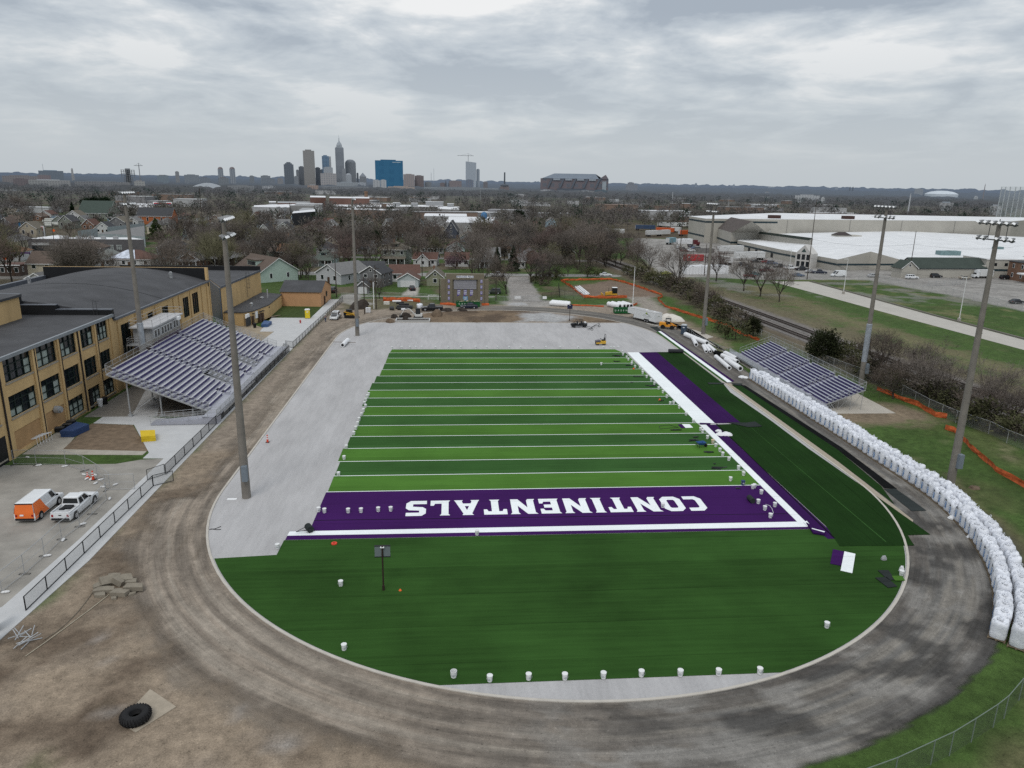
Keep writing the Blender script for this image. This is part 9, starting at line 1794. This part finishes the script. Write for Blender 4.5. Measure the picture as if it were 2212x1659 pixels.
for i in range(95):
 y=520*math.exp(rh.random()*1.55);x=rh.uniform(-.78,.62)*y-.08*y
 if(x>70 and y<620)or any(hypot(x-a,y-b)<c+22 for a,b,c in FOOT):continue
 w_,d_,h_=rh.uniform(14,60),rh.uniform(10,30),rh.uniform(4,9);k=rh.choice((0,0,1,1,2,3));rt=TG('flat_roofed_building','%s flat-roofed building in the %s woods, %s of the far roofs'%(['white','pale grey','dark grey','brown'][k],'left' if x<-.1*y else 'right',ordn(i+1)),'building',(x,y,0),rh.uniform(-.3,.3),'far flat-roofed buildings');MB().box(-w_/2,0,0,w_/2,d_,h_).build('wall',WF[rh.choice((1,2,3))],rt);MB().box(-w_/2-.3,-.3,h_,w_/2+.3,d_+.3,h_+.5).build('roof',WF[k],rt)
def ridge(name,d,h,m,seed,step=9.,lab=''):
 r2=random.Random(seed);mb=MB();n=int(2.1*d/step);prev=None
 for i in range(n+1):
  a=-.95+1.75*i/n-YAW*0;x,y=d*sin(a),d*cos(a);z=h*(.55+.45*vnoise(np.array([i*.35+seed]),np.array([seed*1.7]))[0])+h*.35*r2.random()*vnoise(np.array([i*.05+seed*3]),np.array([2.2]))[0]
  if prev:mb.poly([(prev[0],prev[1],-1),(x,y,-1),(x,y,z),(prev[0],prev[1],prev[2])]).poly([(prev[0],prev[1],prev[2]),(x,y,z),(x*1.06,y*1.06,z*.5),(prev[0]*1.06,prev[1]*1.06,prev[2]*.5)])
  prev=(x,y,z)
 o=mb.build(name,m);o['kind']='stuff';return tag(o,lab,'woods')
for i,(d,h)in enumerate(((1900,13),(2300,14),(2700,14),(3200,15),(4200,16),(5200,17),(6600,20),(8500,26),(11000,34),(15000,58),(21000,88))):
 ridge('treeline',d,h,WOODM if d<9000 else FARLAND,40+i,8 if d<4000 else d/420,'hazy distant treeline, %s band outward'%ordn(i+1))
def facade(name,c1,c2,sx_,sz_,frac=.5,rough=.5):
 if name in MATS:return MATS[name]
 m,t,b=newmat(name,rough,.3);tc=t.a('ShaderNodeTexCoord');sp=t.a('ShaderNodeSeparateXYZ');t.l.new(tc.outputs['Object'],sp.inputs[0]);u=t.math('ADD',sp.outputs[0],sp.outputs[1])
 fx=t.math('FRACT',t.math('DIVIDE',u,sx_));fz=t.math('FRACT',t.math('DIVIDE',sp.outputs[2],sz_));k=t.math('MULTIPLY',t.math('LESS_THAN',fx,frac),t.math('LESS_THAN',fz,.6));n=t.noise(tc.outputs['Object'],.03,4,.6)
 c=t.mix(k,c1,c2);c=t.mix(t.mapr(n,.3,.7,0,.25),c,c1);t.l.new(c,b.inputs['Base Color']);MATS[name]=m;return m
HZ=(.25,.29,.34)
def hz(c,k):return tuple(c[i]*(1-k)+HZ[i]*k for i in range(3))  # tints a skyline colour toward HZ, painting aerial haze into the material
def tower(label,k,x0,x1,yt,dist,c1,c2=None,dep=.9,crown=None,sx_=6,sz_=5,cat='tower',name='tower',roofc=None,hazek=.35):
 a,b=AT(k,x0,yt,dist),AT(k,x1,yt,dist);o=(a+b)/2;w_=(V3((b.x,b.y,0))-V3((a.x,a.y,0))).length;rz=atan2(b.y-a.y,b.x-a.x);h=max(4.,(a.z+b.z)/2);d_=w_*dep
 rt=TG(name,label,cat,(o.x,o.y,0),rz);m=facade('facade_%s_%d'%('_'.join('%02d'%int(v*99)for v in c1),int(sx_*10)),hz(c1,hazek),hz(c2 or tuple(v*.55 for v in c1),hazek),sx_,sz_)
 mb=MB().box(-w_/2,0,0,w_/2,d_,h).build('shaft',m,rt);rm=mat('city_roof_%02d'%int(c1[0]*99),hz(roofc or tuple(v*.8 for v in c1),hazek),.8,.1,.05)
 mb=MB()
 if crown=='step':mb.box(-w_*.36,d_*.1,h,w_*.36,d_*.9,h*1.05).box(-w_*.22,d_*.2,h*1.05+.01,w_*.22,d_*.8,h*1.10).build('crown',m,rt)
 elif crown=='dome':mb.lathe([(w_*.48,0),(w_*.42,h*.06),(w_*.25,h*.115),(.1,h*.13)],14,(0,d_/2,h)).build('crown',rm,rt)
 elif crown=='pyr':mb.prism([(-w_/2,0),(w_/2,0),(w_/2,d_),(-w_/2,d_)],h,h+.1).poly([(-w_/2,0,h+.1),(w_/2,0,h+.1),(0,d_/2,h*1.35)]).poly([(w_/2,0,h+.1),(w_/2,d_,h+.1),(0,d_/2,h*1.35)]).poly([(-w_/2,d_,h+.1),(-w_/2,0,h+.1),(0,d_/2,h*1.35)]).build('crown',rm,rt)
 elif crown=='slant':mb.prism([(-w_/2,0),(w_/2,0),(w_/2,d_),(-w_/2,d_)],h,[h*1.05,h*1.01,h*1.01,h*1.05]).build('crown',m,rt)
 else:mb.box(-w_*.3,d_*.2,h,w_*.25,d_*.8,h+max(2.,h*.03)).build('rooftop_plant',rm,rt)
 return rt,w_,d_,h
D0=3600
TAN_=(.30,.27,.23);GRY=(.22,.23,.24);DRK=(.075,.09,.11);BLG=(.10,.21,.34);LGT=(.42,.44,.46);BRN=(.17,.105,.085)
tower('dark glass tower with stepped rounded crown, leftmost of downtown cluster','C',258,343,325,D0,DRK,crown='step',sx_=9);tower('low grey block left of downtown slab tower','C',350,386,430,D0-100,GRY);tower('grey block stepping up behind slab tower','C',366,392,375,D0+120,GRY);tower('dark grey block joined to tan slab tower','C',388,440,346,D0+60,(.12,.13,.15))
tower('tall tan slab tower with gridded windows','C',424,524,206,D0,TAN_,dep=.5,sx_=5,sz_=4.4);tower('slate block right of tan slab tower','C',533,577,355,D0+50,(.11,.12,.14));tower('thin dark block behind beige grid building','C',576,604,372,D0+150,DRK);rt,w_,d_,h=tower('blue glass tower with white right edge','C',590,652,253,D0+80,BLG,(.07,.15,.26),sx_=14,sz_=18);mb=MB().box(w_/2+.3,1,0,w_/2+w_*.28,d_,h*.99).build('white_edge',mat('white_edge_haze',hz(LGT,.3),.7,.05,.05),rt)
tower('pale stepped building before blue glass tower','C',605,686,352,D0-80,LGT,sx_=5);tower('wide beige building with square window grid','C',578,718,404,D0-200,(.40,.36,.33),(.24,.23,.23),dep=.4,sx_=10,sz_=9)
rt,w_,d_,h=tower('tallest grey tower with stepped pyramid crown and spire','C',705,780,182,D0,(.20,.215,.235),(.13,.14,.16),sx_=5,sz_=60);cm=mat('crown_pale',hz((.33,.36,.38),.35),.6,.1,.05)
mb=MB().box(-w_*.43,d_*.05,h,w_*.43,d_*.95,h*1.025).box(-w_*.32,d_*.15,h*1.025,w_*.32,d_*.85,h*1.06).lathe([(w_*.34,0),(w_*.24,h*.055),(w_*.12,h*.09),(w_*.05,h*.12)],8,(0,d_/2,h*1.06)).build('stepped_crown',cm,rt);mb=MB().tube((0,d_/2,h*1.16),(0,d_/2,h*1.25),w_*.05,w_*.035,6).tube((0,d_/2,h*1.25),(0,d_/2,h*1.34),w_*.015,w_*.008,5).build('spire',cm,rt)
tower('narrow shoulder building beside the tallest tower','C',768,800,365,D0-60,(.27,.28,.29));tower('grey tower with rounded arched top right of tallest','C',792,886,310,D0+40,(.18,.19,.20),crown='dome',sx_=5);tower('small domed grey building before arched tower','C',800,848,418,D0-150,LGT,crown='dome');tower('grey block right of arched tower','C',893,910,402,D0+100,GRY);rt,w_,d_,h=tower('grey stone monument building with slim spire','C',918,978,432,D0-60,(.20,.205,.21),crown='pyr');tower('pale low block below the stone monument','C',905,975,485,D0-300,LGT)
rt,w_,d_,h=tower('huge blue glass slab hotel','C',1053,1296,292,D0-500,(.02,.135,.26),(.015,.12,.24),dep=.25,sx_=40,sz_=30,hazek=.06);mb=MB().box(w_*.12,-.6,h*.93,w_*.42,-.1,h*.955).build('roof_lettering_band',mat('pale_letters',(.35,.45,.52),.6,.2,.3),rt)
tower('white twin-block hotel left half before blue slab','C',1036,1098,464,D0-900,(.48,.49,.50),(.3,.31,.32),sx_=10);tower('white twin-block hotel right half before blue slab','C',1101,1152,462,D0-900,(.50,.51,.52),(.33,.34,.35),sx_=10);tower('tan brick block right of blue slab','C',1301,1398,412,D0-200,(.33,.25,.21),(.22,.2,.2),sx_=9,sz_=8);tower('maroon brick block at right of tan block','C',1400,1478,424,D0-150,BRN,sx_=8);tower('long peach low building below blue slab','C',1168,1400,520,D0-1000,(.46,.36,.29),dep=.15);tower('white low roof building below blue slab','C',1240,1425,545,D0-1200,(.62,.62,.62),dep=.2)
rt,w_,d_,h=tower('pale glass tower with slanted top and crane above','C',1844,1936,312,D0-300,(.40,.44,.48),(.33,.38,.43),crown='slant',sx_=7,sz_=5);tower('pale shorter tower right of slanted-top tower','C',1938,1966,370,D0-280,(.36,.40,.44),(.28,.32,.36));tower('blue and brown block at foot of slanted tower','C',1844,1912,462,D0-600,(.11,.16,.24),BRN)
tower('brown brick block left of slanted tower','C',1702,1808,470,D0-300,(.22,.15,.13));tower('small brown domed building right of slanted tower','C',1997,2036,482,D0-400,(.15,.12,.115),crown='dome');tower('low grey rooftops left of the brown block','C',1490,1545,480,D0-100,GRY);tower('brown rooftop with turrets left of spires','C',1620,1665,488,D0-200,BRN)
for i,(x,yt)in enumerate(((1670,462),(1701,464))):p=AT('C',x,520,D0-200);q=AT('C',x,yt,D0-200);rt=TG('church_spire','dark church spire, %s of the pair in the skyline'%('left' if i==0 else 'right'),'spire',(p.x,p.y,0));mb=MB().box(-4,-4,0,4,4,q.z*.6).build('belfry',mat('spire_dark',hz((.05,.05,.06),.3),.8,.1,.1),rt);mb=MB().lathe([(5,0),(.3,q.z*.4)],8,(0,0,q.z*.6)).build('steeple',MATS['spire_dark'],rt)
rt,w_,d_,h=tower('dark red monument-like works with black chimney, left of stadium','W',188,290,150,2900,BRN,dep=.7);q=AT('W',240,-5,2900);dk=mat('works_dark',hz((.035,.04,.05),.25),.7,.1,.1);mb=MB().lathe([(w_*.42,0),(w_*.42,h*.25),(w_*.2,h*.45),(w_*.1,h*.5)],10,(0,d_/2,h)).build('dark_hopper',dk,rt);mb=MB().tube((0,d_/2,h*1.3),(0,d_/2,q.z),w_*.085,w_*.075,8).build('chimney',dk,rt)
def crane(label,k,xm,ybase,ytop,x0,x1,dist):
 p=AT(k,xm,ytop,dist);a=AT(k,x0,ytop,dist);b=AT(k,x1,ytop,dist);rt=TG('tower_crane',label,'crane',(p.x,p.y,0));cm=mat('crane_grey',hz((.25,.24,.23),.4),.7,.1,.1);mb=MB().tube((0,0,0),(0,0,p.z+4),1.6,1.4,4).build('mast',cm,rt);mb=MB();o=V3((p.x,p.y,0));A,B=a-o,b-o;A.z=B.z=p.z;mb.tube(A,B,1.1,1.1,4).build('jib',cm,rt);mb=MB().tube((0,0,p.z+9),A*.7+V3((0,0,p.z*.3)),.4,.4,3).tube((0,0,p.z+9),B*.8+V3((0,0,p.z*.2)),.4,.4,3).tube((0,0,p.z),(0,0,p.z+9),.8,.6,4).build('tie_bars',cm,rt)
crane('tower crane above the slanted-top pale tower','C',1866,300,250,1772,1915,D0-280);crane('tower crane beside concrete frame, left skyline','D',1208,240,115,1165,1243,3000)
dS=2900;a,b=AT('W',628,200,dS),AT('W',1366,200,dS);o=(a+b)/2;rz=atan2(b.y-a.y,b.x-a.x);w_=(V3((b.x-a.x,b.y-a.y,0))).length;zt=AT('W',1000,10,dS).z;ze=AT('W',1000,66,dS).z
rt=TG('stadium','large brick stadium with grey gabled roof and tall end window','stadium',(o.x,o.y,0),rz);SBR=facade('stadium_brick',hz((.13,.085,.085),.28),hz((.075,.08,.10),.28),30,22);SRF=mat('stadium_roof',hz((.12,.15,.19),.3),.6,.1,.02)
mb=MB().box(-w_/2,0,0,w_/2,w_*.6,ze).poly([(-w_/2+.1,-.5,ze),(-w_*.30,-.5,zt*.99),(-w_*.30,.5,zt*.99),(-w_/2,.5,ze)]).build('wall',SBR,rt);mb=MB().poly([(-w_*.48,-2,ze),(w_*.36,-2,ze),(w_*.31,w_*.12,zt),(-w_*.30,w_*.12,zt)]).poly([(-w_*.30,w_*.12,zt),(w_*.31,w_*.12,zt),(w_*.44,w_*.3,ze),(-w_*.44,w_*.3,ze)]).build('roof',SRF,rt)
mb=MB().poly([(w_*.36,-2.5,ze),(w_*.5,-2.5,ze),(w_*.455,-2.5,zt*.97)]).build('end_gable',SBR,rt);mb=MB().box(w_*.41,-3.5,ze*.25,w_*.47,-2.6,ze*.85).build('tall_window',mat('stadium_glass',(.30,.34,.37),.4,.1,.1),rt)
for q in range(5):mb=MB();x=-w_*.40+q*w_*.175;mb.poly([(x,-6,ze*.35),(x+w_*.025,-6,ze*.35),(x+w_*.085,-3,ze*1.02),(x+w_*.055,-3,ze*1.02)]).build('roof_buttress',mat('buttress_dark',hz((.05,.06,.08),.25),.6,.1,.1),rt)
for q in range(4):mb=MB();x=-w_*.31+q*w_*.175;mb.box(x,-4,ze*.88,x+w_*.1,-3.2,ze*.99).build('upper_window_band',mat('band_pale',(.30,.34,.38),.5,.1,.1),rt)
mb=MB().box(-w_*.25,-5,ze*.12,w_*.18,-3.4,ze*.32).build('lower_window_band',MATS['buttress_dark'],rt)
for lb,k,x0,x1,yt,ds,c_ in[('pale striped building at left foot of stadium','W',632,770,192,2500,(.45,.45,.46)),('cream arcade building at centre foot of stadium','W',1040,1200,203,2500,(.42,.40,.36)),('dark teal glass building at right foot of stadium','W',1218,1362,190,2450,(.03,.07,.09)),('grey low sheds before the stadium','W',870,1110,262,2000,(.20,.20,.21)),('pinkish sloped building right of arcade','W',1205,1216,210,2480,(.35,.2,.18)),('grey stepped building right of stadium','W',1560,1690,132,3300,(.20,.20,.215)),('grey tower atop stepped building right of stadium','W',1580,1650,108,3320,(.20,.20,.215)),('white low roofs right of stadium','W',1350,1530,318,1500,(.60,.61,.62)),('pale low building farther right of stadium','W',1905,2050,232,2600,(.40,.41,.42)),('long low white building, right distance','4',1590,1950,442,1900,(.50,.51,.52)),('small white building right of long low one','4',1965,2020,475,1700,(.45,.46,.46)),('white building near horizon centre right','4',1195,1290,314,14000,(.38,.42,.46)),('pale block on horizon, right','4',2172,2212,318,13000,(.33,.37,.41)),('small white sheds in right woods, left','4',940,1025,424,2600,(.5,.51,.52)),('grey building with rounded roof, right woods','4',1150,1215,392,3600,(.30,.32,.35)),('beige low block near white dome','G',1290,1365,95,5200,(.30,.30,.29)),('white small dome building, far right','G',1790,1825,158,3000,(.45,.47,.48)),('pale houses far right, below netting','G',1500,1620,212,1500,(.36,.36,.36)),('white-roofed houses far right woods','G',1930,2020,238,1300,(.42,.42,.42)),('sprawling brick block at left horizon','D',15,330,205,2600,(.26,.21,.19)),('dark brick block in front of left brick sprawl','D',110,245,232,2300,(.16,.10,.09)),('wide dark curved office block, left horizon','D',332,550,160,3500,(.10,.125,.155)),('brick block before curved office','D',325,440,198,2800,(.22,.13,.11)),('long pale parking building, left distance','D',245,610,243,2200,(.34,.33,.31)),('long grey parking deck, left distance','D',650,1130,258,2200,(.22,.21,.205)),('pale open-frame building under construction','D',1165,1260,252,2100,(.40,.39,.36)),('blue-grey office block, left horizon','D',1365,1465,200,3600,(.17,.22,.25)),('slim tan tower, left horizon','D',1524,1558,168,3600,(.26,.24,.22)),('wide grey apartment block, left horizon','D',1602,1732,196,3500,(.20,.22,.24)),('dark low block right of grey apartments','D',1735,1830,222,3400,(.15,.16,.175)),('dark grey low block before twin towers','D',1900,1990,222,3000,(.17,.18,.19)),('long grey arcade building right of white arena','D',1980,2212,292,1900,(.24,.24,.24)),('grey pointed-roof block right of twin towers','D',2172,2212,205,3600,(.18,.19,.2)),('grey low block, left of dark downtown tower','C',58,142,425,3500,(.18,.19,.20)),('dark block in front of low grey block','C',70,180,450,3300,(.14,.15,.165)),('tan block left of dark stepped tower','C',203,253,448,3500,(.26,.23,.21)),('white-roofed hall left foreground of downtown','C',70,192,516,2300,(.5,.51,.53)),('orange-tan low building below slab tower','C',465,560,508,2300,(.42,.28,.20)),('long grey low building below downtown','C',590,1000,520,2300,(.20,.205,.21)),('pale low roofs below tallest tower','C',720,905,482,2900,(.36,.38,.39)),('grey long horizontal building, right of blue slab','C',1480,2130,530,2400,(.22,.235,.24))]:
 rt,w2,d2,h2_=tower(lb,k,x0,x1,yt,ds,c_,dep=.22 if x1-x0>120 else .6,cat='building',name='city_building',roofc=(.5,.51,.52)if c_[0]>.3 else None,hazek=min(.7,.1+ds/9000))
for i,(x0,x1)in enumerate(((1895,1942),(1997,2046))):tower('twin grey-blue apartment tower, %s one'%('left' if i==0 else 'right'),'D',x0,x1,145,3500,(.17,.19,.22),(.30,.32,.34),crown='dome',sx_=9,sz_=200)
rt,w_,d_,h=tower('pale clock tower, left horizon','D',620,646,195,3300,(.34,.32,.29),sx_=5);z2=AT('D',630,138,3300).z;mb=MB().box(-w_*.38,0,h+.01,w_*.32,d_*.7,z2*.92).lathe([(w_*.3,0),(w_*.2,z2*.08)],6,(0,d_*.35,z2*.92)).build('belfry',mat('belfry_pale',hz((.36,.34,.31),.35),.8,.1,.1),rt)
a,b=AT('D',1048,150,2950),AT('D',1172,150,2950);o=(a+b)/2;rt=TG('unfinished_tower','unfinished concrete frame tower under the left crane','building',(o.x,o.y,0),atan2(b.y-a.y,b.x-a.x));w_=(b-a).length;cm=mat('frame_grey',hz((.14,.135,.13),.35),.8,.1,.1)
for q in range(9):mb=MB();z=a.z*(q+1)/9;mb.box(-w_/2*(1 if q>4 else .75),0,z-1.2,w_/2*(1 if q>4 else .75),w_*.6,z).build('floor_slab',cm,rt)
for q in range(6):mb=MB();x=-w_*.45+q*w_*.18;mb.box(x-1,0,0 if 0<q<5 else a.z*.5,x+1,2,a.z).build('column',cm,rt)
mb=MB().box(-w_*.18,w_*.1,0,w_*.18,w_*.5,a.z*1.08).build('core',cm,rt)
a,b=AT('D',1672,300,2000),AT('D',1948,300,2000);o=(a+b)/2;rt=TG('arena','low white arched roof building, left distance','arena',(o.x,o.y,0),atan2(b.y-a.y,b.x-a.x));w_=(b-a).length;zt=AT('D',1800,268,2000).z;mb=MB();prf=[(-w_/2+w_*i/10,zt*(.55+.45*sin(PI*i/10)))for i in range(11)];mb.poly([(-w_/2,0,0)]+[(x,0,z)for x,z in prf][::1]+[(w_/2,0,0)]);
for(xa,za),(xb,zb2)in zip(prf[:-1],prf[1:]):mb.poly([(xa,0,za),(xb,0,zb2),(xb,60,zb2),(xa,60,za)])
mb.build('vault_roof',mat('arena_white',(.52,.56,.60),.6,.05,.02),rt)
p=AT('G',1515,135,4200);rt=TG('domed_hall','white domed hall in the far right woods','dome',(p.x,p.y,0));r_=72.;zt=AT('G',1515,110,4200).z;mb=MB().lathe([(r_,0),(r_,zt*.55),(r_*.7,zt*.85),(r_*.3,zt),(.1,zt*1.02)],20).build('dome',mat('dome_white',(.50,.55,.60),.6,.05,.02),rt)
for k,x,yt,ds,r_,c_,lb in[('G',1258,130,900,.9,(.50,.52,.54),'slender white tower mast right of centre'),('G',1887,50,2500,1.4,(.25,.22,.22),'red-grey lattice mast at right horizon'),('C',1543,395,5000,1.5,(.25,.27,.30),'thin mast on the skyline, left one'),('C',1566,355,5200,1.2,(.3,.32,.35),'thin taller mast on the skyline'),('W',2072,210,1500,.8,(.5,.52,.54),'white sign pylon leg right of stadium'),('C',1972,525,1500,.5,(.35,.36,.37),'pale pole by rail line below slanted tower'),('4',632,455,1100,.5,(.33,.33,.33),'pale slim tower behind warehouse corner'),('D',368,95,4500,1.2,(.4,.42,.44),'thin mast above dark curved office'),('G',745,75,7000,7,(.10,.12,.15),'dark twin steeple on the right horizon, left'),('G',770,75,7000,7,(.10,.12,.15),'dark twin steeple on the right horizon, right'),('4',150,258,9000,16,(.22,.26,.31),'hazy tower on the right-hand horizon, left'),('4',700,275,9500,12,(.24,.28,.33),'hazy spire block on the right-hand horizon')]:
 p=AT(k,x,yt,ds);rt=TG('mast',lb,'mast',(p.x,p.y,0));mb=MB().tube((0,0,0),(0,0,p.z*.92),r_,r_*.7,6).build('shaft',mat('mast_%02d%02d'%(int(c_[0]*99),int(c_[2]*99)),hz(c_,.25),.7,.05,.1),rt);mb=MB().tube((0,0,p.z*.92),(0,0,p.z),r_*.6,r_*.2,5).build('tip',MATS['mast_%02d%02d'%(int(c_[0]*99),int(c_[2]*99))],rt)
rt=TG('driving_range_net','tall pale netting on white poles at far right','netting',(*AT('G',2025,210,1100).to_2d(),0));o=V3(rt.location)
for i,(x,yb_)in enumerate(((2005,205),(2040,205),(2080,210),(2125,215),(2165,215),(2210,220))):
 p=AT('G',x+20,75,1100)-o;mb=MB().tube((p.x,p.y,0),(p.x,p.y,p.z),.6,.5,6).build('post',mat('net_pole',(.42,.46,.48),.6,.05,.2),rt)
A_,B_=AT('G',2025,75,1100)-o,AT('G',2400,75,1100)-o;mb=MB().poly([(A_.x,A_.y,2),(B_.x,B_.y,2),(B_.x,B_.y,B_.z),(A_.x,A_.y,A_.z)]).build('net',chainlink('pale_net',(.45,.50,.52),.30),rt)
IW=mat('shed_wall_grey',(.28,.28,.28),.8,.1,.1);IR=mat('bright_white_roof',(.66,.67,.69),.6,.05,.03);IG=mat('shed_grey_roof',(.30,.31,.32),.7,.08,.05);DW=mat('shed_dark_wall',(.03,.032,.036),.8,.1,.1);BF=mat('factory_brick',(.145,.085,.07),.85,.15,.1)
for lb,q,h,wm,rm in[('broad white industrial roofs, left of centre pole',((0,700),(310,700),(310,672),(0,682)),7,IW,IR),('white industrial roof behind broad one',((310,682),(525,684),(520,664),(310,664)),7,IW,IR),('grey clerestory shed with window row',((205,662),(525,664),(525,650),(205,648)),8,BF,IG),('slanted white roof with dark open side',((330,752),(535,735),(530,716),(345,735)),9,DW,IR),('grey shed roofs beside slanted white roof',((365,735),(520,716),(520,706),(425,704)),8,IW,IG),('white sheds right of centre pole',((690,694),(1110,698),(1110,676),(700,668)),7,IW,IR),('long white roof with grey rooftop boxes',((1155,693),(1650,695),(1650,680),(1155,677)),7,IW,IR),('white roof continuing right of grey boxes',((1600,712),(1795,722),(1790,694),(1600,690)),7,IW,IR),('white roof strip before bright white shed',((1480,775),(1855,780),(1852,756),(1490,752)),8,IW,IR),('bright white shed beside blue tank',((1672,830),(2095,838),(2095,785),(1700,780)),8,IW,IR),('brick factory with white roof edge, left part',((488,612),(625,614),(622,600),(490,598)),14,BF,IR),('long brick factory with white roof edge',((655,618),(1005,622),(1005,610),(660,606)),14,BF,IR),('small white shed at far left of sheds',((130,656),(192,656),(192,647),(130,646)),8,IW,IR)]:
 rt,pp=slab(lb,'industrial_shed','shed','C',q,h,wm,rm)
for i,(x0,x1,yt,yb_)in enumerate(((1210,1268,664,690),(1370,1425,667,692),(1495,1650,655,685),(1685,1740,672,697))):
 a,b=G('C',x0,yb_,7),G('C',x1,yb_,7);hh=7+(yb_-yt)/2.212/1.823*hypot(*a)/F;rt=TG('rooftop_block','grey box on white roof, %s from the left'%ordn(i+1),'roof block',(a[0],a[1]+2,7.05));mb=MB().box(0,0,0,b[0]-a[0],8,hh-7).build('wall',IG,rt);mb=MB().box(-.3,-.3,hh-7,b[0]-a[0]+.3,8.3,hh-6.6).build('roof',IR,rt)
p=G('C',980,700);p=(p[0]*1.25,p[1]*1.25);zt=AT('C',975,562,hypot(*p)).z;rt=TG('factory_chimney','tall tan brick chimney beside the brick factory','chimney',(p[0],p[1],0));mb=MB().tube((0,0,0),(0,0,zt),3.2,2.3,10).build('shaft',mat('chimney_tan',(.26,.17,.12),.85,.1,.2),rt);mb=MB().tube((0,0,zt-2),(0,0,zt+.4),2.9,2.9,10).build('rim',MATS['chimney_tan'],rt)
p=G('C',2005,800,8);rt=TG('silo','blue cylindrical tank beside bright white shed','tank',(p[0],p[1]+2,0));mb=MB().lathe([(2.2,0),(2.2,11.2),(1.3,12.6),(.1,13)],14).build('tank',mat('tank_blue',(.05,.14,.27),.6,.08,.3),rt);mb=MB().path([(2,0,11),(3.4,0,12.4),(4.4,0,11),(4.4,0,7)],.4,6).build('pipe',IG,rt)
for lb,x0,y0,x1,y1,h in[('white shed roofs in left distance, left part',955,478,1130,450,7),('white shed roofs in left distance, right part',1135,480,1330,445,7)]:slab(lb,'industrial_shed','shed','D',((x0,y0),(x1,y0+2),(x1,y1),(x0,y1)),h,IW,IR)
